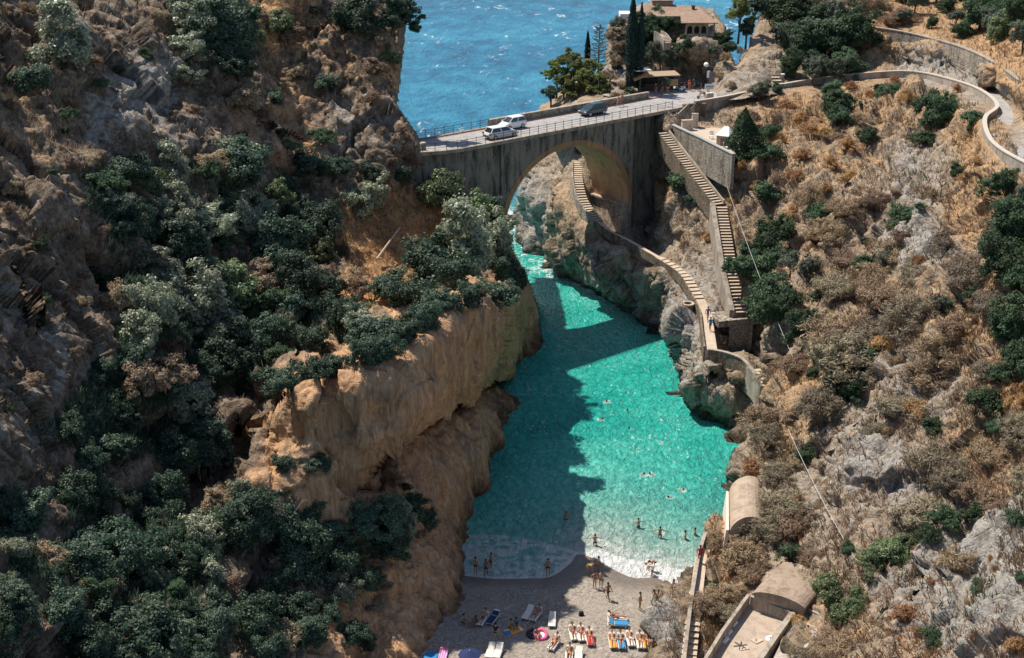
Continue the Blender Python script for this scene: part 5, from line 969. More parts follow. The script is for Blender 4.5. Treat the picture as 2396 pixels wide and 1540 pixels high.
while n < 120:
    x, y = rs0.uniform(-20, 1000), rs0.uniform(370, 1560); a_, b_ = np.array(x), np.array(y)
    if not (inside(a_, b_, LEDGE) or inside(a_, b_, LOWER)): continue
    r = rs0.uniform(26, 50)
    if any((x - q) ** 2 + (y - w) ** 2 < (.36 * (r + c)) ** 2 for q, w, c in tk): continue
    tk.append((x, y, r)); n += 1; k, ds = [('oak_mid', 'dark leafy tree'), ('green', 'deep green bush'), ('pale', 'pale grey green tree'), ('rust', 'rusty dry topped bush')][int(rs0.choice(4, p=[.50, .15, .23, .12]))]; plant(k, x, y, r, size_word(r, 48, 72) + ' ' + ds, SA, T)
row('oak_mid', 'dark leafy tree', [(1195, 655, 34), (1150, 690, 40), (1090, 705, 42), (1040, 735, 40), (1000, 765, 36), (960, 800, 38), (905, 838, 40), (860, 850, 36), (790, 860, 38), (745, 885, 34), (700, 900, 34), (1070, 660, 44)], SA, T)
# ragged tree leaning over the sea at the cliff edge
def tree_obj(name, cat, label, loc, crowns, leafm, trunk_pts, rad, bark=None, group=None, rz=0, limbs=()):
    e = empty(name, loc, rz); tag(e, label, cat, group); m = MB().tube(trunk_pts, rad, 8)
    for l in limbs: m.tube(l[0], l[1], 5)
    m.build('trunk', bark or M_BARK, e, True); V = []; F = []; n = 0
    me = None
    for (c, r, ncl, nlf, leaf, clr, seed, thin) in crowns:
        x = crown_mesh('crown', seed, r, 0, ncl, nlf, leaf, clr, 1.6, .4, .4, -.7, thin); co = np.empty(len(x.vertices) * 3, np.float32); x.vertices.foreach_get('co', co); co = co.reshape(-1, 3) + np.array(c); V.append(co); F.append(np.arange(len(co)).reshape(-1, 4) + n); n += len(co); bpy.data.meshes.remove(x)
    link('crown', np_mesh('crown', np.concatenate(V), np.concatenate(F)), leafm, e); return e
g = surf(SA, 905, 118)
tree_obj('edge_tree', 'tree', 'ragged dark tree leaning out over the sea at the top of the left cliff', g, [((1.2, 0, 3.4), (1.7, 1.7, 1.5), 70, 45, .2, .42, 301, .5), ((2.9, .2, 3.2), (1.3, 1.2, 1.3), 45, 40, .2, .36, 302, .6), ((3.4, 0, 2.0), (.8, .8, .9), 22, 36, .2, .32, 303, .7), ((1.4, .3, 5.0), (2.0, 1.8, 1.2), 70, 42, .2, .42, 304, .5), ((-.4, 0, 2.4), (1.1, 1.1, 1.0), 40, 40, .2, .4, 305, .4)],
         L_OAK, [(0, 0, -1), (.3, 0, 1), (1.0, .1, 2.4), (1.4, .2, 4.4)], [.3, .24, .17, .08], limbs=[([(.5, 0, 1.4), (1.9, .1, 2.4), (3.2, .1, 2.9)], [.14, .1, .04]), ([(.2, 0, .8), (-.2, 0, 1.6), (-.5, 0, 2.4)], [.12, .08, .03]), ([(1.9, .1, 2.4), (2.9, 0, 2.2), (3.5, 0, 1.7)], [.08, .05, .02])])
# bare branched tree among the dark trees, lower left
M_GREYW = plain('grey_deadwood', (.26, .21, .165), .9, .25, 4, .4)
def bare_tree(label, loc, h, seed, lean=(0, 0)):
    rnd = random.Random(seed); e = empty('bare_tree', loc); tag(e, label, 'tree'); m = MB(); tips = []
    m.tube([(0, 0, -1), (lean[0] * .3, lean[1] * .3, h * .3), (lean[0] * .6, lean[1] * .6, h * .55)], [.13, .1, .07], 6); st = [(Vector((lean[0] * .6, lean[1] * .6, h * .55)), Vector((lean[0], lean[1], h)).normalized(), .06, 0)] * 4; tw = MB()
    while st:
        p, d, r, lv = st.pop(); d2 = (d + Vector((rnd.uniform(-.9, .9), rnd.uniform(-.9, .9), rnd.uniform(-.35, .6)))).normalized(); L = h * .30 * (.72 ** lv); mid = p + d2 * L * .5 + Vector((rnd.uniform(-.1, .1), rnd.uniform(-.1, .1), 0)) * L; q = p + d2 * L
        tw.tube([p, mid, q], [r, r * .8, r * .62], 4)
        if lv < 4:
            for i in range(2 if lv else 3): st.append((q, d2, r * .62, lv + 1))
    m.build('trunk', M_GREYW, e, True); tw.build('branches', M_GREYW, e, True); return e
bare_tree('bleached bare branched tree among the dark trees at lower left', surf(SA, 690, 1290) + Vector((0, -1.0, 1.9)), 2.6, 4)
bare_tree('bare grey shrub skeleton on the dry slope below the coast road bend', surf(SCS, 2260, 700) + Vector((0, -.6, .2)), 2.2, 11)
bare_tree('bare grey shrub skeleton on the slope just left of the coast road bend', surf(SCS, 2210, 470) + Vector((0, -.6, .2)), 2.0, 15)
for (a, b, lab) in (((936, 545), (882, 620), 'pale fallen log on the orange grass of the promontory'), ((862, 660), (806, 690), 'short pale fallen log below the other log near the ochre rim')):
    p, q = surf(SA, *a) + Vector((0, -.4, .7)), surf(SA, *b) + Vector((0, -.4, .7)); o = p.lerp(q, .5); m = MB().tube([p - o, (q - o) * .3 + (p - o) * .2 + Vector((0, 0, .05)), q - o], [.09, .11, .13], 7); w = m.build('log', M_BAREW); w.location = o; tag(w, lab, 'log')
p, q = surf(SA, -20, 1515), surf(SA, 40, 1460)
# ---- right side: hillside trees, orchard, slope bushes
G1, G2, G3 = 'trees on the hillside right of the villa', 'orchard trees on the upper terrace', 'bushes on the slope below the coast road'
row('green_big', 'dense green hillside tree', [(1835, 60, 62), (1900, 60, 56), (1960, 110, 66), (1870, 130, 58), (2005, 115, 48), (1920, 150, 48), (1845, 165, 36), (1985, 155, 44), (1810, 20, 50), (1880, 10, 50)], SCS, G1)
row('olive', 'grey green hillside tree', [(1930, 95, 52), (1850, 110, 44), (1975, 60, 40), (1900, 170, 34), (1950, 170, 30), (1775, 212, 30)], SCS, G1)
row('dry_big', 'brown dry hillside bush', [(1910, 25, 40), (1960, 35, 34), (2010, 20, 34), (1990, 80, 30), (2080, 45, 26), (2060, 20, 26), (2110, 35, 30)], SCS, G1)
row('green_big', 'leafy orchard tree', [(2290, 45, 46), (2250, 70, 24), (2180, 55, 18), (2210, 15, 22), (2340, 25, 40), (2396, 50, 46), (2190, -10, 30), (2110, -10, 24), (2260, 0, 34)], SCS, G2)
row('bright', 'pale bright orchard tree', [(2335, 78, 34), (2370, 40, 34), (2300, 15, 26)], SCS, G2)
row('olive', 'grey green orchard tree', [(2392, 95, 34), (2320, 60, 30), (2110, 40, 22), (2140, 10, 26), (2235, 40, 22)], SCS, G2)
row('green', 'dark green bush', [(1600, 435, 34), (1625, 462, 26), (1940, 208, 32), (1960, 272, 36), (1975, 300, 28), (2070, 232, 30), (2060, 215, 20), (2180, 262, 40), (2215, 270, 34), (2190, 290, 26), (2275, 275, 24), (2268, 300, 20), (1800, 470, 30), (1810, 560, 32), (1790, 610, 40), (1780, 660, 36), (1830, 720, 46), (1810, 770, 44), (1850, 760, 40), (1880, 720, 30), (1800, 700, 40), (1840, 700, 30), (2110, 530, 34), (2140, 515, 22), (2340, 440, 44), (2370, 480, 30), (2390, 560, 46), (2370, 640, 46),
    (2396, 690, 40), (2370, 780, 56), (2396, 840, 46), (2300, 940, 42), (2310, 970, 24), (1650, 1385, 24), (1645, 1420, 18), (2160, 1255, 40), (2220, 1235, 36), (2190, 1280, 26), (1845, 1290, 30), (1800, 330, 26), (1790, 375, 34), (1740, 1250, 24), (1980, 910, 34), (1960, 950, 30), (2000, 940, 36), (1920, 700, 26), (2080, 860, 26), (1905, 890, 22), (1960, 250, 20), (2330, 870, 30), (1820, 210, 16), (1500, 205, 18), (1560, 900 - 700, 12), (1420, 240, 16)], SCS, G3)
for o, d_, x, y in PL[-3:]: pass
row('bright', 'yellow green cactus like bush', [(1950, 1400, 44), (1990, 1420, 40), (1960, 1440, 36), (2080, 1300, 44), (2110, 1270, 34), (2060, 1330, 30), (2140, 1290, 26), (2010, 1390, 30), (2050, 1360, 24)], SCS, 'yellow green bushes above the flat roofs')
row('green_big', 'big dark green bush', [(1820, 570, 46), (1800, 640, 50), (1840, 730, 60), (1880, 770, 46), (2000, 900, 46), (1960, 930, 40), (2380, 560, 60), (2385, 650, 60), (2370, 760, 64), (2390, 850, 56), (2120, 520, 36), (1960, 280, 40), (2190, 268, 46), (2075, 235, 34)], SCS, G3)
row('green', 'mid green bush', [(2030, 330, 26), (2160, 330, 26), (2240, 400, 24), (1900, 520, 28), (2020, 640, 28), (2270, 700, 30), (2180, 1000, 30), (2350, 1010, 30), (1890, 1080, 26), (2280, 1210, 34), (1760, 1040, 20), (2000, 1300, 26), (2300, 1380, 26), (2180, 1480, 28)], SCS, G3)
row('olive', 'grey green bush', [(1860, 640, 30), (1900, 640, 26), (2080, 620, 26), (1950, 880, 34), (2190, 700, 24), (2280, 560, 36), (2340, 540, 30), (2396, 460, 26), (2240, 1180, 30), (1800, 800, 34), (1830, 820, 24)], SCS, G3)
row('dry_big', 'brown dry bush', [(2010, 810, 78), (1950, 790, 60), (1880, 855, 46), (2070, 720, 60), (2050, 660, 50), (2110, 590, 44), (1990, 620, 46), (1960, 570, 40), (2200, 830, 60), (2240, 780, 46), (2170, 880, 52), (1820, 1000, 52), (1850, 960, 34), (2270, 1140, 60), (2310, 1060, 48), (2330, 1180, 46), (1740, 1300, 48), (1700, 1290, 36), (1760, 1340, 36), (1950, 1500, 50), (1985, 1530, 44), (1680, 1400, 36), (1650, 1440, 34), (1720, 1380, 30), (1860, 1230, 46), (1900, 1290, 34),
    (2050, 480, 36), (1830, 430, 36), (1900, 480, 40), (1980, 520, 40)], SCS, G3)
row('grey_big', 'grey brown dry bush', [(2000, 880, 80), (2080, 800, 66), (1970, 690, 52), (2140, 750, 60), (2150, 650, 50), (2260, 640, 60), (2220, 560, 42), (2330, 620, 46), (2200, 1080, 66), (2150, 1180, 66), (2230, 1120, 50), (2330, 740, 44), (1800, 1060, 44), (1780, 980, 40), (1850, 1180, 52), (1830, 1120, 40), (1800, 1250, 44), (2110, 960, 48), (1930, 970, 50), (2300, 860, 40), (2060, 1010, 40), (2380, 1010, 50), (2396, 1110, 46), (1780, 880, 34), (1820, 900, 30), (1640, 1340, 24), (1900, 1540, 30), (1700, 1440, 28)], SCS, G3)
row('orange', 'orange dry bush', [(1990, 357, 28), (1840, 250, 26), (2040, 235, 20), (2100, 215, 24), (2125, 210, 18), (1900, 330, 24), (1950, 400, 24), (1820, 340, 24), (1870, 430, 22), (2000, 430, 24), (1900, 560, 26), (1990, 200, 18), (2130, 250, 22), (2370, 950, 26), (2390, 900, 24), (2240, 210, 14), (1870, 290, 24), (1930, 330, 20), (1880, 380, 26), (1950, 460, 24), (1560, 420, 20), (1660, 560, 16), (2310, 380, 18), (2270, 420, 26), (2250, 480, 22), (1740, 420, 20), (1780, 440, 22), (1860, 500, 24), (1720, 480, 18), (1890, 1480, 20), (1620, 1450, 18)], SCS, G3)
# smaller dry bushes strewn over the slope
rs = np.random.default_rng(5); n = 0; taken = [(x, y, 26) for o, d_, x, y in PL if x > 1500]
keep_off = [(stair_px, 34), ([(a, b) for a, b, c in path_pts], 24), ([(1609, 256), (1700, 241), (1810, 218), (1900, 203), (2000, 192), (2130, 187), (2230, 205), (2292, 230), (2322, 262), (2300, 292), (2305, 335), (2330, 368), (2420, 416)], 20), ([(2340, 230), (2370, 290), (2420, 370)], 45), ([(1745, 1170), (1745, 1220)], 56), ([(1820, 1350), (1840, 1400), (1780, 1560)], 120), ([(1640, 1275), (1625, 1400), (1610, 1540)], 22), ([(1640, 320), (1690, 350)], 50), ([(1800, 1330), (1860, 1330)], 50), ([(1900, 1480), (1930, 1560)], 50)]
while n < 95:
    x, y = rs.uniform(1740, 2420), rs.uniform(215, 1530)
    if y < 215 + 0 or (x < 1780 and 330 < y < 960): continue
    if any(seg_dist(np.array(x), np.array(y), pl) < d for pl, d in keep_off): continue
    if x > 2290 and y < 410: continue
    if vnoise(np.array([[x / 95.0, y / 95.0, 3.3]]), 5)[0] < -.12: continue
    r = (8 + 26 * rs.random() ** 2) * (0.75 + 0.5 * y / 1000)
    if any((x - a) ** 2 + (y - b) ** 2 < (0.40 * (r + c)) ** 2 for a, b, c in taken): continue
    gz = SCS.Z[int((y - SCS.y0) / SCS.step), int((x - SCS.x0) / SCS.step)]
    if gz[2] > .55 and rs.random() < .6: continue
    taken.append((x, y, r)); n += 1; u = rs.random(); k, ds = ('orange', 'little orange dry tuft') if u < .2 + .35 * gz[1] else (('dry', 'little brown dry bush') if u < .90 else ('green', 'little green bush'))
    plant(k, x, y, r, ds, SCS, 'small dry bushes strewn over the right slope')
# left cliff: small dry bushes clinging to the rock
n = 0; taken = [(x, y, 40) for o, d_, x, y in PL if x < 1300]
while n < 80:
    x, y = rs.uniform(0, 960), rs.uniform(10, 1500)
    if y > 380 and not (x < 240 or (y > 1100 and x > 800)): continue
    if not SA.mask[int((y - SA.y0) / SA.step), int((x - SA.x0) / SA.step)]: continue
    r = rs.uniform(10, 28)
    if any((x - a) ** 2 + (y - b) ** 2 < (0.6 * (r + c)) ** 2 for a, b, c in taken): continue
    taken.append((x, y, r)); n += 1; k, ds = [('rust', 'little rusty cliff bush'), ('dry', 'little brown cliff bush'), ('green', 'little dark green cliff bush')][int(rs.choice(3, p=[.3, .4, .3]))]
    plant(k, x, y, r, ds, SA, 'small bushes clinging to the left cliff')
# ---- headland trees: cypresses, pines, ragged araucaria, pale round bushes
def cypress(label, px, py0, py1, w, Y):
    b = at(px, py1, Y); h = (py1 - py0) / ppm(b) / math.cos(R(12)); e = empty('cypress_tree', b); tag(e, label, 'tree', 'cypresses by the villa rock'); rng = np.random.default_rng(int(px)); n = 5200
    z = rng.uniform(.02, 1, n); rr = w * (np.minimum(1, (1 - z) * 2.3) ** .8) * (0.75 + .25 * np.minimum(1, z * 6)) * (1 + .22 * vnoise(np.c_[z * 14, rng.uniform(0, 3, n), z * 0], 3)); a = rng.uniform(0, 2 * math.pi, n); k = rng.uniform(.55, 1, n) ** .5
    C = np.c_[np.cos(a) * rr * k, np.sin(a) * rr * k, z * h]; Nn = np.c_[np.cos(a), np.sin(a), .35 + 0 * a] + rng.normal(size=(n, 3)) * .4; Nn /= np.linalg.norm(Nn, axis=1, keepdims=True)
    V, F = quads(C, Nn, .16, 2.0, rng, np.c_[0 * a, 0 * a, 1 + 0 * a] + rng.normal(size=(n, 3)) * .4); link('crown', np_mesh('crown', V, F), L_CYP, e); MB().tube([(0, 0, -.8), (0, 0, h * .5), (0, 0, h * .9)], [.14, .1, .03], 7).build('trunk', M_BARK, e, True); return e
cypress('tallest dark cypress, left one of the pair beside the villa', 1475, -6, 206, .92, 183.5)
cypress('second tall cypress, right of the tallest one beside the villa', 1495, 16, 208, .66, 183.8)
cypress('short dark cypress standing among the pines left of the villa', 1374, 78, 160, .42, 195)
def pine(label, px, py, rpx, Y, seed, mat=None, thin=.5, grp='pines beyond the bridge road'):
    b = at(px, py + rpx * 1.25, Y); k = rpx / ppm(b); rnd = random.Random(seed); cr = []
    for i in range(7):
        a = i * .9 + seed; rr = k * rnd.uniform(.35, .75) if i else 0; z = k * (rnd.uniform(.7, 1.9) if i else 1.9); cr.append(((math.cos(a) * rr, math.sin(a) * rr, z), (k * .48, k * .48, k * .30), 34, 42, .15, .30 * max(k / 2.2, .6), seed * 13 + i, thin))
    return tree_obj('pine_tree', 'tree', label, b, cr, mat or L_PINE, [(0, 0, -1.5), (k * .05, 0, k * .6), (0, k * .05, k * 1.7)], [.17, .13, .06], None, grp, limbs=[([(0, 0, k * rnd.uniform(.3, .9)), tuple(x * .6 for x in c[0][:2]) + (c[0][2] * .8,), c[0]], [.07, .05, .02]) for c in cr[1:]])
for a in ((1302, 168, 34, 191.5, 1, 'leftmost pine over the sea beyond the bridge railing'), (1340, 160, 36, 190, 2, 'upper bushy pine right of the leftmost pine'), (1375, 172, 40, 187.5, 3, 'broad yellow green pine in the middle of the clump'), (1400, 200, 32, 184, 4, 'low yellow green pine close to the parapet'), (1352, 205, 30, 185.5, 5, 'low pine below the middle of the pine clump'), (1330, 130, 20, 193, 7, 'small topmost pine of the clump'), (1318, 200, 26, 187, 8, 'orange tinged pine low on the left of the clump')): pine(a[5], *a[:5])
pine('small dark pine at the sea end of the parapet', 1288, 222, 24, 187.5, 6, L_OAK)
pine('tall pine with yellow lit side at the top of the stone stair', 1728, 30, 40, 197, 9, None, .4, 'pines beside the stone stair'); pine('dark pine right of the tall yellow lit pine', 1762, 8, 36, 199, 10, L_OAK, .4, 'pines beside the stone stair'); pine('low dark pine branch clump beside the pine stair', 1745, 70, 22, 197.5, 12, L_OAK, .5, 'pines beside the stone stair')
b = at(1400, 176, 193); e = empty('araucaria_tree', b); tag(e, 'sparse ragged conifer with drooping bare branches left of the villa', 'tree'); k = 1 / ppm(b); m = MB(); tw = MB(); rnd = random.Random(3)
m.tube([(0, 0, -1), (0, 0, 115 * k)], [.16, .04], 7).build('trunk', M_BARK, e, True); C = []
for i in range(46):
    z = (22 + 92 * i / 46) * k; a = i * 2.4; L = (8 + 26 * (1 - i / 46)) * k; q = Vector((math.cos(a) * L, math.sin(a) * L, z + .25 * L)); tw.tube([(0, 0, z), (q.x * .6, q.y * .6, z + .05 * L), q], [.045, .035, .02], 4)
    for j in range(26): f = rnd.uniform(.3, 1); C.append((q.x * f + rnd.uniform(-.12, .12), q.y * f + rnd.uniform(-.12, .12), z + (.25 * L) * f * f + rnd.uniform(-.12, .12)))
tw.build('branches', M_BARK, e, True); rng = np.random.default_rng(2); C = np.array(C); Nn = rng.normal(size=C.shape); Nn /= np.linalg.norm(Nn, axis=1, keepdims=True); V, F = quads(C, Nn, .11, 2, rng); link('crown', np_mesh('crown', V, F), L_OLIVE, e)
row('olive', 'pale round bush on the villa rock', [(1545, 140, 34), (1568, 152, 22)], SD, 'bushes on the villa rock'); row('rust', 'brown round bush on the villa rock', [(1575, 74, 22), (1440, 80, 26), (1455, 110, 24), (1445, 145, 22)], SD, 'bushes on the villa rock')
row('green', 'dark ivy bush on the villa rock', [(1540, 60, 26), (1520, 90, 24), (1575, 50, 20), (1520, 55, 22), (1505, 130, 22), (1590, 115, 20), (1690, 95, 26), (1705, 115, 18), (1490, 60, 20), (1500, 85, 24), (1470, 70, 22), (1560, 75, 18), (1480, 105, 22), (1610, 108, 16), (1550, 108, 14), (1500, 200, 14), (1475, 215, 14), (1600, 140, 20), (1660, 120, 18)], SD, 'bushes on the villa rock')
row('dry', 'dry brown bush on the headland', [(1440, 225, 18), (1460, 200, 18), (1430, 195, 16), (1700, 150, 18), (1685, 180, 16), (1730, 120, 14), (1710, 200, 16)], SD, 'bushes on the headland')
def plant_on(kind, px, py, rpx, Y, desc, group):
    i = cnt.get(kind, 0); cnt[kind] = i + 1; e, R0, zc = PROTO[kind + str(i % 3)]; g = at(px, py, Y); s = rpx / ppm(g) / R0; g.z -= zc * s
    o = place(e, USED, loc=g, rz=random.uniform(0, 6.28), scale=(s, s * .8, s)); o['group'] = group; PL.append((o, desc, px, py))
for q in ((1492, 44, 20, 198.8), (1512, 52, 22, 198.6), (1536, 50, 20, 198.8), (1556, 54, 18, 198.8), (1578, 50, 16, 198.8), (1592, 62, 15, 198), (1508, 74, 24, 197.5), (1535, 74, 20, 197), (1486, 66, 20, 198), (1600, 92, 14, 195.4), (1684, 92, 22, 196.5), (1700, 108, 20, 196)): plant_on('green', q[0], q[1], q[2], q[3], 'dark ivy mound against the villa', 'ivy mounds against the villa')
for q in ((1448, 60, 24, 203), (1440, 84, 24, 201), (1462, 88, 20, 199), (1452, 118, 22, 197), (1436, 132, 20, 196.5), (1446, 160, 20, 194)): plant_on('olive', q[0], q[1], q[2], q[3], 'grey green mound on the villa rock', 'bushes on the villa rock')
label_plants()
# ---- grass and low scrub nobody could count
def tufts(name, sh, n, mat, size, wfun, seed, nb=5, box=None):
    rng = np.random.default_rng(seed); ny, nx = sh.mask.shape; j = rng.integers(1, ny - 1, n * 6); i = rng.integers(1, nx - 1, n * 6); px, py = sh.x0 + i * sh.step, sh.y0 + j * sh.step
    ok = sh.mask[j, i] & (rng.random(len(i)) < wfun(px, py, sh.Z[j, i], sh.P[j, i])); i, j = i[ok][:n], j[ok][:n]; P = sh.P[j, i]; N = sh.N[j, i]
    P = np.repeat(P, nb, 0); N = np.repeat(N, nb, 0); m = len(P); up = np.array([0, 0, 1.0]) + N * .5 + rng.normal(size=(m, 3)) * .45; up /= np.linalg.norm(up, axis=1, keepdims=True)
    h = size * rng.uniform(.5, 1.5, (m, 1)); b = P + rng.normal(size=(m, 3)) * size * .35; s = np.cross(up, rng.normal(size=(m, 3))); s /= np.linalg.norm(s, axis=1, keepdims=True); w = h * .11
    V = np.stack([b - s * w - up * h * .2, b + s * w - up * h * .2, b + up * h + s * w * .3, b + up * h - s * w * .3], 1).reshape(-1, 3); o = link(name, np_mesh(name, V, np.arange(4 * m).reshape(m, 4)), mat); return o
def off_paths(px, py):
    w = np.ones(px.shape)
    for pl, d in keep_off: w *= sstep(d * .5, d * .8, seg_dist(px, py, pl))
    return w
vn = lambda P, s: vnoise(P / s, 77)
o = tufts('dry_grass', SCS, 13000, L_ORANGE, .27, lambda x, y, Z, P: off_paths(x, y) * (1 - .9 * inside(x, y, [(2020, 66), (2180, 96), (2330, 158), (2400, 210), (2400, 330), (2320, 215), (2130, 172), (2020, 182)])) * np.clip(Z[:, 1] * 1.5 - .30 + .5 * vn(P, 3), 0, 1) * (P[:, 2] > 2), 1); tag(o, 'orange dry grass covering the right slope and upper terrace', 'grass', kind='stuff')
o = tufts('dry_scrub', SCS, 15000, L_DRY, .34, lambda x, y, Z, P: off_paths(x, y) * np.clip(.45 - .5 * Z[:, 2] + .6 * vn(P, 2.2), 0, 1) * (P[:, 2] > 2.2) * (x > 1560), 2); tag(o, 'low brown dry scrub covering the right slope', 'scrub', kind='stuff')
o = tufts('green_scrub', SCS, 7000, L_SHRUB, .30, lambda x, y, Z, P: off_paths(x, y) * np.clip(.0 + 1.6 * vn(P, 5) - .35, 0, 1) * (P[:, 2] > 2.5) * (x > 1560), 3); tag(o, 'patches of low green scrub on the right slope', 'scrub', kind='stuff')
o = tufts('cliff_grass', SA, 8000, L_RUST, .28, lambda x, y, Z, P: np.clip(Z[:, 1] * 1.4 + .10 + .5 * vn(P, 2.5) - .5 * Z[:, 0], 0, 1) * (P[:, 2] > 2.5) * (y > -40), 4); tag(o, 'rusty dry grass tufts on the left cliff and promontory', 'grass', kind='stuff')
o = tufts('golden_grass', SA, 5000, L_ORANGE, .34, lambda x, y, Z, P: inside(x, y, [(760, 450), (1010, 470), (1060, 560), (980, 700), (860, 730), (780, 650)]) * np.clip(.6 + .8 * vn(P, 2), 0, 1), 9); tag(o, 'golden dry grass on the sunlit top of the promontory', 'grass', kind='stuff')
o = tufts('undergrowth', SA, 26000, L_OAK, .42, lambda x, y, Z, P: (inside(x, y, LEDGE) | inside(x, y, LOWER)) * np.clip(1 - 1.4 * Z.max(-1), 0, 1) * np.clip(.35 + 1.2 * vn(P, 5), 0, 1) * (P[:, 2] > 3) * (y > 360), 5); tag(o, 'dark green undergrowth between the trees on the left', 'undergrowth', kind='stuff')
b = surf(SCS, 1733, 372); hk = 128 / ppm(b); e = empty('cone_tree', b + Vector((0, -1.2, -.3))); tag(e, 'tall cone shaped dark green tree right of the sandy terrace', 'tree'); rng = np.random.default_rng(44); n = 9000; z = rng.uniform(.02, 1, n); a = rng.uniform(0, 2 * math.pi, n); k = rng.uniform(.4, 1, n) ** .5
rr = 46 / ppm(b) * np.minimum(1, (1 - z) * 1.45) ** .8 * (.7 + .3 * np.minimum(1, z * 5)) * (1 + .35 * vnoise(np.c_[z * 6, np.cos(a) * 2, np.sin(a) * 2], 9)); C = np.c_[np.cos(a) * rr * k, np.sin(a) * rr * k, z * hk]; Nn = np.c_[np.cos(a), np.sin(a), .5 + 0 * a] + rng.normal(size=(n, 3)) * .6; Nn /= np.linalg.norm(Nn, axis=1, keepdims=True)
V, F = quads(C, Nn, .2, 1.6, rng); link('crown', np_mesh('crown', V, F), L_SHRUB, e); MB().tube([(0, 0, -1), (0, 0, hk * .5), (0, 0, hk * .85)], [.2, .14, .04], 7).build('trunk', M_BARK, e, True)
# ------------------------------------------------------------ vehicles
M_GLASS = None
def glossy(name, col, rough=0.25, spec=0.5, coat=0.0):
    m, nt, o = newmat(name); tc = nt.nodes.new('ShaderNodeTexCoord').outputs['Object']; n1 = noise(nt, tc, 2.5, 3, .5)
    c = ramp(nt, n1, [(.3, tuple(x * .92 for x in col)), (.7, tuple(min(1, x * 1.05) for x in col))]); b = finish(nt, o, c, rough, None, 0, 0, spec); b.inputs['Coat Weight'].default_value = coat; b.inputs['Coat Roughness'].default_value = .08; return m
M_GLASS = glossy('dark_glass', (.025, .03, .035), .08, .8); M_TYRE = plain('tyre_rubber', (.03, .03, .03), .9); M_RIM = glossy('alloy', (.45, .45, .46), .35); M_LAMP = glossy('lamp_glass', (.75, .75, .72), .15); M_TAIL = glossy('tail_glass', (.35, .03, .02), .2)
def car(label, loc, rz, paint, L=4.1, W=1.74, H=1.5, hood=.95, boot=.25, rack=False):
    e = empty('parked_car' if False else 'car', loc, rz); tag(e, label, 'car'); hl = L / 2; hw = W / 2
    st = [(-hl, .78, .42, .62), (-hl + .10, .95, .30, .86), (-hl + .45, 1.0, .24, .96), (-hl * .45, 1.0, .22, .97), (0, 1.0, .22, .96), (hl - hood - .35, 1.0, .22, .95), (hl - hood, .99, .23, .92), (hl - .45, .96, .25, .80), (hl - .14, .88, .28, .66), (hl, .72, .38, .55)]
    mb = MB(); rings = []
    for x, w, zb, zt in st: ww = hw * w; rings.append([(x, -ww * .93, zb), (x, -ww, zb + .2), (x, -ww, zt - .14), (x, -ww * .90, zt), (x, ww * .90, zt), (x, ww, zt - .14), (x, ww, zb + .2), (x, ww * .93, zb)])
    for a, b in zip(rings[:-1], rings[1:]):
        for k in range(8): mb.quad(a[k], a[(k + 1) % 8], b[(k + 1) % 8], b[k])
    mb.poly(rings[0]); mb.poly(rings[-1]); mb.build('body', paint, e, False)
    xb0, xb1 = -hl + .12 + boot * .2, hl - hood + .05; xt0, xt1 = -hl + .35 + boot, hl - hood - .75; zb, zt = .94, H - .06; wb, wt = hw * .90, hw * .72
    B = [(xb0, -wb, zb), (xb1, -wb, zb), (xb1, wb, zb), (xb0, wb, zb)]; T = [(xt0, -wt, zt), (xt1, -wt, zt), (xt1, wt, zt), (xt0, wt, zt)]
    def lerp(p, q, k): return tuple(p[i] + (q[i] - p[i]) * k for i in range(3))
    MB().hexa([lerp(p, (p[0] * .98, p[1] * .97, p[2]), 1) for p in B] + [lerp(p, (p[0], p[1] * .97, p[2]), 1) for p in T]).build('cabin', paint, e)
    def pane(nm, a, b, c, d, out, i=.07):
        a, b, c, d = (Vector(q) for q in (a, b, c, d)); m = (a + b + c + d) / 4; o = Vector(out) * .012; MB().quad(*[m + (q - m) * (1 - i * 2) + o for q in (a, b, c, d)]).build(nm, M_GLASS, e)
    pane('windscreen', B[1], B[2], T[2], T[1], (1, 0, .6)); pane('rear_window', B[3], B[0], T[0], T[3], (-1, 0, .5), .09)
    for s, (i, j) in ((-1, (0, 1)), (1, (3, 2))):
        bm_, tm_ = lerp(B[i], B[j], .50), lerp(T[i], T[j], .50); pane('side_window', B[i], bm_, tm_, T[i], (0, s, .3), .075); pane('side_window', bm_, B[j], T[j], tm_, (0, s, .3), .075)
    MB().hexa([(xt0 - .05, -wt - .02, zt), (xt1 + .05, -wt - .02, zt), (xt1 + .05, wt + .02, zt), (xt0 - .05, wt + .02, zt), (xt0 + .1, -wt * .85, zt + .06), (xt1 - .1, -wt * .85, zt + .06), (xt1 - .1, wt * .85, zt + .06), (xt0 + .1, wt * .85, zt + .06)]).build('roof', paint, e)
    for x in (-hl + .78, hl - .80):
        for s in (-1, 1):
            w = MB().lathe([(0, -.10), (.24, -.10), (.31, -.08), (.325, 0), (.31, .08), (.24, .10), (0, .10)], (0, 0, 0), 18, 'y').build('wheel', M_TYRE, e, True); w.location = (x, s * (hw - .08), .325); MB().lathe([(0, -.115), (.19, -.11), (.2, .11), (0, .115)], (0, 0, 0), 10, 'y').build('rim', M_RIM, w)
    for s in (-1, 1):
        MB().box((hl - .09, s * hw * .68, .62), (.14, .34, .13)).build('headlight', M_LAMP, e); MB().box((-hl + .05, s * hw * .80, .78), (.12, .24, .22)).build('tail_light', M_TAIL, e); MB().box((hl - hood - .12, s * (hw + .07), .98), (.12, .18, .12)).build('mirror', paint, e)
    MB().box((hl - .02, 0, .38), (.14, W * .7, .16)).build('bumper', M_DARKM, e); MB().box((-hl + .01, 0, .45), (.12, W * .72, .18)).build('bumper', M_DARKM if not rack else paint, e); return e
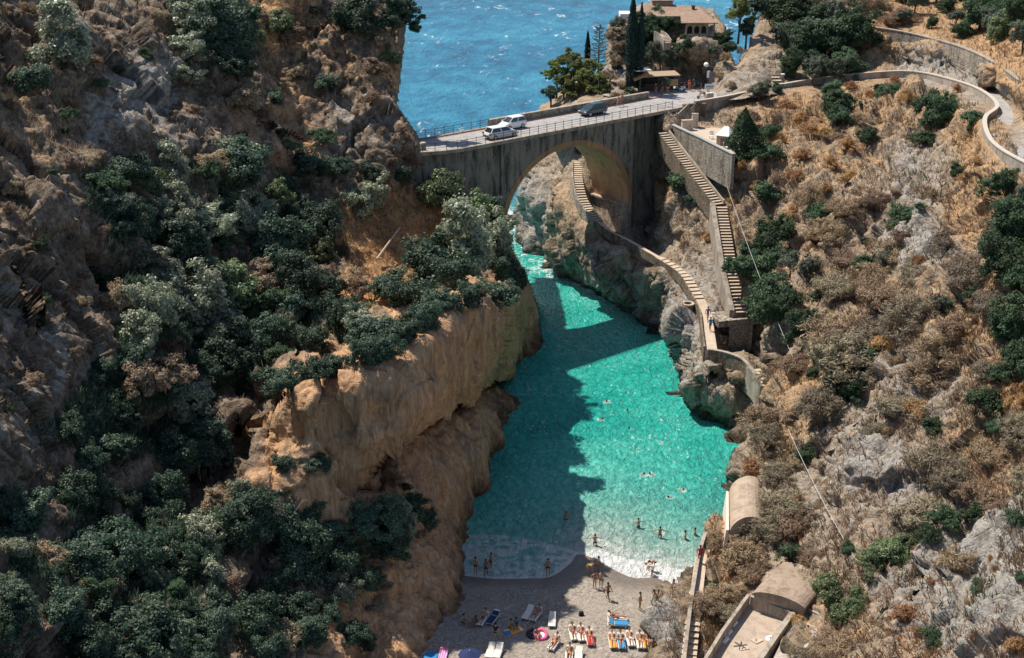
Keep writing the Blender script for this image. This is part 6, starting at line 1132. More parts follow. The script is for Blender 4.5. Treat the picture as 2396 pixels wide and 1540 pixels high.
def s_for(px, t, z=DECK):
    lo, hi = -12.0, 45.0
    for _ in range(40):
        m_ = (lo + hi) / 2; p = br(m_, t, z); q = 1198 + p.x * ppm(p)
        lo, hi = (m_, hi) if q < px else (lo, m_)
    return lo
ang = math.atan2(BU.y, BU.x); P_WHITE = glossy('white_car_paint', (.80, .80, .78), .25, .5, .6); P_TEAL = glossy('dark_teal_paint', (.015, .04, .045), .22, .5, .8); P_SILV = glossy('silver_white_paint', (.70, .71, .71), .25, .5, .6)
car('silver white estate car in the near lane of the bridge, showing its tail light', br(s_for(1172, 1.75), 1.75, DECK + .02), ang - .03, P_SILV, 4.45, 1.8, 1.5, 1.05, .25)
car('small white hatchback in the far lane, half hidden behind the silver white car', br(s_for(1199, 4.75), 4.75, DECK + .02), ang + math.pi, P_WHITE, 3.65, 1.64, 1.56, .75, .05)
car('dark teal hatchback driving left over the crown of the bridge', br(s_for(1387, 4.4), 4.4, DECK + .02), ang + math.pi, P_TEAL, 3.95, 1.7, 1.52, .85, .1)
M_SEAT = plain('black_seat', (.03, .03, .03), .6)
def scooter(label, loc, rz, paint, group=None):
    e = empty('scooter', loc, rz); tag(e, label, 'scooter', group)
    for x in (-.62, .62):
        w = MB().lathe([(0, -.05), (.16, -.06), (.23, -.03), (.23, .03), (.16, .06), (0, .05)], (0, 0, 0), 14, 'y').build('wheel', M_TYRE, e, True); w.location = (x, 0, .23); MB().lathe([(0, -.065), (.12, -.06), (.12, .06), (0, .065)], (0, 0, 0), 8, 'y').build('rim', M_RIM, w)
    MB().hexa([(-.75, -.14, .35), (-.05, -.16, .28), (-.05, .16, .28), (-.75, .14, .35), (-.72, -.13, .72), (-.1, -.13, .68), (-.1, .13, .68), (-.72, .13, .72)]).box((.15, 0, .28), (.5, .3, .06)).build('body', paint, e)
    MB().hexa([(.38, -.2, .28), (.46, -.2, .26), (.46, .2, .26), (.38, .2, .28), (.30, -.15, .92), (.38, -.14, .9), (.38, .14, .9), (.30, .15, .92)]).build('front_shield', paint, e)
    MB().hexa([(-.75, -.12, .72), (-.08, -.12, .68), (-.08, .12, .68), (-.75, .12, .72), (-.72, -.1, .82), (-.1, -.1, .78), (-.1, .1, .78), (-.72, .1, .82)]).build('seat', M_SEAT, e)
    MB().tube([(.60, 0, .3), (.36, 0, .98)], .03, 6).tube([(.33, -.32, 1.05), (.38, 0, 1.0), (.33, .32, 1.05)], .02, 5).build('handlebar', M_DARKM, e); MB().box((.44, 0, .92), (.1, .16, .12)).build('headlight', M_LAMP, e); return e
# ------------------------------------------------------------ people
M_SKIN = None
m, nt, o = newmat('skin'); oi = nt.nodes.new('ShaderNodeObjectInfo'); c = ramp(nt, oi.outputs['Random'], [(0, (.20, .095, .055)), (.5, (.33, .175, .105)), (1, (.46, .27, .175))]); finish(nt, o, c, .55, None, 0, 0, .35); M_SKIN = m
HAIRS = [plain('dark_hair', (.02, .014, .010), .7, .2), plain('brown_hair', (.07, .04, .022), .7, .2), plain('fair_hair', (.28, .18, .09), .7, .2)]
def cloth(n, c): return plain('cloth_' + n, c, .85, .12, 6, .2)
CL = {k: cloth(k, v) for k, v in dict(black=(.02, .02, .025), navy=(.02, .03, .10), red=(.45, .03, .03), blue=(.03, .22, .45), orange=(.75, .30, .05), white=(.78, .76, .72), purple=(.22, .14, .45), pink=(.70, .12, .25), green=(.05, .18, .09), yellow=(.75, .50, .10), grey=(.25, .25, .26)).items()}
DG = None
def skin_mesh(name, joints, edges, rads, root='pelvis', sub=1):
    names = list(joints); idx = {n: i for i, n in enumerate(names)}; me = bpy.data.meshes.new(name); me.from_pydata([tuple(joints[n]) for n in names], [(idx[a], idx[b]) for a, b in edges], []); ob = bpy.data.objects.new(name, me); COL.objects.link(ob)
    md = ob.modifiers.new('skin', 'SKIN'); md.use_smooth_shade = True; ob.modifiers.new('sub', 'SUBSURF').levels = sub
    if not me.skin_vertices: 
        bpy.context.view_layer.update()
    lay = me.skin_vertices[0].data if me.skin_vertices else None
    for n in names:
        lay[idx[n]].radius = (rads[n], rads[n]); lay[idx[n]].use_root = (n == root)
    dg = bpy.context.evaluated_depsgraph_get(); dg.update(); out = bpy.data.meshes.new_from_object(ob.evaluated_get(dg)); out.name = name; bpy.data.objects.remove(ob); return out
BASE = dict(pelvis=(0, 0, .95), waist=(0, 0, 1.10), chest=(0, 0, 1.30), neck=(0, .01, 1.46), chin=(0, -.01, 1.545), head=(0, -.01, 1.64), crown=(0, 0, 1.70))
def sides(d):
    o = {}
    for k, v in d.items():
        for s, sg in (('L', -1), ('R', 1)): o[k + s] = (v[0] * sg, v[1], v[2])
    return o
BASE.update(sides(dict(sh=(.185, .01, 1.40), elb=(.25, .03, 1.13), wri=(.27, -.03, .88), hip=(.10, 0, .88), kne=(.11, -.01, .50), ank=(.115, .03, .09), toe=(.13, -.16, .035))))
RAD = dict(pelvis=.135, waist=.115, chest=.135, neck=.058, chin=.075, head=.092, crown=.06, sh=.062, elb=.043, wri=.030, hip=.090, kne=.056, ank=.038, toe=.032)
def body_mesh(name, over, cut=None):
    J = dict(BASE); J.update(over); E = [('pelvis', 'waist'), ('waist', 'chest'), ('chest', 'neck'), ('neck', 'chin'), ('chin', 'head'), ('head', 'crown')]; RD = {k: RAD[k] for k in ('pelvis', 'waist', 'chest', 'neck', 'chin', 'head', 'crown')}
    for s in 'LR':
        E += [('chest', 'sh' + s), ('sh' + s, 'elb' + s), ('elb' + s, 'wri' + s), ('pelvis', 'hip' + s), ('hip' + s, 'kne' + s), ('kne' + s, 'ank' + s), ('ank' + s, 'toe' + s)]
        for k in ('sh', 'elb', 'wri', 'hip', 'kne', 'ank', 'toe'): RD[k + s] = RAD[k]
        w = Vector(J['wri' + s]); d = (w - Vector(J['elb' + s])).normalized(); sd_ = d.cross(Vector((0, 1, .2))); sd_ = sd_.normalized() if sd_.length > .05 else Vector((1, 0, 0)); J['palm' + s] = tuple(w + d * .075); RD['palm' + s] = .033; E.append(('wri' + s, 'palm' + s))
        for f, (off, ln) in enumerate(((-.030, .07), (-.010, .085), (.010, .08), (.028, .06))): a = 'f%d%s' % (f, s); J[a] = tuple(w + d * (.09 + ln) + sd_ * off * 1.3 + Vector((0, -.02, 0))); RD[a] = .010; E.append(('palm' + s, a))
        J['th' + s] = tuple(w + d * .075 + sd_ * -.06 + Vector((0, -.03, 0))); RD['th' + s] = .011; E.append(('wri' + s, 'th' + s))
    J['nose'] = tuple(Vector(J['head']) + (Vector(J['chin']) - Vector(J['head'])) * .3 + NOSE.get(name, Vector((0, -.105, 0)))); RD['nose'] = .016; E.append(('head', 'nose'))
    return skin_mesh('body', J, E, RD), J
NOSE = {}
POSES = dict(
 stand={}, hips=dict(elbL=(-.36, .08, 1.18), wriL=(-.19, -.06, 1.02), elbR=(.36, .08, 1.18), wriR=(.19, -.06, 1.02)),
 walk=dict(kneL=(-.11, -.20, .52), ankL=(-.11, -.28, .09), toeL=(-.12, -.46, .06), kneR=(.11, .04, .50), ankR=(.11, .32, .14), toeR=(.12, .20, .04), elbL=(-.25, .14, 1.15), wriL=(-.26, .14, .90), elbR=(.25, -.10, 1.15), wriR=(.22, -.28, 1.00)),
 talk=dict(elbL=(-.26, -.06, 1.14), wriL=(-.16, -.30, 1.16), toeR=(.22, -.14, .035), kneR=(.14, -.03, .5), ankR=(.17, .02, .09)),
 wade=dict(elbL=(-.45, .02, 1.33), wriL=(-.66, -.08, 1.22), elbR=(.45, .02, 1.30), wriR=(.64, -.10, 1.16)),
 bend=dict(pelvis=(0, .10, .92), waist=(0, -.02, 1.04), chest=(0, -.22, 1.12), neck=(0, -.38, 1.13), chin=(0, -.46, 1.10), head=(0, -.55, 1.08), crown=(0, -.61, 1.05), shL=(-.18, -.32, 1.12), shR=(.18, -.32, 1.12), elbL=(-.22, -.36, .84), wriL=(-.17, -.42, .60), elbR=(.22, -.36, .84), wriR=(.17, -.42, .60), hipL=(-.10, .09, .86), hipR=(.10, .09, .86), kneL=(-.11, .02, .48), kneR=(.11, .02, .48)),
 sit=dict(pelvis=(0, .12, .14), waist=(0, .15, .28), chest=(0, .10, .48), neck=(0, .05, .63), chin=(0, .01, .71), head=(0, 0, .80), crown=(0, .01, .86), shL=(-.185, .07, .57), shR=(.185, .07, .57), elbL=(-.26, -.10, .40), wriL=(-.16, -.33, .42), elbR=(.26, -.10, .40), wriR=(.16, -.33, .42), hipL=(-.10, .08, .12), hipR=(.10, .08, .12), kneL=(-.14, -.34, .44), kneR=(.14, -.34, .44), ankL=(-.12, -.56, .08), ankR=(.12, -.56, .08), toeL=(-.13, -.74, .04), toeR=(.13, -.74, .04)),
 recline=dict(pelvis=(0, .05, .13), waist=(0, .20, .19), chest=(0, .38, .31), neck=(0, .52, .41), chin=(0, .57, .50), head=(0, .62, .57), crown=(0, .66, .61), shL=(-.19, .46, .37), shR=(.19, .46, .37), elbL=(-.30, .30, .22), wriL=(-.20, .06, .26), elbR=(.30, .30, .22), wriR=(.20, .06, .26), hipL=(-.10, 0, .11), hipR=(.10, 0, .11), kneL=(-.13, -.40, .24), kneR=(.12, -.42, .12), ankL=(-.12, -.78, .10), ankR=(.12, -.84, .07), toeL=(-.14, -.86, .24), toeR=(.14, -.92, .22)),
 swim=dict(pelvis=(0, .35, -.10), waist=(0, .20, -.08), chest=(0, .02, -.03), neck=(0, -.12, .03), chin=(0, -.18, .07), head=(0, -.22, .13), crown=(0, -.22, .20), shL=(-.19, -.06, .0), shR=(.19, -.06, .0), elbL=(-.40, -.24, -.01), wriL=(-.52, -.48, .0), elbR=(.40, -.24, -.01), wriR=(.52, -.48, .0), hipL=(-.10, .42, -.10), hipR=(.10, .42, -.10), kneL=(-.16, .80, -.14), kneR=(.16, .80, -.14), ankL=(-.14, 1.18, -.10), ankR=(.14, 1.18, -.10), toeL=(-.16, 1.34, -.12), toeR=(.16, 1.34, -.12)),
)
POSES['ride'] = dict(POSES['sit']); POSES['ride'] = {k: (v[0] * (1.3 if 'wri' in k else 1), v[1], v[2] + .68) for k, v in POSES['sit'].items()}
for s_, g_ in (('L', -1), ('R', 1)): POSES['ride'].update({'kne' + s_: (.17 * g_, -.34, .82), 'ank' + s_: (.15 * g_, -.38, .38), 'toe' + s_: (.15 * g_, -.56, .33), 'wri' + s_: (.30 * g_, -.62, 1.06), 'elb' + s_: (.30 * g_, -.26, 1.02)})
for k in ('recline',): NOSE[k] = Vector((0, -.07, .08))
NOSE['bend'] = Vector((0, -.05, -.10))
PP = {}
def pose_proto(pose):
    if pose in PP: return PP[pose]
    bm_, J = body_mesh(pose, POSES[pose]); bm_.materials.append(M_SKIN)
    h = Vector(J['head']); u = (Vector(J['crown']) - Vector(J['chin'])).normalized(); hb = MB(); back = -(Vector(J['nose']) - h); back = (back - u * back.dot(u)).normalized(); side = u.cross(back)
    for i in range(7):
        for k in range(12): pass
    prof = 6; n0 = 0; vs = []
    for i in range(prof + 1):
        th = math.pi * .62 * i / prof
        for k in range(12): a = 2 * math.pi * k / 12; vs.append(tuple(h + u * .012 + back * .018 + (u * math.cos(th) + (back * math.cos(a) + side * math.sin(a)) * math.sin(th) * (.92 if math.cos(a) > -.3 else .78)) * .118))
    hb.v = vs; hb.f = [(i * 12 + k, i * 12 + (k + 1) % 12, (i + 1) * 12 + (k + 1) % 12, (i + 1) * 12 + k) for i in range(prof) for k in range(12)]
    hair = hb.build('hair', HAIRS[0], None, True); hm = hair.data; bpy.data.objects.remove(hair)
    T2 = {k: J[k] for k in ('pelvis', 'waist', 'hipL', 'hipR')}; T2['waist'] = tuple(Vector(J['pelvis']).lerp(Vector(J['waist']), .45))
    for s in 'LR': T2['mid' + s] = tuple(Vector(J['hip' + s]).lerp(Vector(J['kne' + s]), .42))
    sh_ = skin_mesh('swim_shorts', T2, [('pelvis', 'waist'), ('pelvis', 'hipL'), ('pelvis', 'hipR'), ('hipL', 'midL'), ('hipR', 'midR')], dict(pelvis=.150, waist=.132, hipL=.104, hipR=.104, midL=.090, midR=.090)); sh_.materials.append(CL['navy'])
    T3 = dict(a=J['chest'], b=tuple(Vector(J['chest']).lerp(Vector(J['waist']), .5))); tp = skin_mesh('top', T3, [('a', 'b')], dict(a=.152, b=.135), 'a'); tp.materials.append(CL['navy'])
    T4 = {k: J[k] for k in ('pelvis', 'waist', 'chest', 'shL', 'shR')}
    for s in 'LR': T4['mid' + s] = tuple(Vector(J['sh' + s]).lerp(Vector(J['elb' + s]), .6))
    tee = skin_mesh('shirt', T4, [('pelvis', 'waist'), ('waist', 'chest'), ('chest', 'shL'), ('chest', 'shR'), ('shL', 'midL'), ('shR', 'midR')], dict(pelvis=.150, waist=.135, chest=.155, shL=.078, shR=.078, midL=.062, midR=.062)); tee.materials.append(CL['white'])
    PP[pose] = (bm_, hm, sh_, tp, tee); return PP[pose]
def setmat(o, m_): o.material_slots[0].link = 'OBJECT'; o.material_slots[0].material = m_
def person(label, loc, face, pose='stand', wear='navy', top=None, shirt=None, hair=0, sc=1.0, group=None):
    """face: heading in degrees, 0 looks towards the camera side (-y)"""
    bm_, hm, sh_, tp, tee = pose_proto(pose); o = link('person', bm_); o.location = loc; o.rotation_euler = (0, 0, R(face)); o.scale = (sc,) * 3; tag(o, label, 'person', group)
    h = link('hair', hm, None, o); setmat(h, HAIRS[hair])
    if wear: w = link('swim_shorts', sh_, None, o); setmat(w, CL[wear])
    if top: w = link('bikini_top', tp, None, o); setmat(w, CL[top])
    if shirt: w = link('shirt', tee, None, o); setmat(w, CL[shirt])
    return o
def gb_(px, py):                                                           # point on the beach under a photo position
    z = .5
    for _ in range(12): p = onz(px, py, z); s_ = float(shore_sd(np.array(p.x), np.array(p.y))); z = 1.5 * (1 - math.exp(-s_ / 9)) if s_ > 0 else 0.0
    return onz(px, py, z)
def gw(px, py, dz=0): p = onz(px, py, 0); p.z += dz; return p
# standing and walking on the beach
G_B = None
person('person standing in the shaded foam, furthest left on the shore', gw(1113, 1341, -.08), 150, 'stand', 'black')
person('person in black shorts at the edge of the shaded foam, second from left', gw(1137, 1347, -.05), 30, 'talk', 'black')
person('person in the shaded foam, just behind the second from left', gw(1149, 1330, -.12), -60, 'stand', 'navy')
person('person in dark shorts standing alone in the shaded wash, arms at sides', gw(1282, 1346, -.05), 0, 'stand', 'black')
person('person in yellow bending down to the right at the tip of sunlit sand', gb_(1376, 1345), 75, 'bend', 'yellow', None, 'yellow', 0)
person('slim person standing at the foam edge behind the chatting pair', gb_(1400, 1341), 80, 'stand', 'red')
person('person with hands on hips, left one of the chatting pair on the wet sand', gb_(1391, 1376), 30, 'hips', 'orange')
person('dark haired person, right one of the chatting pair on the wet sand', gb_(1406, 1376), -30, 'stand', 'green', 'green')
person('person walking up the sunlit beach below the chatting pair', gb_(1422, 1404), 40, 'walk', 'black')
person('person standing alone on the dry pebbles above the sunbed row', gb_(1497, 1427), 60, 'stand', 'orange')
person('left one of two people standing close together on pebbles near the rocks', gb_(1529, 1421), 60, 'talk', 'red')
person('right one of two people standing close together on pebbles near the rocks', gb_(1538.5, 1421.5), -50, 'stand', 'orange')
person('person climbing beside the white rocks at the right end of the foam', gb_(1575, 1396), 120, 'walk', 'black')
person('dark person stooping in the white foam, left one of the pair', gw(1519, 1334, -.1), 60, 'bend', 'black', None, 'black')
person('person in white bending in the foam, right one of the pair', gw(1525, 1346, -.1), -120, 'bend', 'white', None, 'white')
person('person wading waist deep with arms out, nearest to the white foam', gw(1392, 1276, -.55), 180, 'wade', 'black')
person('person wading chest deep in the middle of the sunlit shallows', gw(1493.5, 1235, -.72), 20, 'wade', 'navy')
person('tanned person wading with arms out, right of the middle shallows', gw(1544, 1258, -.55), 170, 'wade', 'red')
person('small looking person wading near the rocks, left one of two', gw(1603, 1262, -.80), 90, 'stand', 'pink')
person('small looking person wading near the rocks, right one of two', gw(1626, 1252, -.95), -90, 'stand', 'navy')
person('person standing in water at the shadow line, alone', gw(1325, 1216, -.85), 0, 'stand', 'navy')
person('person sitting on the shaded pebbles, furthest left', gb_(1086, 1458), 40, 'sit', 'black')
person('person sitting on the shaded pebbles, left of the two tilted sunbeds', gb_(1113, 1462), -40, 'sit', 'grey')
person('person in dark clothes walking on shaded pebbles below the tilted sunbeds', gb_(1160, 1500), 160, 'walk', 'black', None, 'black')
person('person in orange shorts standing beside the right end of the sunbed row', gb_(1527, 1536), 10, 'stand', 'orange')
person('person sitting on the pale rock at the right edge of the beach', onz(1551, 1450, 1.3), -60, 'sit', 'black')
for (x, y, f, lab) in ((1421, 941, 200, 'swimmer furthest out, near the tip of the bridge shadow'), (1464, 959, 60, 'swimmer right of the furthest one out'), (1405, 981, 100, 'swimmer at left of the upper group, close to the cliff shadow'), (1476, 1002, -80, 'lowest swimmer of the upper group of four'), (1505, 1111, 150, 'left one of two swimmers side by side in mid cove'), (1523, 1111, 210, 'right one of two swimmers side by side in mid cove'), (1595, 1147, 120, 'swimmer nearest to the right shore rocks'), (1568, 1163, -70, 'swimmer below the one nearest the right shore'), ):
    person(lab, gw(x, y, -.06), f, 'swim', 'navy', None, None, int(x) % 2)
# on the path, bridge, kiosk, stairs
person('person in a purple shirt on the cove path below the stairway landing', ap(1655, 757, 137.9), 10, 'walk', 'grey', None, 'purple')
person('person in a blue shirt on the cove path, following the purple one', ap(1661, 782, 134.8), 190, 'walk', 'black', None, 'blue')
person('person in red shorts walking on the bridge road beside the parapet', br(s_for(1455, 5.9), 5.9, DECK + .02), -120, 'walk', 'red'); person('bare chested person walking on the bridge road left of the one in red shorts', br(s_for(1446, 5.7), 5.7, DECK + .02), -110, 'walk', 'orange')
person('person in a red shirt on the shore path behind the long thin wall', onz(1637, 1318, 3.7), 0, 'stand', 'red', None, 'red')
for i, (x, y, w, sh2, lab) in enumerate(((1534, 222, 'black', 'black', 'dark dressed person under the kiosk roof, leftmost'), (1548, 220, 'black', 'navy', 'person in navy under the kiosk roof, middle one'), (1562, 219, 'orange', 'black', 'person in orange shorts under the kiosk roof, rightmost'), (1612, 212, 'red', 'red', 'person in a red shirt in the rock wall shade right of the kiosk'), (1622, 209, 'navy', 'green', 'person in a green shirt by the parked scooters in the shade'))):
    person(lab, onz(x, y, DECK + .06), 30 * i - 60, 'talk' if i % 2 else 'stand', w, None, sh2)
# ------------------------------------------------------------ sunbeds, towels and beach things
M_BED = plain('bed_canvas', (.66, .60, .52), .8, .08, 5, .2); M_BEDF = plain('bed_frame', (.74, .70, .64), .5, .05)
bed = empty('sunbed', (0, 0, 0)); bed['category'] = 'sunbed'
MB().box((-.33, -.1, .30), (.05, 1.85, .05)).box((.33, -.1, .30), (.05, 1.85, .05)).box((0, -1.0, .30), (.7, .05, .05)).box((0, .8, .30), (.7, .05, .05)).build('frame', M_BEDF, bed)
MB().box((0, -.42, .345), (.62, 1.18, .05)).build('seat', M_BED, bed)
MB().hexa([(-.31, .18, .33), (.31, .18, .33), (.31, .86, .62), (-.31, .86, .62), (-.31, .16, .38), (.31, .16, .38), (.31, .84, .67), (-.31, .84, .67)]).build('backrest', M_BED, bed)
lgm = None
for a in (-.33, .33):
    for b_ in (-.85, .65):
        if lgm is None: l = MB().box((0, 0, -.14), (.05, .05, .28)).build('leg', M_BEDF, bed); lgm = l.data
        else: l = link('leg', lgm, None, bed)
        l.location = (a, b_, .28)
BUSED = set()
def sunbed(px, py, rz, label, occ=None, towel=None):
    p = gb_(px, py); b_ = place(bed, BUSED, loc=p, rz=R(rz), scale=(.86, .88, .95)); tag(b_, label, 'sunbed', 'sunbeds set out on the beach')
    mt = Matrix.Rotation(R(rz), 4, 'Z')
    if towel:
        t = empty('towel', p, R(rz)); tag(t, towel[1], 'towel', 'towels on the sunbeds')
        MB().box((0, -.42, .382), (.56, 1.1, .018)).build('cloth', CL[towel[0]], t); MB().hexa([(-.28, .20, .392), (.28, .20, .392), (.28, .60, .562), (-.28, .60, .562), (-.28, .19, .412), (.28, .19, .412), (.28, .59, .582), (-.28, .59, .582)]).build('fold', CL[towel[0]], t)
    if occ: person(occ[1], p + mt @ Vector((0, -.02, .30)), rz, 'recline', occ[0], occ[2] if len(occ) > 2 else None, None, occ[3] if len(occ) > 3 else 0)
sunbed(1341, 1489, 6, 'sunbed at the left of the sunlit row of three', ('red', 'person lying on the left sunbed of the row of three'))
sunbed(1360, 1491, 4, 'middle sunbed of the sunlit row of three', ('red', 'person lying on the middle sunbed of the row of three', 'pink', 1))
sunbed(1380, 1500, 3, 'sunbed at the right of the row of three', ('red', 'person on a red towel on the right sunbed of the row of three', None, 1), ('red', 'red towel on the right sunbed of the row of three'))
sunbed(1433, 1507, 3, 'sunbed under an orange towel, leftmost of the row of five', ('orange', 'person lying on the orange towel in the row of five', None, 2), ('orange', 'orange towel on the leftmost sunbed of the row of five'))
sunbed(1453, 1508, 2, 'sunbed under a blue towel, second of the row of five', ('black', 'person lying on the blue towel in the row of five'), ('blue', 'bright blue towel on the second sunbed of the row of five'))
sunbed(1474, 1503, 4, 'white sunbed in the middle of the row of five', ('white', 'person in white lying on the middle sunbed of the row of five', 'white', 1))
sunbed(1497, 1508, 0, 'sunbed with feet end empty, fourth of the row of five', ('orange', 'person lying on the fourth sunbed of the row of five', 'orange', 1))
sunbed(1513, 1508, -2, 'rightmost sunbed of the row of five', ('orange', 'person lying on the rightmost sunbed of the row of five'), ('orange', 'orange towel on the rightmost sunbed of the row of five'))
sunbed(1442, 1452, 84, 'sidewise sunbed standing alone above the row of five, back one', ('pink', 'person lying on the back one of two sidewise sunbeds', 'pink', 1))
sunbed(1442, 1466, 86, 'sidewise sunbed above the row of five, front one with a blue towel', None, ('blue', 'blue and white towel hanging on the front sidewise sunbed'))
sunbed(1130, 1455, -20, 'tilted sunbed in the shade, left one of the furthest left pair', ('black', 'person lying on the furthest left sunbed in the shade'))
sunbed(1155, 1452, -24, 'tilted sunbed in the shade with a dark blue towel, right one of the pair', None, ('navy', 'dark blue towel over the tilted sunbed in the shade'))
sunbed(1236, 1441, -22, 'shaded sunbed in the middle of the beach, left one of the pair'); sunbed(1255, 1445, -24, 'shaded sunbed in the middle of the beach, right one of the pair', ('pink', 'person in pink lying on a shaded sunbed in mid beach', 'pink', 1))
sunbed(1292, 1458, -4, 'single pale sunbed standing alone in the shade')
sunbed(1297, 1512, -24, 'tilted striped sunbed at the edge of the shadow', ('orange', 'person in orange half lying on the sunbed at the shadow edge'))
sunbed(1148, 1530, -12, 'shaded sunbed at the bottom of the photo, left one of the pair'); sunbed(1166, 1531, -12, 'shaded sunbed at the bottom of the photo, right one of the pair')
sunbed(1332, 1538, -6, 'sunlit sunbed at the bottom of the photo, left one of the pair', ('orange', 'person lying on the sunbed at the bottom of the photo', None, 0)); sunbed(1354, 1540, -6, 'sunlit sunbed at the bottom of the photo, right one of the pair')
def beach_towel(px, py, rz, col, label, d=(.9, 1.6)):
    t = empty('beach_towel', gb_(px, py) + Vector((0, 0, .02)), R(rz)); tag(t, label, 'towel'); MB().box((0, 0, .02), (d[0], d[1], .03)).build('cloth', CL[col], t); MB().box((0, d[1] * .36, .045), (d[0] * .9, d[1] * .1, .03)).build('stripe', CL['white'], t)
beach_towel(1202, 1476, -60, 'orange', 'orange towel spread on the shaded pebbles'); person('person wrapped in a blue towel sitting by the orange towel', gb_(1208, 1466), 0, 'sit', 'blue', None, 'blue'); person('person sitting on the shaded pebbles left of the blue wrapped one', gb_(1196, 1470), 30, 'sit', 'black')
beach_towel(1187, 1481, 20, 'blue', 'small blue cloth on pebbles left of the orange towel', (.5, .7))
def ring(px, py, col, label, r=.5, z=.0, tilt=0.2):
    e = empty('swim_ring', gb_(px, py) + Vector((0, 0, .16 + z))); e.rotation_euler = (tilt, .1, 0); tag(e, label, 'swim ring'); prof = [(r + .15 * math.cos(2 * math.pi * k / 10), .15 * math.sin(2 * math.pi * k / 10)) for k in range(11)]; MB().lathe(prof, seg=22).build('tube', CL[col], e, True); MB().lathe([(r * .8, -.04), (r * .8, .0), (0, .0)], seg=14).build('floor_sheet', CL['white'] if col == 'pink' else CL['navy'], e)
ring(1248, 1487, 'black', 'black swim ring on the shaded pebbles', .45); ring(1266, 1490, 'pink', 'pink swim ring beside the black one', .45, .05, .35); person('person sitting between the black and the pink swim rings', gb_(1256, 1490), 0, 'sit', 'red', 'pink')
bg = empty('beach_bag', gb_(1360, 1440)); tag(bg, 'small dark bag left alone on the pebbles at the shadow edge', 'bag'); MB().box((0, 0, .18), (.42, .26, .36), .3, .8).build('pouch', CL['black'], bg); MB().tube([(-.12, 0, .34), (0, 0, .55), (.12, 0, .34)], .02, 5).build('handle', CL['grey'], bg)
um = empty('beach_umbrella', gb_(1099, 1566), 0, .85); tag(um, 'dark navy beach umbrella at the bottom edge of the photo', 'umbrella'); MB().tube([(0, 0, -.2), (0, 0, 2.0)], .025, 6).build('pole', M_BEDF, um)
mb = MB()
for k in range(8): a, b_ = 2 * math.pi * k / 8, 2 * math.pi * (k + 1) / 8; mb.quad((0, 0, 2.02), (1.05 * math.cos(a), 1.05 * math.sin(a), 1.55), (1.05 * math.cos((a + b_) / 2) * .95, 1.05 * math.sin((a + b_) / 2) * .95, 1.56), (1.05 * math.cos(b_), 1.05 * math.sin(b_), 1.55))
mb.build('canopy', CL['navy'], um); MB().lathe([(.04, 2.0), (.03, 2.1), (0, 2.12)], seg=8).build('finial', M_WHITE, um)
fl = empty('air_mattress', gb_(1009, 1540), .3); tag(fl, 'bright blue rounded air mattress at the bottom left of the beach', 'air mattress'); MB().lathe([(0, .1), (.5, .28), (.62, .16), (.5, .04), (0, .03)], seg=18).build('cushion', CL['blue'], fl, True); MB().box((0, -.5, .15), (.8, .35, .16), 0, .8).build('pillow', CL['white'], fl)
fl = empty('air_mattress', gb_(1036, 1536), -.1); tag(fl, 'pink flat air mattress beside the bright blue one', 'air mattress'); mb = MB(); 
for k in range(4): mb.box((-.27 + .18 * k, 0, .12), (.17, 1.5, .16), 0, .85)
mb.build('cushion', plain('cloth_lilac', (.62, .33, .55), .6, .08), fl); MB().box((0, .72, .22), (.7, .26, .14), 0, .8).build('pillow', CL['pink'], fl)
# ------------------------------------------------------------ kiosk, signs, lamp at the road by the villa rock
ko = onz(1545, 214, DECK); kio = empty('kiosk', ko, .22); tag(kio, 'roadside kiosk with a low reed roof under the villa rock', 'kiosk')
M_REED = plain('reed_mat', (.34, .25, .16), .9, .4, 8, .6)
MB().hexa([(-3.6, -1.0, 2.3), (2.6, -1.0, 2.3), (2.6, 1.6, 2.5), (-3.6, 1.6, 2.5), (-3.6, -1.0, 2.42), (2.6, -1.0, 2.42), (2.6, 1.6, 2.62), (-3.6, 1.6, 2.62)]).build('roof', M_REED, kio)
for x in (-3.4, -.6, 2.4): MB().box((x, -.9, 1.15), (.12, .12, 2.3)).build('post', M_DARKM, kio)
MB().box((-.5, .9, .5), (5.4, .5, 1.0)).build('counter', plain('dark_wood', (.09, .055, .035), .8), kio); MB().box((-.5, 1.55, 1.2), (6.0, .1, 2.4)).build('back_wall', plain('kiosk_dark', (.05, .045, .04), .9), kio)
aw = empty('awning', ko + Vector((-2.9, -1.0, 2.75)), .2); tag(aw, 'ragged orange and white sunshade at the left end of the kiosk', 'awning'); MB().hexa([(-1.3, -.9, -.9), (.9, -1.0, .0), (.9, .5, .25), (-1.2, .5, -.55), (-1.3, -.9, -.82), (.9, -1.0, .08), (.9, .5, .33), (-1.2, .5, -.47)]).build('orange_cloth', plain('faded_orange', (.50, .23, .10), .9, .25), aw); MB().box((.2, .2, .42), (2.4, .9, .06), .1).build('white_cloth', M_WHITE, aw)
def sign_board(label, px, py, Y, w, h, mat, lines, post=0.0, rz=.15, name='sign'):
    e = empty(name, at(px, py, Y), rz); tag(e, label, 'sign'); MB().box((0, 0, 0), (w, .06, h)).build('board', mat, e)
    mb = MB()
    for (zz, hh, ww, xo) in lines:
        x = -ww / 2
        rnd = random.Random(int(px * 7 + zz * 100))
        while x < ww / 2: cw = rnd.uniform(.05, .11) * max(.6, hh * 8); mb.box((x + xo + cw / 2, -.04, zz), (cw, .02, hh)); x += cw + .03
    if lines: mb.build('lettering', M_SIGNTXT, e)
    if post: MB().tube([(0, .08, -post), (0, .08, h / 2)], .05, 6).build('post', M_DARKM, e)
    return e
M_SIGNTXT = plain('sign_grey_blue', (.16, .20, .24), .7, .1)
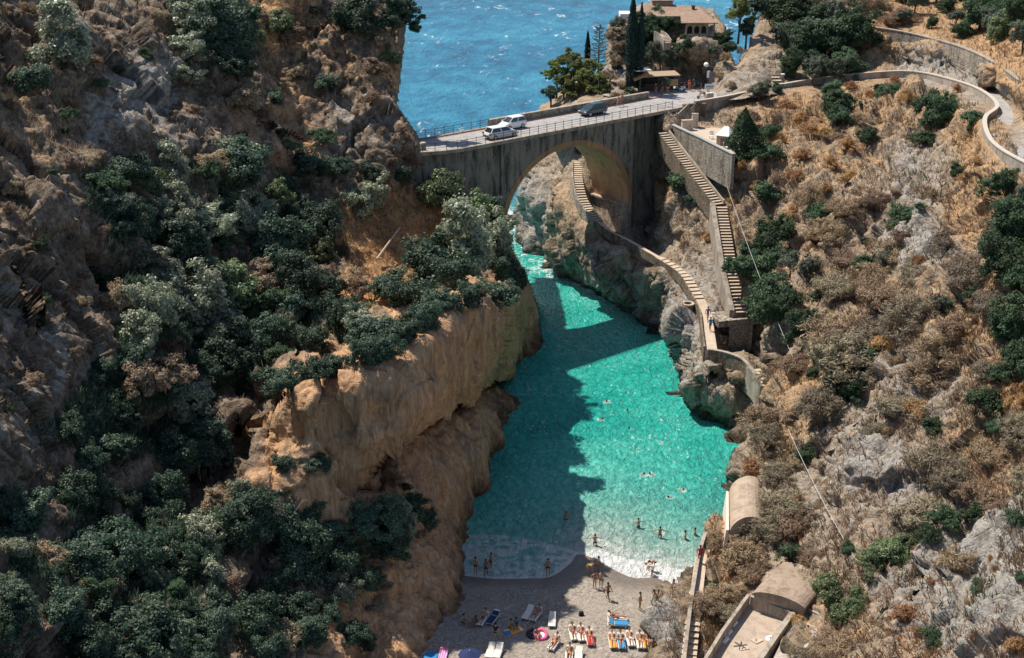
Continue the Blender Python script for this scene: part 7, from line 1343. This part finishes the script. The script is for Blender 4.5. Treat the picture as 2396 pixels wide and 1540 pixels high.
sign_board('yellow ochre board hanging on the right end of the kiosk roof', 1577, 193, 184.3, 1.15, .9, plain('sign_ochre', (.55, .38, .16), .8, .15), [(.15, .10, .7, 0), (-.1, .08, .8, 0)], 0)
sign_board('white road sign with a grey line of writing, leaning on the rock', 1660, 203, 178.6, 1.3, .75, plain('sign_white', (.66, .70, .70), .6, .06), [(.02, .13, .9, 0), (-.2, .07, .7, 0)], 1.9)
sign_board('narrow upright white panel above the road sign', 1658, 174, 180.5, .42, .95, M_WHITE, [], 2.6, .1); sign_board('dark poster board beside the narrow white panel', 1666, 181, 180.5, .8, 1.5, plain('poster_brown', (.20, .15, .13), .8, .3), [(.4, .12, .5, 0), (.1, .09, .55, 0)], 0, .1)
lm = empty('street_lamp', at(1681, 158, 181.5)); tag(lm, 'street lamp with a round white shade on an arm from the rock', 'street lamp'); MB().tube([(0, .6, -.1), (-.7, .1, .05), (-1.55, -.1, .35)], .045, 6).build('arm', M_PARA, lm); s2 = MB().lathe([(0, -.1), (.25, -.06), (.36, .04), (.3, .10), (0, .16)], seg=16).build('lamp_shade', M_WHITE, lm, True); s2.location = (-1.75, -.12, .40); s2.rotation_euler = (1.0, 0, 0); MB().lathe([(0, -.15), (.12, -.12), (.14, -.07)], seg=10).build('bulb', M_PARA, s2)
sc1 = scooter('white scooter ridden along the road beside the white road sign', onz(1644, 231, DECK + .04), ang + 2.6, P_WHITE)
person('person in a white shirt riding the white scooter', onz(1644, 231, DECK + .04) + Vector((0, 0, -.02)), math.degrees(ang + 2.6) + 90, 'ride', 'navy', None, 'white')
for (x, y, c_, lab) in ((1592, 212, P_WHITE, 'parked scooter in the rock wall shade, nearest to the kiosk'), (1600, 210, CL['navy'], 'parked navy scooter in the rock wall shade, second from the kiosk'), (1607, 209, CL['red'], 'parked red scooter in the rock wall shade, third from the kiosk'), (1630, 207, P_TEAL, 'parked dark scooter in the rock wall shade, furthest from the kiosk')): scooter(lab, onz(x, y, DECK + .05), ang + 1.9, c_, 'scooters parked under the rock wall')
bl = empty('concrete_block', onz(1659, 232, DECK + .04), .4); tag(bl, 'pale concrete block at the roadside right of the white scooter', 'block'); MB().box((0, 0, .4), (1.2, .5, .8), 0, .92).build('base', M_TREAD, bl); MB().box((0, 0, .84), (1.0, .4, .1)).build('cap', M_WHITE, bl)
po = empty('gate_pillar', onz(993, 350, DECK)); tag(po, 'pale stone pillar where the near railing meets the left cliff', 'pillar'); MB().box((-.1, -.5, -.2), (.7, .6, 2.0), .2, .85).build('shaft', M_PARA, po); MB().lathe([(.42, .8), (.3, 1.0), (0, 1.05)], (-.1, -.5, 0), 10).build('cap', M_TREAD, po)
